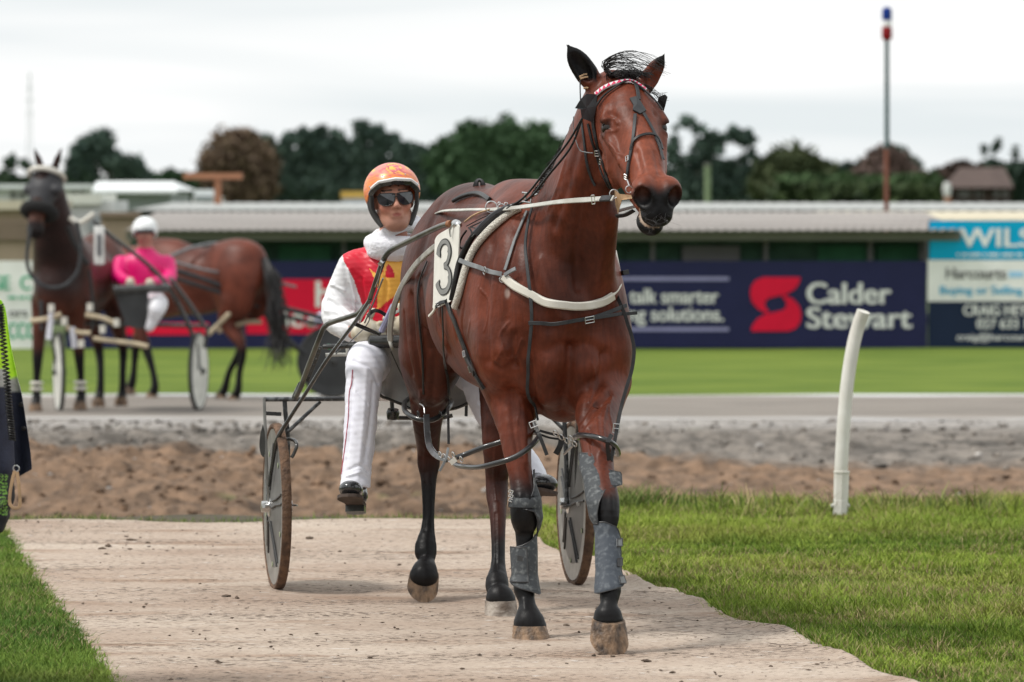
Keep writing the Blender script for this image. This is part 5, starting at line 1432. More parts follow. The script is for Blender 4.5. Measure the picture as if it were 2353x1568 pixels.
cloth_poly('hobble_tag', [(1032, 1060, 16.9), (1044, 1050, 16.9), (1051, 1060, 16.9), (1038, 1070, 16.9)], 16.9, M_WCOL, hb, .003)
strap('hobble_end', [(1030, 1030, 17.2), (1024, 1056, 17.15), (1010, 1083, 17.15)], 5, M_WEB, hb, 8, 0)
tube('left_fore_loop', [(1322, 1004, 16.66), (1335, 1000, 16.5), (1362, 1003, 16.38), (1398, 1014, 16.34), (1416, 1028, 16.42), (1420, 1044, 16.56), (1405, 1036, 16.72), (1370, 1014, 16.8), (1335, 1008, 16.78), (1322, 1004, 16.66)], 6.5, M_HOB, hb, 50)
strap('hobble_link', [(1240, 990, 16.8), (1262, 996, 16.8), (1290, 1003, 16.8)], 5, M_LEATH, hb, 12, 0)
strap('hobble_link', [(1240, 998, 16.82), (1262, 1006, 16.82), (1290, 1010, 16.82)], 4, M_LEATH, hb, 12, 0)
strap('hobble_hanging_end', [(1290, 1000, 16.78), (1288, 1022, 16.76), (1277, 1044, 16.76)], 11, M_LEATH, hb, 12, 0)
for u, v in ((1277, 996), (1290, 1005), (1303, 1013), (1312, 1008), (1320, 1020)): ring('hobble_ring', u, v, 7, hb, d=16.74, rr=1.6, axis=(.6, .6, .4))
tube('stirrup_bar', [(1315, 1025, 16.75), (1296, 1044, 16.78)], 3, M_STEEL, hb, 6)
strap('loop_keeper', [(1405, 1000, 16.36), (1396, 1020, 16.32), (1400, 1058, 16.34)], 8, M_LEATH, hb, 10, 0)

# ---- boots on the fore legs
M_BOOT = mat('boot_rubber', base=(.20, .21, .21), col2=(.055, .060, .065), rough=.6, spec=.2, vscale=60, thr=(.50, .80), bump=.3, bscale=60, detail=8)
M_BEDGE = mat('boot_edge', base=(.03, .03, .032), rough=.5)
def leg_at(L, v):
    A = np.array(L, float); o = np.argsort(A[:, 1]); A = A[o]
    q = np.array([np.interp(v, A[:, 1], A[:, k]) for k in (0, 2, 3)])
    return q
def boot(name, leg, vs, th0, th1, parent, off=.007, grow=None, label=None, cat=None, m=None):
    """a shell round the leg; vs = heights, th0/th1 = start and end angle at each (0 = front, + = picture right)"""
    vv = np.linspace(vs[0], vs[-1], 30); a0 = np.interp(vv, vs, th0); a1 = np.interp(vv, vs, th1)
    nA = 22; inn, outn = [], []
    for v, x, y in zip(vv, a0, a1):
        u, d, r = leg_at(leg, v); s = PX(d)
        g = 0 if grow is None else np.interp(v, vs, grow) * s
        c = W(u, v, d)
        t = np.radians(np.linspace(x, y, nA))
        dirs = np.stack([np.sin(t), -np.cos(t), 0 * t], 1)
        inn.append(c + dirs * (r * s + g + .002)); outn.append(c + dirs * (r * s + g + off))
    V = np.concatenate([np.concatenate(inn), np.concatenate(outn)]); H = len(vv); o = H * nA
    fs = []
    for i in range(H - 1):
        for j in range(nA - 1):
            a = i * nA + j; fs.append((a, a + 1, a + nA + 1, a + nA)); fs.append((o + a + nA, o + a + nA + 1, o + a + 1, o + a))
    for j in range(nA - 1): fs.append((j + 1, j, o + j, o + j + 1)); a = (H - 1) * nA + j; fs.append((a, a + 1, o + a + 1, o + a))
    for i in range(H - 1): a = i * nA; fs.append((a, a + nA, o + a + nA, o + a)); a = i * nA + nA - 1; fs.append((a + nA, a, o + a, o + a + nA))
    b = MB(); b.add(V, fs); ob = b.build(name, m or M_BOOT, parent)
    e = MB(); k = np.concatenate([outn[0], [q[-1] for q in outn], outn[-1][::-1], [q[0] for q in outn[::-1]]]); e.tube(k, .0022, 5); e.build('piping', M_BEDGE, parent)
    return ob
kb = thing('knee_boot', 'grey rubber knee boot on the picture-left foreleg', 'knee boot', W(1205, 1170, 16.6), 'knee boots')
boot('shell', RF, [1080, 1112, 1138, 1140, 1150, 1166, 1170, 1192, 1214, 1232], [82, 62, 28, -50, -62, -66, 30, 46, 55, 88], [100, 102, 104, 104, 104, 104, 104, 104, 106, 104], kb, grow=[0, 0, 2, 2, 2, 3, 3, 5, 7, 4])
for v in (1130, 1140, 1150): buckle(1174, v, 6, 9, 1.2, kb, d=16.7)
kb = thing('knee_boot', 'grey rubber knee boot with a tall tongue on the picture-right raised foreleg', 'knee boot', W(1390, 1170, 16.1), 'knee boots')
boot('shell', LF, [1040, 1062, 1078, 1086, 1112, 1120, 1150, 1180, 1202], [-80, -96, -100, -104, -106, -106, -108, -104, -70], [-24, -5, 20, 74, 76, 4, -20, -34, -40], kb, grow=[4, 9, 12, 12, 11, 11, 11, 9, 5])
sb = thing('shin_boot', 'scuffed grey shin boot with a logo tab on the picture-left foreleg', 'shin boot', W(1208, 1300, 16.6), 'shin boots')
boot('shell', RF, [1228, 1240, 1252, 1262, 1330, 1345, 1364], [66, 36, -10, -92, -100, -40, 62], [100, 104, 106, 108, 108, 106, 96], sb, grow=[3, 4, 5, 6, 8, 7, 8])
boot('overlap_flap', RF, [1256, 1335], [-80, -60], [8, 14], sb, off=.011, grow=[6, 8])
cloth_poly('logo_tab', [(1189, 1277, 16.62), (1202, 1279, 16.61), (1201, 1291, 16.61), (1188, 1289, 16.62)], 16.6, M_BEDGE, sb, .003)
sb = thing('shin_boot', 'blue-grey shin boot with velcro tabs on the picture-right raised foreleg', 'shin boot', W(1396, 1300, 16.1), 'shin boots')
M_BOOT2 = mat('boot_bluegrey', base=(.15, .165, .18), col2=(.060, .070, .085), spec=.2, rough=.6, vscale=55, thr=(.48, .82), detail=8, bump=.2)
boot('shell', LF, [1198, 1210, 1236, 1300, 1340, 1362], [-60, -100, -104, -104, -104, -96], [-10, 40, 84, 88, 84, -52], sb, grow=[3, 4, 5, 7, 6, 6], m=M_BOOT2)
for v in (1245, 1290, 1330): boot('velcro_tab', LF, [v - 8, v + 9], [42, 42], [88, 88], sb, off=.012, grow=[6, 6], m=M_BEDGE if v == 1290 else M_WEB)

# ---- hair
M_HAIR = mat('horse_hair', base=(.016, .014, .014), rough=.45, var=.4, vscale=40)
def hair(name, strands, parent, r=.0016):
    b = MB()
    for st in strands:
        P = spline(np.array(st), 12); rr = np.linspace(r, r * .35, 12); b.tube(P, rr, 4, caps=False)
    return b.build(name, M_HAIR, parent, kind='stuff')
rh = random.Random(5); st = []
j = lambda s: rh.gauss(0, s)
for k in range(58):
    h = rh.random() ** 1.0; t = rh.uniform(.55, 1.15); ku = 132 * t
    st.append([W(1408 + 26 * rh.random(), 184 + j(2), 16.53 + j(.01)), W(1384 + 14 * (1 - h) + j(2), 172 - 22 * h, 16.50 + j(.02)), W(1386 + .16 * ku + j(1.5), 158 - 30 * h + j(1), 16.48), W(1386 + .45 * ku + j(1.5), 158 - 42 * h + j(1.2), 16.46), W(1386 + .75 * ku + j(2), 164 - 36 * h + j(1.5), 16.45), W(1386 + ku + j(4), 176 - 26 * h + j(4), 16.44)])
for k in range(230):
    u = 1390 + 70 * rh.random()
    st.append([W(u, 190 + j(3), 16.55 + j(.01)), W(u + 4 + j(5), 172 + j(4), 16.52 + j(.02)), W(u + 22 + j(6), 168 + j(5), 16.48 + j(.02)), W(u + 36 + j(8), 176 + j(6), 16.46)])
for k in range(12):
    st.append([W(1470, 190, 16.5), W(1492 + j(4), 206 + j(6), 16.5), W(1512 + j(8), 220 + j(6), 16.5), W(1524 + j(8), 222 + j(8), 16.5)])
hair('forelock', st, horse, .0013)
st = []
for k in range(260):
    t = rh.random(); u0, v0 = 1348 - 122 * t, 262 + 205 * t; dd = 16.62 + .20 * t
    st.append([W(u0 + 6 + j(2), v0 + j(3), dd + .03), W(u0 - 9 + j(2), v0 - 2 + j(3), dd + .06), W(u0 - 19 + j(4), v0 + 16 + j(4), dd + .10), W(u0 - 25 + j(6), v0 + 44 + j(8), dd + .14)])
hair('mane', st, horse, .0015)
st = []
for k in range(160):
    j = lambda s: rh.gauss(0, s)
    st.append([W(1050 + j(4), 560 + j(4), 18.33), W(1030 + j(8), 620, 18.42 + j(.02)), W(992 + j(8), 780, 18.36 + j(.02)), W(984 + j(8), 900 + j(20), 18.34 + j(.02))])
hair('tail', st, horse, .0025)
st = []
for k in range(22):
    j = lambda s: rh.gauss(0, s); u, v = 1480 + 55 * rh.random(), 505 + j(12)
    st.append([W(u, v, 16.06), W(u + j(12), v + 10, 16.0), W(u + j(24), v + 22 + j(6), 15.98)])
hair('whiskers', st, horse, .0006)
# ------------------------------------------------------------- the racing sulky
SA = math.radians(10)
SF = np.array([math.sin(SA), -math.cos(SA), 0]); SL = np.array([math.cos(SA), math.sin(SA), 0])
M_TYRE = mat('dirty_tyre', base=(.16, .092, .055), col2=(.075, .045, .03), rough=.95, vscale=30, bump=1.0, bscale=70)
M_DISC = mat('wheel_disc_grey', base=(.135, .13, .125), col2=(.09, .086, .082), rough=.5, vscale=12, metal=.0)
M_RIB = mat('rib_dark', base=(.05, .05, .05), rough=.5)
M_RIM = mat('rim_alloy', base=(.27, .27, .26), rough=.38, metal=.6, var=.2, vscale=20)
M_TUBE = mat('frame_tube', base=(.030, .031, .030), rough=.25, var=.5, vscale=16, coat=.4)
M_TUBEG = mat('shaft_alloy', base=(.16, .155, .13), col2=(.06, .06, .05), rough=.3, vscale=10, metal=.5)
M_SCUFF = mat('frame_scuffed', base=(.13, .14, .145), col2=(.035, .037, .04), rough=.4, vscale=40, thr=(.5, .62))
sulky = thing('sulky', 'dark metal racing sulky with grey disc wheels behind the front horse', 'sulky', G(985, 1352))
def wheel(c, parent, mt=M_TYRE, md=M_DISC, ax=SL, R=.328, ribs=True, hub=M_STEEL, fwd=SF):
    tl = [(R * .925, -.010), (R * .955, -.019), (R * .985, -.018), (R, -.010), (R * 1.004, 0), (R, .010), (R * .985, .018), (R * .955, .019), (R * .925, .010)]
    b = MB(); n = len(tl); b.lathe(c, tl, axis=ax, seg=56); b.f = b.f[:-2] + []; b.mi = b.mi[:-2]
    ty = b.build('wheel', mt, parent)
    b = MB(); b.lathe(c, [(R * .80, -.012), (R * .93, -.015), (R * .93, .015), (R * .80, .012)], axis=ax, seg=56); b.build('rim', M_RIM if md is M_DISC else md, ty)
    b = MB(); b.lathe(c, [(.03, -.030), (.06, -.028), (R * .55, -.016), (R * .82, -.010), (R * .82, .010), (R * .55, .016), (.06, .028), (.03, .030)], axis=ax, seg=56); b.build('disc', md, ty)
    b = MB(); b.lathe(c, [(.012, -.062), (.022, -.06), (.024, -.034), (.04, -.032), (.04, .032), (.024, .034), (.022, .06), (.012, .062)], axis=ax, seg=20); b.build('hub', hub, ty)
    if ribs:
        for k in range(5):
            a = math.radians(72 * k + 8)
            for da in (-.075, .075):
                d = math.cos(a + da) * UZ + math.sin(a + da) * fwd; p = math.cos(a + da * 2.6) * UZ + math.sin(a + da * 2.6) * fwd
                for s in (-1, 1):
                    b = MB(); b.tube([c + p * .07 + ax * s * .030, c + d * R * .45 + ax * s * .0225, c + d * R * .76 + ax * s * .014], .0042, 6); b.build('rib', M_RIB, ty)
            a += .6
            d = math.cos(a) * UZ + math.sin(a) * fwd; t_ = -math.sin(a) * UZ + math.cos(a) * fwd
            for s in (-1, 1):
                b = MB(); b.lathe(c + d * R * .70 + ax * s * .0145, [(.002, -.001), (.010, -.001), (.011, .0015), (.002, .002)], axis=ax * s, seg=12); b.build('painted_hole', M_GRASSH, ty)
    return ty
M_GRASSH = mat('hole_light', base=(.30, .34, .22), rough=.8)  # solid discs, the bright grass seen through holes is painted on as their colour
cL = G(640, 1362) ; cL = W(636, 1162, 18.78); cL[2] = .330
cR = W(1322, 1156, 18.98); cR[2] = .330
wheel(cL, sulky); wheel(cR, sulky)
def tb(name, L, r, m=M_TUBE, n=None, parent=None, seg=10):
    P = wpts(L, n) if n else wpts(L); b = MB()
    if not np.isscalar(r): r = np.interp(np.linspace(0, 1, len(P)), np.linspace(0, 1, len(r)), r)
    b.tube(P, r * PX(P[:, 1].mean()), seg)
    return b.build(name, m, parent or sulky)
def bar(name, L, w, th, m=M_TUBE):
    P = wpts(L); b = MB(); b.ribbon(P, (0, -1, 0), w * PX(P[:, 1].mean()), th); return b.build(name, m, sulky)
# arch bar over the wheels and the stays
tb('cross_bar', [(606, 918, 18.78), (760, 917, 18.82), (1100, 915, 18.93), (1345, 912, 19.0)], 5.5, M_SCUFF)
bar('outer_stay', [(607, 915, 18.76), (610, 1000, 18.76), (613, 1085, 18.76), (618, 1162, 18.77)], 7, .006, M_RIM)
tb('inner_stay', [(654, 918, 18.80), (656, 950, 18.80), (661, 1000, 18.81), (661, 1080, 18.82), (655, 1162, 18.82)], 5.5, M_SCUFF, 20)
tb('brace', [(736, 923, 18.83), (662, 992, 18.80)], 4.5, M_SCUFF)
bar('guard_plate', [(610, 950, 18.78), (626, 951, 18.79), (646, 952, 18.80)], 9, .004)
b = MB(); P = spline([(604, 975), (598, 1000), (596, 1025), (600, 1045), (608, 1048), (609, 1000), (604, 975)], 24)[:-1]; q = np.array([W(u, v, 18.72) for u, v in P]); n = len(q); cc_ = q.mean(0)
b.add(np.concatenate([q, q + [0, .004, 0], [cc_], [cc_ + [0, .004, 0]]]), [(i, (i + 1) % n, 2 * n) for i in range(n)] + [((i + 1) % n + n, i + n, 2 * n + 1) for i in range(n)] + [((i + 1) % n, i, i + n, (i + 1) % n + n) for i in range(n)]); b.build('mud_flap', M_TUBE, sulky, smooth=False)
tb('tyre_loop', [(645, 1014, 18.74), (662, 1010, 18.66), (677, 1013, 18.6), (682, 1024, 18.56), (676, 1042, 18.56), (670, 1052, 18.56)], 4.2, M_TUBE, 20)
tb('valve', [(672, 1161, 18.6), (683, 1162, 18.58)], 2.2, M_STEEL)
tb('axle_end', [(606, 1162, 18.74), (640, 1162, 18.8)], 6, M_STEEL)
tb('inner_stay_right', [(1296, 912, 18.97), (1297, 970, 18.97), (1301, 1060, 18.96), (1302, 1158, 18.94)], 5.5, M_SCUFF, 20).name = 'inner_stay'
tb('outer_stay_right', [(1344, 912, 19.0), (1342, 1040, 19.0), (1338, 1160, 19.0)], 4.5, M_SCUFF).name = 'outer_stay'
tb('brace', [(1225, 918, 18.96), (1296, 988, 18.97)], 4.5, M_SCUFF)
tb('hub_arm', [(1296, 1164, 18.94), (1322, 1160, 18.9), (1345, 1168, 18.9)], 3.5, M_SCUFF)
tb('axle_bolt', [(1286, 1158, 18.9), (1300, 1158, 18.92)], 4, M_STEEL)
bar('wheel_sticker', [(1325, 1160, 18.80), (1338, 1154, 18.80)], 10, .002, mat('sticker', base=(.7, .7, .68), rough=.5))
# left shaft: from the hub, up past the seat and forward to the saddle
tb('shaft', [(618, 1118, 18.70), (624, 1078, 18.69), (632, 1030, 18.66), (640, 1003, 18.62), (656, 976, 18.58), (700, 908, 18.46), (752, 826, 18.32), (815, 742, 18.1), (852, 686, 17.94)], [3, 4.5, 5.5, 5.2, 4.8, 4.4, 4.4, 4.6, 5.0], M_TUBE, 40)
def catn(L, r0, r1, n): return wpts(L, n)
P = wpts([(848, 692, 17.96), (866, 640, 17.84), (878, 606, 17.78), (884, 592, 17.76), (893, 580, 17.73), (908, 570, 17.68), (967, 541, 17.46), (1010, 521, 17.26), (1030, 515, 17.16), (1042, 514, 17.12)], 60)
b = MB(); b.tube(P, np.interp(np.arange(60), [0, 10, 50, 59], [5.2, 6.6, 6.6, 6.0]) * PX(17.5), 14); b.build('shaft_front', M_TUBEG, sulky)
b = MB(); tip = W(1044, 514, 17.10); d_ = W(1062, 519, 17.03) - tip; d_ /= np.linalg.norm(d_)
b.lathe(tip, [(.006, 0), (.014, .004), (.016, .012), (.011, .016), (.011, .020), (.016, .024), (.016, .030), (.011, .033), (.013, .040), (.012, .046), (.006, .052), (.002, .053)], axis=d_, seg=18); b.build('tip_lock', M_STEEL, sulky)
tb('tip_cuff', [(1030, 515, 17.14), (1037, 514.5, 17.12)], 8.5, mat('rust_cuff', base=(.25, .10, .04), rough=.6))
# right shaft on the far side of the horse
tb('shaft', [(1325, 1121, 18.88), (1326, 1000, 18.85), (1334, 900, 18.6), (1345, 800, 18.2), (1366, 640, 17.85), (1372, 560, 17.6), (1368, 530, 17.4), (1366, 522, 17.3)], 5.5, M_TUBE, 40)
# seat frame, side arm, seat bar
tb('side_arm', [(680, 912, 18.62), (690, 892, 18.6), (707, 846, 18.56), (740, 762, 18.44), (748, 750, 18.42), (760, 742, 18.40), (815, 724, 18.24), (828, 716, 18.18), (838, 704, 18.1)], 6.0, M_TUBEG, 44)
P = wpts([(706, 876, 18.62), (716, 850, 18.6), (728, 820, 18.58), (736, 796, 18.56)], 14)
b = MB(); b.ribbon(P, (0, -1, 0), 9 * PX(18.6), .005); pp = b.build('slotted_plate', M_TUBE, sulky)
for i in range(2, 13, 2):
    b = MB(); b.lathe(P[i] - [0, .006, 0], [(.001, 0), (.0035, 0), (.0035, .001)], axis=(0, -1, 0), seg=8); b.build('slot', M_SCUFF, pp)
tb('lower_link', [(692, 884, 18.60), (684, 900, 18.66), (678, 914, 18.7)], 8, M_SCUFF)
tb('strut', [(813, 742, 18.10), (842, 754, 18.16), (872, 768, 18.24)], 3.2); tb('strut', [(813, 746, 18.10), (842, 759, 18.17), (872, 770, 18.24)], 2.6)
tb('strut_rod', [(850, 700, 17.95), (832, 728, 18.0), (826, 742, 18.05)], 2.4, M_STEEL)
tb('strut_rod', [(880, 640, 17.9), (858, 696, 17.98), (838, 742, 18.08)], 2.0, M_RIM)
tb('seat_bar', [(744, 797, 18.46), (850, 794, 18.40), (1150, 786, 18.34)], 6, M_TUBE)
tb('seat_roll', [(846, 786, 18.36), (852, 785, 18.36), (930, 784, 18.34), (1100, 782, 18.32)], [10, 16, 16, 14], M_TUBE)
tb('green_tape', [(753, 797, 18.46), (759, 797, 18.455)], 7, mat('green_tape', base=(.02, .22, .10), rough=.5))
tb('bracket', [(748, 816, 18.5), (796, 815, 18.5), (798, 800, 18.5)], 4.5, M_REIN)
tb('roll_tie', [(893, 776, 18.28), (899, 795, 18.26), (902, 802, 18.28)], 4, M_REIN, 8)
# the pale strap from the shaft tip down to the seat bar
b = MB(); P = wpts([(1002, 566, 17.34), (982, 583, 17.46), (955, 610, 17.72), (930, 648, 17.94), (913, 684, 18.05), (902, 720, 18.12), (897, 756, 18.18), (897, 782, 18.22)], 40)
b.ribbon(P, (-.25, -1, .1), 13 * PX(17.9), .008); b.build('kicking_strap', M_REIN, sulky)
tb('cable', [(878, 612, 17.74), (870, 640, 17.8), (862, 660, 17.85)], 1.2, M_STEEL); tb('cable', [(845, 700, 18.0), (850, 722, 18.1), (842, 748, 18.2), (800, 790, 18.4), (770, 815, 18.5)], 1.3, M_TUBE, 20)
tb('clamp', [(873, 600, 17.76), (880, 606, 17.76)], 9, M_STEEL)
tb('hanging_rod', [(880, 606, 17.72), (872, 640, 17.74), (868, 662, 17.74)], 1.2, M_TUBE)
# grey apron hung under the seat bar
def apron(poly_top, poly_bot, d0, d1, m):
    A = spline(poly_top, 30); B = spline(poly_bot, 30); V = []
    for j in range(16):
        t = j / 15
        for i in range(30):
            u, v = A[i] * (1 - t) + B[i] * t
            d = d0 + (d1 - d0) * t + .016 * math.sin(i * .9 + t * 3) * t + .012 * math.sin(i * .35 - t * 6) + .05 * math.sin(t * 3.1)
            V.append(W(u, v, d))
    V = np.array(V); n = 30; k = len(V)
    V2 = V + [0, .003, 0]
    fs = [(j * n + i, j * n + i + 1, (j + 1) * n + i + 1, (j + 1) * n + i) for j in range(15) for i in range(29)]
    fs += [tuple(q + k for q in f[::-1]) for f in fs]
    b = MB(); b.add(np.concatenate([V, V2]), fs); return b.build('apron', m, sulky)
M_APR = mat('apron_grey', base=(.36, .36, .355), col2=(.24, .24, .24), rough=.75, vscale=9, detail=8)
apron([(858, 800), (950, 798), (1050, 796), (1160, 796)], [(874, 904), (930, 934), (1035, 938), (1150, 890)], 18.36, 18.46, M_APR)
tb('apron_edge', [(857, 803, 18.34), (863, 850, 18.36), (871, 904, 18.40), (895, 918, 18.42), (925, 930, 18.44), (950, 940, 18.44), (1035, 941, 18.44), (1085, 922, 18.44), (1152, 892, 18.44)], 3.6, M_TUBE, 50)
tb('apron_seam', [(898, 808, 18.33), (915, 845, 18.35), (932, 880, 18.36)], 1.4, M_TUBE)
tb('seat_stem', [(900, 915, 18.5), (903, 962, 18.5)], 5, M_TUBE)
b = MB(); b.lathe(W(903, 948, 18.5), [(.002, -.03), (.022, -.024), (.026, 0), (.022, .012), (.002, .014)], axis=(.1, -.3, 1), seg=16); b.build('knob', M_TUBE, sulky)
tb('rear_rail', [(890, 960, 18.7), (1010, 962, 18.74), (1040, 955, 18.74)], 5, M_TUBE)
tb('foot_pin', [(1072, 925, 18.5), (1071, 957, 18.5)], 4, M_TUBE)
b = MB(); b.box(W(975, 880, 18.86), (.42, .30, .05), bevel=.02); b.build('seat', M_TUBE, sulky)
tb('seat_post', [(975, 890, 18.86), (975, 916, 18.9)], 14, M_TUBE)
# stirrups for the boots
# ------------------------------------------------------------- the driver
M_SKIN = mat('skin', rough=.5, attr=True, var=.06, vscale=40, spec=.35)
M_JACK = mat('silk_jacket', rough=.42, attr=True, var=.05, vscale=20, spec=.4)
M_TROU = mat('white_trousers', base=(.78, .78, .84), col2=(.70, .70, .78), rough=.6, vscale=5)
M_FLEECE = mat('white_fleece', base=(.84, .84, .88), col2=(.76, .76, .82), rough=1.0, vscale=20, bump=.5, bscale=90, sheen=.2)
M_GLOVE = mat('glove_leather', base=(.62, .58, .48), col2=(.45, .38, .27), rough=.6, vscale=22)
M_BOOTB = mat('boot_black', base=(.022, .023, .026), rough=.25, coat=.5, var=.3, vscale=20)
M_SOLE = mat('boot_sole', base=(.060, .042, .034), rough=.8, vscale=30, var=.3)
driver = thing('person', 'driver seated on the sulky in orange helmet, sunglasses, red and yellow jacket, white trousers', 'person', W(900, 1160, 18.5) * [1, 1, 0])
HC = W(903, 462, 18.60)                               # middle of the head
_y = math.radians(9)                                  # turned a little to picture right
FF = np.array([math.sin(_y), -math.cos(_y), .02]); FF /= np.linalg.norm(FF)
_t = math.radians(-4)
FU = np.array([math.sin(_t) * math.cos(_y), math.sin(_t) * math.sin(_y), math.cos(_t)]); FU -= FF * FU.dot(FF); FU /= np.linalg.norm(FU)
FL = np.cross(FU, FF); FL = FL if FL[0] > 0 else -FL
FX = np.array([FL, FF, FU]); FS = .98
def FPt(l, f, u): return HC + (FL * l + FF * f + FU * u) * FS
S = Sculpt((-.85, 17.95, .22), (.30, 19.12, 1.72), .0045)
# head and face
S.ell(FPt(0, -.02, .035), (.074, .092, .098), FX, k=.02)
S.ell(FPt(0, .024, -.032), (.055, .066, .083), FX, k=.03)
S.ell(FPt(0, .055, -.092), (.026, .028, .024), FX, k=.03)               # chin
for s in (-1, 1):
    S.ell(FPt(.040 * s, .055, -.022), (.021, .022, .020), FX, k=.02)     # cheekbones
    S.cone(FPt(.056 * s, 0, -.06), .016, FPt(.022 * s, .055, -.095), .016, .03)
    S.ell(FPt(.030 * s, .078, .012), (.018, .012, .012), FX, k=.012, cut=True)
    S.ell(FPt(.030 * s, .066, .012), (.013, .013, .012), FX, k=.006)
    S.ell(FPt(.074 * s, -.010, .000), (.010, .020, .032), FX, k=.008)    # ears
    S.ell(FPt(.013 * s, .088, -.026), (.009, .012, .008), FX, k=.008)    # nostril wings
S.cone(FPt(0, .080, .026), .007, FPt(0, .102, -.016), .0095, .012)       # nose
S.ell(FPt(0, .102, -.022), (.011, .011, .010), FX, k=.008)
S.cone(FPt(-.046, .062, .034), .010, FPt(.046, .062, .034), .010, .014)  # brow
S.cone(FPt(-.018, .084, -.050), .0065, FPt(.018, .084, -.050), .0065, .006)
S.cone(FPt(-.016, .083, -.062), .0075, FPt(.016, .083, -.062), .0075, .006)
S.cone(FPt(-.026, .090, -.0555), .0018, FPt(.026, .092, -.0545), .0018, .003, cut=True)
# neck, trunk and limbs (all one body, mostly under the clothes)
S.cone(FPt(0, -.03, -.07), .052, W(905, 590, 18.70), .058, .03)
S.ell(W(905, 640, 18.72), (.165, .10, .13), k=.05); S.ell(W(915, 740, 18.74), (.14, .095, .17), k=.06); S.ell(W(925, 840, 18.78), (.15, .12, .11), k=.06)
ARM_L = [(812, 616, 18.70, 30), (790, 670, 18.72, 27), (776, 726, 18.68, 24), (806, 758, 18.56, 20), (838, 768, 18.44, 15)]
ARM_R = [(1010, 618, 18.74, 34), (1030, 680, 18.78, 28), (1030, 738, 18.72, 24), (990, 762, 18.58, 20), (945, 756, 18.50, 15)]
LEG_L = [(885, 862, 18.80, 52), (862, 836, 18.60, 46), (842, 836, 18.36, 38), (834, 900, 18.30, 32), (826, 1000, 18.24, 26), (818, 1090, 18.20, 20), (816, 1120, 18.18, 20)]
LEG_R = [(965, 862, 18.84, 52), (1040, 850, 18.68, 46), (1092, 858, 18.46, 38), (1120, 930, 18.40, 31), (1170, 1020, 18.36, 26), (1215, 1082, 18.32, 20), (1225, 1108, 18.30, 20)]
for L in (ARM_L, ARM_R, LEG_L, LEG_R): S.chain([W(*p[:3]) for p in L], [R_(p[2], p[3]) for p in L], .03)
# gloved hands: palm, four curled fingers and a thumb
def hand(c, fwd, up, side, S, sc=1.0):
    fwd, up, side = (np.asarray(x, float) / np.linalg.norm(x) for x in (fwd, up, side))
    S.ell(c, (.046 * sc, .040 * sc, .020 * sc), np.array([fwd, up, side]), k=.02)
    for i, (o, ln) in enumerate(((.030, .9), (.011, 1.0), (-.009, .95), (-.028, .8))):
        a = c + fwd * .036 * sc + up * o * sc
        S.cone(a, .011 * sc, a + fwd * .030 * ln * sc - side * .014 * sc, .010 * sc, .006); m = a + fwd * .030 * ln * sc - side * .014 * sc
        S.cone(m, .010 * sc, m - side * .030 * ln * sc - fwd * .012 * sc, .0085 * sc, .004)
    t0 = c + up * .026 * sc - fwd * .012 * sc
    S.cone(t0, .013 * sc, t0 + up * .030 * sc + fwd * .012 * sc, .012 * sc, .01); S.cone(t0 + up * .030 * sc + fwd * .012 * sc, .012 * sc, t0 + up * .048 * sc + fwd * .026 * sc - side * .008, .0095 * sc, .004)
HLc = W(850, 763, 18.40); HRc = W(925, 752, 18.46)
hand(HLc, (1, -.25, -.05), (0, .1, 1), (.2, -1, 0), S); hand(HRc, (-1, -.2, 0), (0, .1, 1), (-.2, -1, 0), S)
BV, BQ = S.mesh(1); del S
rel = (BV - HC) / FS; fl, ff, fu = rel @ FL, rel @ FF, rel @ FU
c = np.tile(np.array((.50, .235, .165)), (len(BV), 1))
face = (np.linalg.norm(rel, axis=1) < .14)
t = (1 - sstep(np.hypot(np.abs(fl) - .045, (fu + .025)), .012, .036)) * (ff > .02) * .45; c = mixc(c, (.52, .16, .11), t)
t = (1 - sstep(np.hypot(fl / 2.2, (fu + .056)), .005, .010)) * (ff > .06) * .8 * face; c = mixc(c, (.30, .07, .06), t)
t = sstep(-fu, .050, .085) * (ff > 0) * face * .5; c = mixc(c, (.30, .17, .125), t)          # beard shadow on the chin
hairm = ((fu > .075 - .02 * np.abs(np.sin(fl * 90))) & face) | ((ff < -.01) & (fu > -.02) & face & (np.abs(fl) < .072)); c[hairm] = (.035, .022, .016)
bro = (np.abs(fu - .041) < .004) & (np.abs(fu - .041) < .006) & (np.abs(np.abs(fl) - .032) < .020) & (ff > .04); c[bro] = (.05, .03, .02)
np_mesh('body', BV, BQ, M_SKIN, driver, col=c)
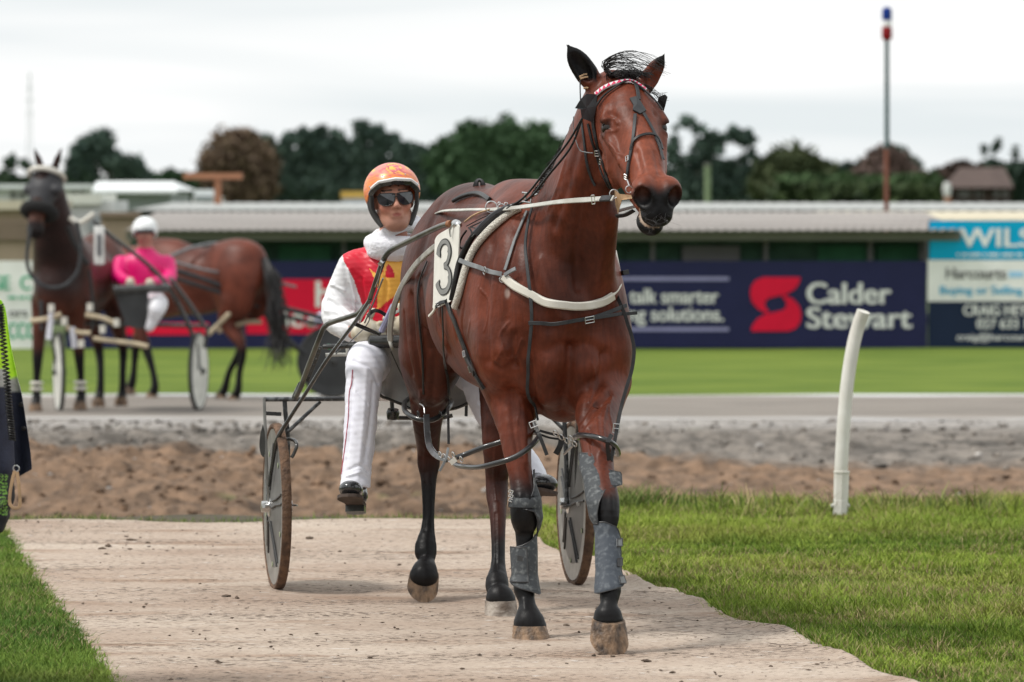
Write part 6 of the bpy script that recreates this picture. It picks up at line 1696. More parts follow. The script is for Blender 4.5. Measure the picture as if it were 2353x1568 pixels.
# sunglasses
M_LENS = mat('lens', base=(.012, .014, .02), rough=.07, coat=1.0, var=.1)
sg = thing('sunglasses', 'dark aviator sunglasses on the face of the orange helmeted driver', 'sunglasses', FPt(0, .09, .01))
for s in (-1, 1):
    out = [(-.029, .010), (-.024, .017), (.018, .019), (.028, .013), (.030, 0), (.024, -.016), (.008, -.024), (-.010, -.022), (-.024, -.010)]
    P2 = spline(out + out[:1], 40)[:-1]; V = []
    for x, y in P2:
        X = s * (.036 + 1.12 * x); V.append(FPt(X, .104 - 6.0 * X * X, .009 + 1.15 * y))
    V = np.array(V); cc_ = FPt(s * .035, .1015, .008); n = len(V)
    b = MB(); b.add(np.concatenate([V, V - FF * .003, [cc_], [cc_ - FF * .003]]), [(i, (i + 1) % n, 2 * n) for i in range(n)] + [((i + 1) % n + n, i + n, 2 * n + 1) for i in range(n)] + [((i + 1) % n, i, i + n, (i + 1) % n + n) for i in range(n)])
    b.build('lens', M_LENS, sg, smooth=False)
    b = MB(); b.tube(np.vstack([V, V[:1]]), .0016, 6); b.build('lens_rim', M_LEATH, sg)
    b = MB(); b.tube([FPt(s * .062, .082, .020), FPt(s * .074, .05, .020), FPt(s * .080, -.01, .012)], .002, 6); b.build('temple', M_LEATH, sg)
b = MB(); b.tube([FPt(-.016, .103, .024), FPt(0, .106, .026), FPt(.016, .103, .024)], .0022, 6); b.tube([FPt(-.010, .103, .014), FPt(0, .107, .016), FPt(.010, .103, .014)], .0016, 6)
b.build('bridge', M_LEATH, sg)
# helmet
he = thing('helmet', 'orange patterned racing helmet with a white peak edge', 'helmet', FPt(0, 0, .1))
def ellp(th, ph, r, c0=(0, -.012, .040)):
    return FPt(c0[0] + r[0] * math.sin(th) * math.sin(ph), c0[1] + r[1] * math.sin(th) * math.cos(ph), c0[2] + r[2] * math.cos(th))
def shell(r, lims, m, name, parent, grow=0.0, nth=28, nph=72, inner=.008):
    V, C = [], []
    for k in range(2):
        rr = [x - k * inner for x in r]
        for i in range(nth):
            for j in range(nph):
                ph = 2 * math.pi * j / nph; th = (i / (nth - 1)) * lims(ph) + 1e-3
                V.append(ellp(th, ph, rr))
    fs = []
    for k in range(2):
        o = k * nth * nph
        for i in range(nth - 1):
            for j in range(nph):
                q = (o + i * nph + j, o + i * nph + (j + 1) % nph, o + (i + 1) * nph + (j + 1) % nph, o + (i + 1) * nph + j)
                fs.append(q if k == 0 else q[::-1])
    o = (nth - 1) * nph
    for j in range(nph): fs.append((o + j, o + (j + 1) % nph, nth * nph + o + (j + 1) % nph, nth * nph + o + j))
    return np.array(V), fs
def hl(ph):
    a = abs((ph + math.pi) % (2 * math.pi) - math.pi)          # 0 = front
    return math.radians(float(np.interp(math.degrees(a), [0, 35, 55, 75, 100, 140, 180], [66, 70, 84, 108, 114, 112, 110])))
V, fs = shell((.112, .130, .112), hl, None, '', None)
rel = (V - HC) / FS; x, y, z = rel @ FL, rel @ FF, rel @ FU
ORG, PNK, YEL, RED_ = np.array((.78, .24, .05)), np.array((.72, .22, .22)), np.array((.85, .46, .08)), np.array((.45, .05, .09))
C = np.tile(ORG, (len(V), 1))
top = sstep(z, .095, .12); C = mixc(C, PNK, top * .75)
band = (np.sin((z + .25 * x * x * 8) * 520 + 1.2 * np.sin(x * 40)) > .45) & (z < .108); C[band] = ORG * .55 + RED_ * .45
r1 = np.hypot(x - .004, (z - .128) * 1.5)
for a, b_, cc_ in ((0, .008, YEL), (.008, .012, RED_), (.012, .020, PNK), (.020, .024, RED_), (.024, .031, YEL), (.031, .034, RED_)): C[(r1 > a) & (r1 <= b_) & (y > 0)] = cc_
sw = (np.sin(x * 150 + 3 * np.sin(z * 120)) > .72) & (z > .095) & (z < .14); C[sw] = RED_ * .6 + PNK * .4
yl = (np.sin(x * 90 + 2) * np.sin(z * 110) > .6) & (z > .10); C[yl] = YEL
M_HELM = mat('helmet_paint', rough=.35, attr=True, var=.05, vscale=60, spec=.5, coat=.15)
b = MB(); b.add(V, fs); b.v = [np.concatenate(b.v) - root_loc(he)]; me = b.mesh('shell', M_HELM)
a_ = me.attributes.new('Col', 'FLOAT_COLOR', 'POINT'); c4 = np.ones((len(V), 4), np.float32); c4[:, :3] = C; a_.data.foreach_set('color', c4.ravel())
link('shell', me, he)
edge = []
for d in np.linspace(-52, 52, 40): edge.append(ellp(hl(math.radians(d)) + .02, math.radians(d), (.117, .137, .114)))
b = MB(); b.ribbon(edge, -FU * .5 + FF, .012, .005); b.build('peak_edge', M_WHITE, he)
edge = []
for d in np.linspace(-60, 60, 40): edge.append(ellp(hl(math.radians(d)) + .10, math.radians(d), (.108, .124, .108)))
b = MB(); b.ribbon(edge, -FU * .3 + FF, .022, .008); b.build('lining', M_TUBE, he)
for s in (-1, 1):
    P = [FPt(s * .092, .030, .030), FPt(s * .088, .014, -.02), FPt(s * .074, .018, -.06), FPt(s * .054, .036, -.098)]
    b = MB(); b.ribbon(spline(P, 16), FL * s + FF * .3, np.linspace(.050, .016, 16), .010); b.build('ear_pad', mat('pad_dark', base=(.04, .04, .04), rough=.8) if 'pad_dark' not in bpy.data.materials else bpy.data.materials['pad_dark'], he)
    for d in (28, 60): b = MB(); b.lathe(ellp(hl(math.radians(s * d)) - .2, math.radians(s * d), (.1125, .1305, .1125)), [(.001, .002), (.003, .001), (.0032, -.002)], axis=FF, seg=8); b.build('stud', M_STEEL, he)
# clothing
def clothing(name, build, m, colf=None, h=.0055, lo=None, hi=None, amp=.004, fs=26.0, stroke=None):
    S = Sculpt(lo, hi, h); build(S); V, Q = S.mesh(1)
    V = V + vnormals(V, Q) * (amp * (.6 * wob(V * [1, 1, .7], fs, 12) + .5 * wob(V + 3, fs * 2.3, 12)))[:, None]
    if stroke: V = strokes(V, Q, stroke)
    return np_mesh(name, V, Q, m, driver, col=None if colf is None else colf(V))
def fleece(S):
    P = []
    for a in np.linspace(0, 2 * math.pi, 13): P.append(W(906, 558, 18.66) + np.array([.088 * math.cos(a), .078 * math.sin(a), .006 * math.sin(a)]))
    S.chain(P, [.030] * 13, .02)
    P = [W(912, 527, 18.655) + np.array([.078 * math.cos(a), .070 * math.sin(a), .030 * math.cos(a) + .004 * math.sin(3 * a)]) for a in np.linspace(0, 2 * math.pi, 13)]
    S.chain(P, [.021] * 13, .012)
    S.ell(W(900, 582, 18.64), (.095, .07, .035), k=.03)
    S.ell(FPt(0, .05, -.05), (.060, .07, .062), FX, k=.01, cut=True)
clothing('neck_warmer', fleece, M_FLEECE, lo=(-.65, 18.45, 1.15), hi=(-.25, 18.9, 1.5), amp=.004, fs=22)
def jacket(S):
    S.ell(W(905, 640, 18.72), (.185, .125, .14), k=.05); S.ell(W(912, 735, 18.73), (.155, .12, .18), k=.06); S.ell(W(920, 800, 18.76), (.155, .13, .10), k=.05)
    S.cone(W(868, 592, 18.72), .055, W(812, 622, 18.71), .055, .04); S.cone(W(945, 588, 18.74), .06, W(1010, 625, 18.75), .062, .04)
    for L in (ARM_L, ARM_R): S.chain([W(*p[:3]) for p in L[:-1]], [R_(p[2], p[3] + g) for p, g in zip(L[:-1], (8, 12, 14, 10))], .03)
    S.ell(W(872, 590, 18.66), (.05, .04, .02), k=.02) if False else None
    S.ell(W(906, 545, 18.68), (.066, .062, .06), k=.01, cut=True)
R_J, Y_J, W_J = np.array((.60, .006, .028)), np.array((.86, .44, .075)), np.array((.74, .74, .76))
star = [(847, 622), (868, 640), (880, 600), (890, 560), (950, 556), (940, 700), (930, 700), (905, 730), (896, 700), (880, 670), (866, 662), (858, 645)]
def inpoly(u, v, poly):
    r = np.zeros(len(u), bool); n = len(poly)
    for i in range(n):
        x1, y1 = poly[i]; x2, y2 = poly[(i + 1) % n]
        m = ((y1 > v) != (y2 > v)) & (u < (x2 - x1) * (v - y1) / (y2 - y1 + 1e-9) + x1); r ^= m
    return r
def jcol(V):
    u, v = uv_of(V); c = np.tile(R_J, (len(V), 1)); front = V[:, 1] < 18.74
    yel = inpoly(u, v, [(871, 590), (901, 596), (934, 590), (936, 760), (918, 735), (915, 690), (906, 682), (892, 691), (878, 704), (866, 713), (867, 690), (869, 668), (864, 648), (857, 634), (849, 618), (862, 627), (876, 632), (882, 618), (879, 604)])
    red = inpoly(u, v, [(890, 606), (899, 613), (905, 626), (908, 640), (884, 637)])
    c[yel & front] = Y_J; c[red & front] = R_J
    # white sleeves: everything nearer the arm than the shoulder seam
    seamL = u < np.interp(v, [560, 600, 640, 700, 760, 800], [780, 790, 812, 832, 822, 800]); c[seamL] = W_J
    seamR = u > np.interp(v, [560, 600, 640, 700, 800], [1040, 1020, 1000, 985, 990]); c[seamR] = W_J
    low = (v > 742) & (u < 850) & (V[:, 1] < 18.66); c[low] = W_J
    return c
clothing('jacket', jacket, M_JACK, jcol, lo=(-.82, 18.30, .78), hi=(-.08, 19.05, 1.40), amp=.005, fs=20, h=.0045,
         stroke=[([(770, 660), (800, 690), (820, 700)], 6, -9), ([(752, 690), (780, 705), (812, 730)], 5, -9), ([(748, 715), (780, 722), (812, 750)], 5, 8), ([(756, 740), (790, 744), (820, 760)], 4, -8), ([(790, 610), (800, 660)], 8, -7), ([(800, 620), (815, 680), (812, 730)], 4, 7), ([(830, 640), (842, 720)], 5, -6), ([(872, 590), (888, 650), (880, 720)], 5, -6), ([(925, 600), (920, 700)], 3, -5), ([(762, 655), (790, 668)], 4, 8)])
def trousers(S):
    S.ell(W(925, 850, 18.80), (.165, .14, .11), k=.05)
    for L, g in ((LEG_L, (6, 8, 10, 8, 10, 14, 15)), (LEG_R, (6, 8, 10, 8, 10, 14, 15))):
        S.chain([W(*p[:3]) for p in L], [R_(p[2], p[3] + a) for p, a in zip(L, g)], .05)
    for L in (LEG_L, LEG_R):
        p = L[-1]; S.half(W(*p[:3]) + (0, 0, .005), (0, 0, -1)) if False else None
        S.ell(W(*p[:3]) - [0, .01, .032], (.075, .09, .042), k=.004, cut=True)
clothing('trousers', trousers, M_TROU, lo=(-.72, 17.95, .30), hi=(.22, 19.05, 1.02), amp=.0055, fs=16,
         stroke=[([(842, 850), (836, 950), (826, 1060), (822, 1100)], 5, 3), ([(810, 870), (806, 960), (796, 1060)], 4, -5), ([(858, 880), (852, 960), (838, 1060)], 6, -6), ([(812, 830), (850, 845), (868, 880)], 5, -6), ([(800, 1080), (830, 1070), (846, 1085)], 4, -6), ([(796, 1095), (830, 1085)], 3, 5), ([(1110, 950), (1130, 990), (1142, 1030)], 3, -7), ([(1100, 930), (1125, 960)], 3, 6), ([(820, 900), (846, 930)], 3, -4), ([(818, 1000), (846, 1030)], 4, -4)])
b = MB(); b.tube(wpts([(812, 835, 18.28), (806, 880, 18.24), (800, 960, 18.2), (792, 1030, 18.16), (784, 1095, 18.14)], 30), .0028, 5)
P = drape([(811, 850), (808, 880), (803, 905), (801, 960), (793, 1030), (785, 1090)], 30, .002, bvh=BVHTree.FromPolygons([tuple(q.co + Vector(driver.location)) for q in bpy.data.objects['trousers'].data.vertices], [tuple(f.vertices) for f in bpy.data.objects['trousers'].data.polygons]))[0]
b = MB(); b.tube(P, .0017, 5); b.build('side_seam', mat('seam_red', base=(.40, .02, .06), rough=.6), driver)
# gloves over the hands
def gloves(S):
    hand(HLc, (1, -.25, -.05), (0, .1, 1), (.2, -1, 0), S, 1.12); hand(HRc, (-1, -.2, 0), (0, .1, 1), (-.2, -1, 0), S, 1.12)
    S.cone(W(826, 767, 18.46), .034, HLc, .032, .02); S.cone(W(952, 757, 18.52), .034, HRc, .032, .02)
S = Sculpt((-.72, 18.22, .90), (-.2, 18.62, 1.16), .004); gloves(S); V, Q = S.mesh(1)
uu = uv_of(V)[0]; 
for side in (0, 1):
    m = (uu < 888) if side == 0 else (uu >= 888); f = m[Q].all(1); q = Q[f]; ids = np.unique(q); mp_ = np.full(len(V), -1); mp_[ids] = np.arange(len(ids))
    np_mesh('glove', V[ids], mp_[q], M_GLOVE, driver)
# boots with the soles towards the camera
def boot_(c, ax, up, nm='boot'):
    ax = np.asarray(ax, float); ax /= np.linalg.norm(ax); up = np.asarray(up, float); up -= ax * up.dot(ax); up /= np.linalg.norm(up); sd = np.cross(ax, up)
    A = np.array([sd, ax, up]); lo_, hi_ = c - .2, c + .2
    S = Sculpt(lo_, hi_, .004)
    S.ell(c + ax * .06, (.045, .075, .034), A, k=.02); S.ell(c - ax * .04, (.038, .065, .045), A, k=.03); S.cone(c - ax * .06, .042, c - ax * .058 + UZ * .045 + np.array([0, .03, 0]), .036, .03)
    S.half(c - up * .028, -up)
    V, Q = S.mesh(1); ob = np_mesh(nm, V, Q, M_BOOTB, driver)
    out = spline([(0, .135), (.032, .125), (.048, .09), (.046, .05), (.034, 0), (.036, -.05), (.036, -.085), (.018, -.105), (-.018, -.105), (-.036, -.085), (-.036, -.05), (-.034, 0), (-.046, .05), (-.048, .09), (-.032, .125), (0, .135)], 50)[:-1]
    b = MB(); b.prism(out, .012, c - up * .040, sd, ax, up); b.build('sole', M_SOLE, ob, smooth=False)
    h = [(x, min(y, -.035)) for x, y in out if y < .0]
    b = MB(); b.prism([(-.036, -.035), (.036, -.035), (.036, -.085), (.018, -.105), (-.018, -.105), (-.036, -.085)][::-1], .024, c - up * .064, sd, ax, up); b.build('heel', M_TUBE, ob, smooth=False)
    return ob
boot_(W(812, 1133, 18.12), (-.12, -1, .26), (0, .3, 1)); boot_(W(1238, 1112, 18.24), (.40, -1, .10), (.15, .35, 1))
# black hand strap and the purple whip grip
b = MB(); b.ribbon(wpts([(845, 726, 18.3), (858, 715, 18.28), (872, 716, 18.28), (888, 726, 18.3), (900, 738, 18.34)], 18), (0, -1, .2), .014, .004); t = b.build('hand_loop', M_LEATH, label='black leather hand loop of the reins in the driver\'s gloves', cat='strap')
wh = thing('whip', 'short lilac-wrapped whip held upright beside the driver\'s gloves', 'whip', W(892, 760, 18.3))
b = MB(); b.tube(wpts([(876, 762, 18.3), (892, 728, 18.28), (904, 702, 18.26)], 10), .012, 8); b.build('grip', mat('grip_lilac', base=(.34, .34, .50), rough=.6), wh)
b = MB(); b.tube(wpts([(872, 770, 18.3), (905, 700, 18.26), (930, 648, 18.22), (946, 612, 18.2)], 16), .004, 6); b.build('cane', M_LEATH, wh)
# ------------------------------------------------------------- the white bent post
pt = thing('rail_post', 'bent white plastic rail post standing in the grass at the right', 'post', G(1930, 1183))
M_PVC = mat('white_plastic', base=(.74, .73, .68), col2=(.60, .58, .52), rough=.45, vscale=7)
dP = G(1930, 1183)[1]
P = wpts([(1932, 1095, dP), (1937, 1000, dP), (1945, 900, dP), (1956, 820, dP), (1969, 760, dP), (1984, 716, dP - .02)], 40)
b = MB(); b.tube(P, 15.5 * PX(dP), 20, caps=False); b.build('pipe', M_PVC, pt)
T = P[-1] - P[-2]; T /= np.linalg.norm(T)
b = MB(); b.lathe(P[-1] - T * .03, [(.001, 0), (12.5 * PX(dP), .001), (12.8 * PX(dP), .031), (15.5 * PX(dP), .031), (15.5 * PX(dP), .028)], axis=T, seg=24); b.build('open_end', M_PVC, pt)
b = MB(); z0 = W(1931, 1190, dP); ax = W(1934, 1082, dP) - z0; h = np.linalg.norm(ax); r = 17.5 * PX(dP)
pr = [(r * .94, -.03)]
for i in range(7): pr += [(r * 1.0, h * .02 + i * h * .055), (r * .95, h * .02 + i * h * .055 + h * .03)]
pr += [(r * .97, h * .45), (r * 1.0, h * .94), (r * 1.08, h * .955), (r * 1.08, h * .99), (r * .9, h)]
b.lathe(z0, pr, axis=ax, seg=8); b.build('sleeve', M_PVC, pt, smooth=False)
for s in (-1, 1): b = MB(); b.lathe(W(1931 + s * 17, 1162, dP), [(.001, -.012), (.010, -.01), (.010, .01), (.001, .012)], axis=(1, 0, 0), seg=10); b.build('peg', M_PVC, pt)

# ------------------------------------------------------------- other horses
def far_horse(name, label, org, yaw, neck, head, feet, cols, white=None, h=.014, tail=True):
    """neck: list of (forward, height, radius); head: (poll, muzzle) as (left, forward, height); feet: fore/hind leg chains"""
    a = math.radians(yaw); F = np.array([math.sin(a), -math.cos(a), 0]); L = np.array([math.cos(a), math.sin(a), 0])
    org = np.asarray(org, float)
    def Q_(l, f, z): return org + L * l + F * f + UZ * z
    X = np.array([L, F, UZ])
    S = Sculpt(org - [1.9, 1.9, .02], org + [1.9, 1.9, 2.35], h)
    S.ell(Q_(0, -.50, 1.13), (.26, .60, .32), X, k=.02); S.ell(Q_(0, -.08, 1.12), (.22, .38, .35), X, k=.12); S.ell(Q_(0, -1.06, 1.20), (.24, .32, .30), X, k=.12)
    S.ell(Q_(0, -.15, 1.38), (.10, .32, .15), X, k=.12); S.ell(Q_(0, .25, 1.04), (.19, .17, .24), X, k=.10); S.ell(Q_(0, -1.0, 1.40), (.14, .3, .12), X, k=.1)
    for s in (-1, 1):
        S.ell(Q_(.14 * s, .05, 1.08), (.10, .19, .30), X, k=.08); S.ell(Q_(.12 * s, -1.12, 1.05), (.11, .22, .28), X, k=.08)
    S.chain([Q_(l, f, z) for l, f, z, r in neck], [n[3] for n in neck], .08)
    p, m = Q_(*head[0]), Q_(*head[1]); ha_ = (m - p) / np.linalg.norm(m - p); hl_ = np.cross(UZ, ha_); hl_ /= np.linalg.norm(hl_); hn_2 = np.cross(hl_, ha_)
    if hn_2.dot(F) < 0 and abs(hn_2[2]) < .3: hn_2 = -hn_2
    H_ = lambda l, a, n: p + hl_ * l + ha_ * a + hn_2 * n
    hx = np.array([hl_, ha_, hn_2]); sg_ = 1 if hn_2[2] > 0 or hn_2.dot(F) > 0 else -1
    S.ell(H_(0, .10, 0), (.10, .13, .10), hx, k=.04); S.cone(H_(0, .12, .02 * sg_), .098, H_(0, .52, .02 * sg_), .066, .04); S.ell(H_(0, .18, -.06 * sg_), (.075, .14, .11), hx, k=.05); S.ell(H_(0, .58, 0), (.075, .075, .07), hx, k=.03)
    for s in (-1, 1):
        b_ = H_(.06 * s, .0, 0); S.cone(b_, .035, b_ + UZ * .09 + hl_ * s * .03, .028, .02); S.cone(b_ + UZ * .09 + hl_ * s * .03, .028, b_ + UZ * .19 + hl_ * s * .07, .008, .01)
    for L_ in feet: S.chain([Q_(*q[:3]) for q in L_], [q[3] for q in L_], .05)
    V, Qd = S.mesh(1)
    z = V[:, 2] - org[2]; f = (V - org) @ F
    c = mixc(cols[0], cols[1], np.clip(.45 + .5 * wob(V, 4.0), 0, 1))
    t = sstep(-z, -.62, -.45); c = c * (1 - t[:, None]) + BLK * t[:, None]
    hp_ = V - p; ta = hp_ @ ha_; nr = np.linalg.norm(hp_ - ta[:, None] * ha_, axis=1)
    t = (sstep(ta, .28, .36) * (1 - sstep(ta, .50, .56)) * (nr < .16)); c = mixc(c, (.26, .09, .045), t)
    t = sstep(ta, .50, .57) * (nr < .2) * (ta < .8); c = mixc(c, BLK, t)
    if len(cols) > 2:     # darker neck and chest
        t = sstep(f, .1, .3) * sstep(z, .9, 1.1) * .8; c = mixc(c, cols[2], t)
    root = thing(name, label, 'horse', org)
    np_mesh('body', V, Qd, M_COAT, root, col=c)
    for L_ in feet:
        e = np.array(Q_(*L_[-1][:3])); b = MB(); b.lathe([e[0], e[1], max(e[2] - .055, org[2] + .002)], [(.062, 0), (.058, .04), (.048, .075)], axis=(0, 0, 1), seg=14); b.build('hoof', M_HOOF, root)
    if tail:
        stt = []
        for k in range(140):
            j = lambda s: rh.gauss(0, s); stt.append([Q_(j(.02), -1.36, 1.32 + j(.02)), Q_(j(.04), -1.46 + j(.02), 1.15), Q_(j(.06) , -1.50 + j(.04), .8), Q_(j(.08), -1.52 + j(.05), .42 + j(.08))])
        hair('tail', stt, root, .006)
    return root, Q_, H_, hl_
def leg4(l, f, top=.95, foot=(0, 0), lift=0, hind=False):
    df, dl = foot
    if hind: return [(l, f + .05, top, .11), (l + dl * .3, f + .12 + df * .3, .75, .075), (l + dl * .6, f - .06 + df * .6, .52 + lift, .045), (l + dl, f - .02 + df * .9, .28 + lift, .032), (l + dl, f + df, .12 + lift, .040), (l + dl, f + .05 + df, .05 + lift, .048)]
    return [(l, f, top, .09), (l + dl * .3, f + .02 + df * .4, .68, .06), (l + dl * .6, f + .02 + df * .7, .48 + lift, .048), (l + dl, f + df * .9, .28 + lift, .032), (l + dl, f + df, .13 + lift, .040), (l + dl, f + .04 + df, .05 + lift, .048)]
gA = -.30; dA = 41.0
oA = W(150, 500, dA + .3); oA[2] = gA
A_, QA, HA_, hlA = far_horse('horse', 'dark bay horse at the left in a black hood, facing the camera on the track', oA, -11,
    [(0, .10, 1.28, .25), (0, .28, 1.50, .20), (-.01, .38, 1.72, .16), (-.02, .42, 1.92, .125)], ((-.02, .45, 2.08), (-.06, .74, 1.50)),
    [leg4(-.17, .15, foot=(.05, -.03)), leg4(.13, .12, foot=(-.15, .0), lift=.02), leg4(-.08, -1.1, foot=(.1, .1), hind=True), leg4(.17, -1.1, foot=(-.1, 0), hind=True)],
    [np.array((.095, .026, .013)), np.array((.035, .012, .009)), np.array((.012, .007, .007))], tail=False)
def at(u, v, d): return W(u, v, d)
M_HOOD = mat('hood_black', base=(.030, .030, .034), rough=.6)
# hood, browband, fleece noseband
S = Sculpt(QA(-.02, .5, 2.0) - [.45, .55, .7], QA(-.02, .5, 2.0) + [.45, .5, .35], .010)
S.ell(HA_(0, .14, .02), (.145, .18, .135), np.array([hlA, (HA_(0, 1, 0) - HA_(0, 0, 0)), (HA_(0, 0, 1) - HA_(0, 0, 0))]), k=.02); S.cone(HA_(0, .22, .0), .120, HA_(0, .36, .0), .092, .03); S.ell(HA_(.125, .20, -.02), (.05, .06, .05), k=.02); S.ell(HA_(-.125, .20, -.02), (.05, .06, .05), k=.02)
V, Q = S.mesh(1); np_mesh('hood', V, Q, M_HOOD, A_)
def loop_on(name, c, ax1, ax2, r1, r2, r, m, par, arc=(0, 360), n=40):
    t = np.radians(np.linspace(arc[0], arc[1], n)); P = c + np.cos(t)[:, None] * ax1 * r1 + np.sin(t)[:, None] * ax2 * r2
    b = MB(); b.tube(P, r, 10); return b.build(name, m, par)
AX = HA_(0, 0, 1) - HA_(0, 0, 0)
loop_on('fleece_noseband', HA_(0, .40, .0), hlA, AX, .122, .12, .048, mat('fleece_black', base=(.012, .012, .012), rough=1.0), A_)
loop_on('browband', HA_(0, .06, .0), hlA, AX, .150, .150, .022, M_WCOL, A_)
def ub(L, r, m, name, par, n=24, d=None):
    P = wpts([(p[0], p[1], p[2] if len(p) > 2 else d) for p in L], n); b = MB(); b.tube(P, r * PX(P[:, 1].mean()), 8); return b.build(name, m, par)
hA = thing('harness', 'dark harness with white number plate and buff hobbles on the left horse', 'harness', W(160, 700, dA))
M_BUFF = mat('buff_hobble', base=(.46, .38, .26), rough=.6, var=.15)
ub([(70, 520), (62, 600), (78, 640), (110, 660), (150, 655), (180, 620), (186, 560), (176, 510)], 4.5, M_WEBD, 'breast_strap', hA, 40, 40.45)
ub([(155, 520), (172, 560), (196, 600), (205, 606)], 6, M_LEATH, 'saddle_strap', hA, 20, 40.6)
ub([(160, 500), (182, 512), (204, 500), (216, 490)], 6, M_WCOL, 'saddle_roll', hA, 16, 40.5)
ub([(94, 690), (96, 760)], 4, M_WEBD, 'hanger', hA, 6, 40.4); ub([(205, 620), (214, 700), (212, 760)], 4, M_LEATH, 'girth', hA, 12, 40.6)
b = MB(); q = W(228, 564, 40.4); b.box(q, (24 * PX(40.4), .02, 88 * PX(40.4)), bevel=.04); b.build('number_plate', mat('plate_far', base=(.68, .68, .66), rough=.5), hA)
b = MB(); b.box(W(228, 564, 40.36), (9 * PX(40.4), .02, 50 * PX(40.4))); b.build('numeral', M_GREYT, hA, smooth=False)
for L in ([(70, 738), (112, 732), (140, 722)], [(152, 752), (180, 764), (208, 766)], [(196, 724), (232, 730), (262, 742)], [(214, 778), (260, 784), (310, 790), (340, 797)]): ub(L, 5.5, M_BUFF, 'hobble', hA, 12, 40.3)
for u, v in ((118, 708), (207, 706), (148, 738), (268, 742), (187, 790), (236, 757)): ub([(u, v - 9), (u, v + 9)], 7, M_WCOL, 'white_wrap', hA, 4, 40.25)
for u0, v0, u1, v1 in ((118, 720, 112, 780), (165, 752, 172, 800)): ub([(u0, v0), (u1, v1)], 7, mat('wrap_lilac', base=(.62, .62, .68), rough=.8) if 'wrap_lilac' not in bpy.data.materials else bpy.data.materials['wrap_lilac'], 'white_wrap', hA, 5, 40.3)
def leg_u(k):
    return [o for o in A_.children if o.name.startswith('hoof')][k]
for side, l in ((0, -.20), (1, .13)):
    for z in (.20, .25):
        c = QA(l, .20 if side == 0 else -.0, z); b = MB(); b.torus(c, .043, .016, axis=(0, 0, 1), seg=18); b.build('fetlock_band', M_WCOL, hA)
# sulky A
sA = thing('sulky', 'sulky with white disc wheels behind the dark bay horse at the left', 'sulky', W(295, 948, 42.4))
M_WD = mat('wheel_white', base=(.60, .60, .55), rough=.5); M_WT = mat('tyre_dark', base=(.045, .045, .045), rough=.8)
aA = math.radians(-9); fwdA = np.array([math.sin(aA), -math.cos(aA), 0]); axA = np.array([math.cos(aA), math.sin(aA), 0])
def far_wheel(u, d, yaw, par, md, z0, lab=None, R=.345):
    a = math.radians(yaw); ax = np.array([math.cos(a), math.sin(a), 0]); c = W(u, 857, d); c[2] = z0 + R
    return wheel(c, par, M_WT, md, ax=ax, R=R, ribs=False, hub=M_TUBE)
far_wheel(136, 41.6, 12, sA, M_WD, -.32); far_wheel(456, 41.9, -9, sA, M_WD, -.32)
for L, r in (([(215, 508, 40.6), (262, 548, 40.9), (320, 592, 41.2), (372, 640, 41.4), (405, 690, 41.6), (432, 745, 41.7), (452, 800, 41.8), (456, 850, 41.8)], 5), ([(285, 745, 41.7), (380, 748, 41.8), (478, 750, 41.9)], 4.5), ([(478, 750, 41.9), (470, 800, 41.9)], 4), ([(392, 640, 41.5), (412, 668, 41.6), (436, 700, 41.7), (470, 752, 41.8)], 5), ([(110, 742, 41.7), (290, 746, 41.7)], 4.5), ([(95, 560, 41.0), (80, 700, 41.4), (112, 742, 41.6), (130, 850, 41.6)], 4)): ub(L, r, M_TUBE, 'frame_tube', sA, 24)
ub([(262, 668, 41.3), (320, 664, 41.3), (392, 662, 41.3)], 10, M_TUBE, 'seat_roll', sA, 8)
q = [W(u, v, 41.35) for u, v in ((262, 672), (340, 670), (346, 744), (330, 756), (290, 752))]
b = MB(); b.add(q + [x + np.array([0, .02, 0]) for x in q], [(0, 1, 2, 3, 4), (9, 8, 7, 6, 5)] + [(i, (i + 1) % 5, (i + 1) % 5 + 5, i + 5) for i in range(5)]); b.build('apron', mat('apron_dark', base=(.055, .058, .06), rough=.8), sA, smooth=False)
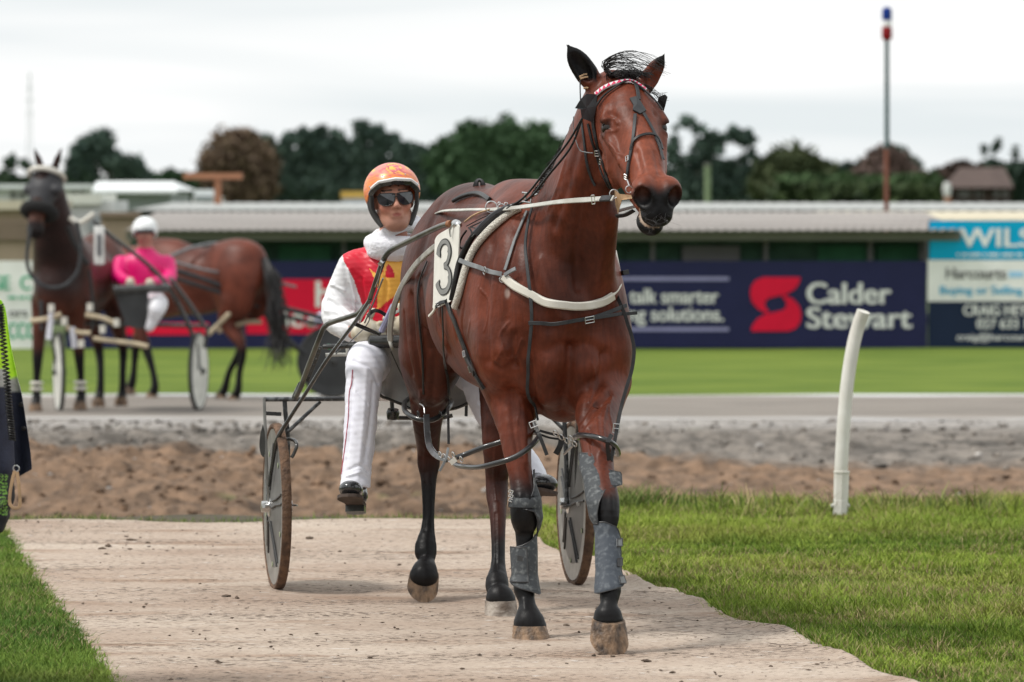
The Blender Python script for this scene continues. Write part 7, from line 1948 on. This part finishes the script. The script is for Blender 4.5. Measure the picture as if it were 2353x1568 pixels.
# driver A and driver C
def far_driver(label, hu, hv, d, jacket, helmet, arms, legs, torso, face=(.42, .22, .17), jcol2=None, goggles=True, hyaw=0):
    root = thing('person', label, 'person', W(hu, 900, d))
    s = PX(d); S = Sculpt(W(hu, hv, d) - [.75, .75, 1.35], W(hu, hv, d) + [.75, .5, .3], .011)
    S.ell(W(hu, hv + 28, d - .02), (.078, .09, .105), k=.02); S.cone(W(hu, hv + 50, d), .055, W(hu, hv + 75, d + .02), .06, .03); S.ell(W(hu, hv + 38, d - .105), (.012, .02, .014), k=.01)
    S.ell(W(torso[0], torso[1], d + .04), (.20, .12, .16), k=.05); S.ell(W(torso[0], torso[1] + 42, d + .04), (.17, .12, .18), k=.06)
    for L in arms + legs: S.chain([W(*p[:3]) for p in L], [p[3] for p in L], .04)
    V, Q = S.mesh(1); V = V + .006 * wob(V, 22)[:, None]; u, v = uv_of(V)
    c = np.tile(np.array(jacket), (len(V), 1)); c[v < hv + 62] = face
    if jcol2 is not None: m = wob(V, 11.0) > .75; c[m & (v > hv + 62)] = jcol2
    for L in legs:
        for a_, b_ in zip(L[:-1], L[1:]):
            A0, B0 = W(*a_[:3]), W(*b_[:3]); ba = B0 - A0; t = np.clip((V - A0) @ ba / (ba @ ba), 0, 1); dd = np.linalg.norm(V - A0 - t[:, None] * ba, axis=1); c[(dd < a_[3] + .035) & (v > torso[1] + 46)] = (.70, .70, .74)
    np_mesh('body', V, Q, M_JACK, root, col=c)
    b = MB(); cc_ = W(hu, hv + 22, d); 
    V, fs = [], []; n, m = 14, 32
    for i in range(n):
        for j in range(m):
            ph = 2 * math.pi * j / m; a_ = abs((ph + math.pi) % (2 * math.pi) - math.pi); lim = math.radians(np.interp(math.degrees(a_), [0, 50, 80, 180], [88, 92, 128, 118])); th = lim * i / (n - 1) + 1e-3
            V.append(cc_ + np.array([.115 * math.sin(th) * math.sin(ph), -.125 * math.sin(th) * math.cos(ph), .118 * math.cos(th)]))
    fs = [(i * m + j, i * m + (j + 1) % m, (i + 1) * m + (j + 1) % m, (i + 1) * m + j) for i in range(n - 1) for j in range(m)]
    b.add(V, fs); b.build('helmet', mat('helmet_%s' % helmet[0], base=helmet[1], rough=.3), root)
    if goggles:
        b = MB(); b.tube([W(hu - 20, hv + 25, d - .105), W(hu, hv + 24, d - .125), W(hu + 20, hv + 25, d - .105)], .018, 8); b.build('goggles', M_LENS, root)
    for L in arms: b = MB(); b.lathe(W(*L[-1][:3]) - [0, .03, 0], [(.01, -.04), (.045, -.02), (.045, .02), (.01, .04)], axis=(1, 0, 0), seg=12); b.build('glove', M_GLOVE, root)
    return root
far_driver('driver in bright pink jacket and white helmet on the left sulky', 333, 507, 41.9, (.70, .006, .16), ('white', (.78, .80, .80)),
    [[(278, 606, 41.95, .075), (272, 636, 41.8, .062), (300, 650, 41.5, .045)], [(384, 606, 41.95, .075), (388, 640, 41.8, .062), (345, 652, 41.5, .045)]],
    [[(300, 700, 41.9, .09), (302, 705, 41.55, .075), (300, 735, 41.5, .05)], [(355, 700, 41.9, .09), (362, 702, 41.35, .085), (350, 738, 41.3, .05), (344, 752, 41.3, .04)]],
    (332, 616), jcol2=(.10, .005, .03))
# horse B, walking to the left, with its sulky and driver C
oB = W(352, 600, 45.5); oB[2] = -.375
B_, QB, HB_, hlB = far_horse('horse', 'red-brown horse seen from behind its quarters, walking left behind the pink-clad driver', oB, -126,
    [(0, .12, 1.25, .20), (0, .40, 1.30, .15), (0, .62, 1.22, .12), (0, .74, 1.15, .10)], ((0, .76, 1.18), (0, 1.02, .66)),
    [leg4(-.13, .15, foot=(.22, 0), lift=.04), leg4(.13, .15, foot=(-.28, 0)), leg4(-.13, -1.12, foot=(.35, 0), hind=True), leg4(.13, -1.12, foot=(-.02, 0), hind=True)],
    [np.array((.140, .036, .020)), np.array((.070, .020, .013))])
hB = thing('harness', 'dark harness with steel studs across the back of the red-brown horse', 'harness', W(450, 600, 45))
ub([(390, 590, 44.9), (440, 570, 44.95), (500, 560, 45.0), (560, 574, 45.1), (575, 590, 45.2)], 4, M_WEB, 'back_strap', hB)
ub([(392, 600, 44.7), (480, 622, 44.7), (600, 640, 44.9), (680, 660, 45.1)], 3.2, M_WEB, 'rein', hB)
ub([(480, 768, 44.8), (520, 728, 44.7), (528, 720, 44.7)], 6, M_BUFF, 'hobble', hB); ub([(500, 762, 44.8), (560, 742, 44.8), (600, 740, 44.9)], 5.5, M_BUFF, 'hobble', hB)
sB = thing('sulky', 'sulky with a black disc wheel behind the red-brown horse', 'sulky', W(765, 910, 45.6))
for L, r in (([(392, 618, 44.6), (480, 646, 44.7), (590, 690, 44.8), (690, 718, 45.0), (760, 735, 45.2)], 6), ([(392, 636, 44.6), (480, 664, 44.7), (585, 700, 44.8), (650, 726, 45.0), (740, 745, 45.2)], 5), ([(586, 660, 44.9), (610, 720, 45.0), (660, 780, 45.1), (700, 812, 45.2)], 7), ([(560, 590, 45.1), (600, 600, 45.1), (630, 640, 45.1), (640, 690, 45.1)], 3)): ub(L, r, M_WEBD, 'shaft', sB)
M_WB = mat('wheel_black', base=(.035, .037, .038), rough=.5)
c = W(765, 828, 45.5); c[2] = -.355 + .345; wheel(c, sB, M_WT, M_WB, ax=np.array([math.sin(math.radians(12)), -math.cos(math.radians(12)), 0]), R=.345, ribs=False, hub=M_TUBE)
c = c + np.array([.2, 1.0, 0]); wheel(c, sB, M_WT, M_WB, ax=np.array([math.sin(math.radians(12)), -math.cos(math.radians(12)), 0]), R=.345, ribs=False, hub=M_TUBE)
far_driver('driver almost hidden behind the orange helmeted driver, pale sleeve showing', 868, 560, 46.0, (.55, .56, .70), ('dark', (.1, .1, .12)),
    [[(840, 655, 45.8, .07), (780, 710, 45.7, .06), (715, 742, 45.5, .055)]], [[(840, 770, 46.0, .10), (760, 775, 45.8, .08), (740, 805, 45.7, .06)]], (868, 660), goggles=False)

# ------------------------------------------------------------- person in hi-vis at the left edge
dH = 15.0
hv = thing('person', 'person in hi-vis yellow and navy jacket, cut off by the left edge', 'person', W(-150, 1560, dH) * [1, 1, 0])
def hp(u, v, d=dH): return W(u, v, d)
S = Sculpt(hp(-225, 700) - [.42, .35, 1.33], hp(-225, 700) + [.72, .32, .78], .009)
S.ell(hp(-245, 300), (.085, .10, .12), k=.02); S.cone(hp(-245, 380), .06, hp(-245, 440), .065, .03); S.ell(hp(-245, 560), (.21, .12, .2), k=.05); S.ell(hp(-245, 750), (.18, .12, .25), k=.05); S.ell(hp(-245, 930), (.18, .13, .14), k=.05)
for s in (-1, 1): S.chain([hp(-245 + s * 70, 950), hp(-245 + s * 75, 1200), hp(-245 + s * 78, 1520)], [.10, .075, .055], .04); S.ell(hp(-245 + s * 80, 1535, dH - .06), (.05, .13, .05), k=.03)
S.chain([hp(-130, 490), hp(-70, 640), hp(-36, 780), hp(-14, 930), hp(0, 1080)], [.070, .052, .046, .040, .034], .03)
hand(hp(8, 1150), (.1, 0, -1), (0, -1, 0), (1, 0, 0), S, 1.1)
V, Q = S.mesh(1); u, v = uv_of(V); c = np.tile(np.array((.02, .022, .045)), (len(V), 1)); c[v < 400] = (.5, .3, .22); c[v < 300] = (.04, .03, .02)
np_mesh('body', V, Q, M_JACK, hv, col=c)
HV_Y, HV_N, HV_G = np.array((.50, .86, .03)), np.array((.018, .022, .045)), np.array((.42, .42, .40))
S = Sculpt(hp(-225, 800) - [.35, .30, .75], hp(-225, 800) + [.52, .30, .62], .007)
S.ell(hp(-245, 560), (.24, .15, .22), k=.05); S.ell(hp(-245, 780), (.225, .16, .30), k=.08); S.ell(hp(-245, 980), (.22, .16, .20), k=.05)
S.chain([hp(-135, 490), hp(-78, 640), hp(-44, 740), hp(-30, 860), hp(-16, 960), hp(-2, 1072)], [.085, .072, .068, .064, .060, .052], .03)
V, Q = S.mesh(1); V = V + vnormals(V, Q) * (.006 * wob(V * [1, 1, .6], 17, 12))[:, None]; u, v = uv_of(V)
c = np.tile(HV_Y, (len(V), 1)); c[v > 880] = HV_N; c[((v > 850) & (v < 888))] = HV_G; c[(u > -95) & (v > 905 + u * .4)] = HV_N
np_mesh('jacket', V, Q, mat('workwear', rough=.75, attr=True, var=.12, vscale=50, bump=.3, bscale=200), hv, col=c)
# the coat edge that swings out beside the arm
R0 = spline([(2, 690), (12, 712), (19, 760), (26, 805), (40, 870), (49, 906), (60, 975), (68, 1030), (72, 1072), (71, 1080)], 50)
Lf = spline([(-30, 690), (-24, 720), (-16, 780), (-10, 830), (0, 880), (4, 906), (12, 975), (24, 1040), (38, 1092), (42, 1096)], 50)
V = []
for k in range(50):
    for i in range(10):
        t = i / 9; uu_, vv_ = Lf[k] * (1 - t) + R0[k] * t; V.append(hp(uu_, vv_, dH + .10 - .02 * t + .012 * math.sin(t * 5 + k * .15)))
V = np.array(V); n0 = len(V); Q = np.array([(k * 10 + i, k * 10 + i + 1, k * 10 + 11 + i, k * 10 + 10 + i) for k in range(49) for i in range(9)])
Vb = V + [0, .014, 0]; rim_ = [(k * 10 + 9, (k + 1) * 10 + 9, n0 + (k + 1) * 10 + 9, n0 + k * 10 + 9) for k in range(49)] + [(49 * 10 + i + 1, 49 * 10 + i, n0 + 490 + i, n0 + 490 + i + 1) for i in range(9)]
Q2 = np.concatenate([Q, Q[:, ::-1] + n0, np.array(rim_)]); VV = np.concatenate([V, Vb]); u, v = uv_of(VV)
c = np.tile(HV_Y, (len(VV), 1)); c[v > 903] = HV_N; c[(v > 868) & (v <= 903)] = HV_G
np_mesh('coat_edge', VV, Q2, bpy.data.materials['workwear'], hv, col=c)
for u_, v_ in ((60, 985), (54, 930)): b = MB(); b.lathe(hp(u_ - 6, v_, dH + .065), [(.001, .004), (.007, .003), (.008, 0)], axis=(0, -1, 0), seg=10); b.build('press_stud', M_LEATH, hv)
# coiled cord, tan strap, mesh glove
b = MB(); ax_ = spline([(0, 700), (6, 773), (16, 874), (22, 950), (28, 1012)], 700); t = np.linspace(0, 2 * math.pi * 44, 700)
P = np.array([hp(a + 7 * math.cos(q), v_ , dH - .10 + .009 * math.sin(q)) for (a, v_), q in zip(ax_, t)]); b.tube(P, .0028, 6); cd = b.build('coiled_cord', M_LEATH, label='black coiled cord hanging down the hi-vis jacket at the left edge', cat='cord')
b = MB(); P = [hp(u_, v_, dH - .09) for u_, v_ in ((34, 1082), (27, 1110), (22, 1150), (28, 1166), (38, 1168), (46, 1160), (44, 1120), (39, 1084))]
b.ribbon(spline(P, 40), (0, -1, 0), .010, .004); b.build('strap_loop', M_TAN, label='tan leather strap loop hanging from the hi-vis wearer\'s hand', cat='strap'); ring('snap_ring', 37, 1077, 7, bpy.data.objects['strap_loop'], d=dH - .09, rr=1.6)
S = Sculpt(hp(-40, 1240, dH) - [0, .12, .02], hp(50, 1080, dH) + [0, .12, .02], .005); hand(hp(6, 1150), (.12, 0, -1), (0, -1, 0), (1, 0, 0), S, 1.35); S.cone(hp(0, 1095), .042, hp(6, 1140), .038, .02)
V, Q = S.mesh(1); u, v = uv_of(V); c = np.tile(np.array((.012, .012, .014)), (len(V), 1)); m = (np.sin(u * 1.6) * np.sin(v * .9) > .2) & (v < 1185) & (u < 18); c[m] = (.20, .42, .06)
np_mesh('glove', V, Q, bpy.data.materials['workwear'], hv, col=c)
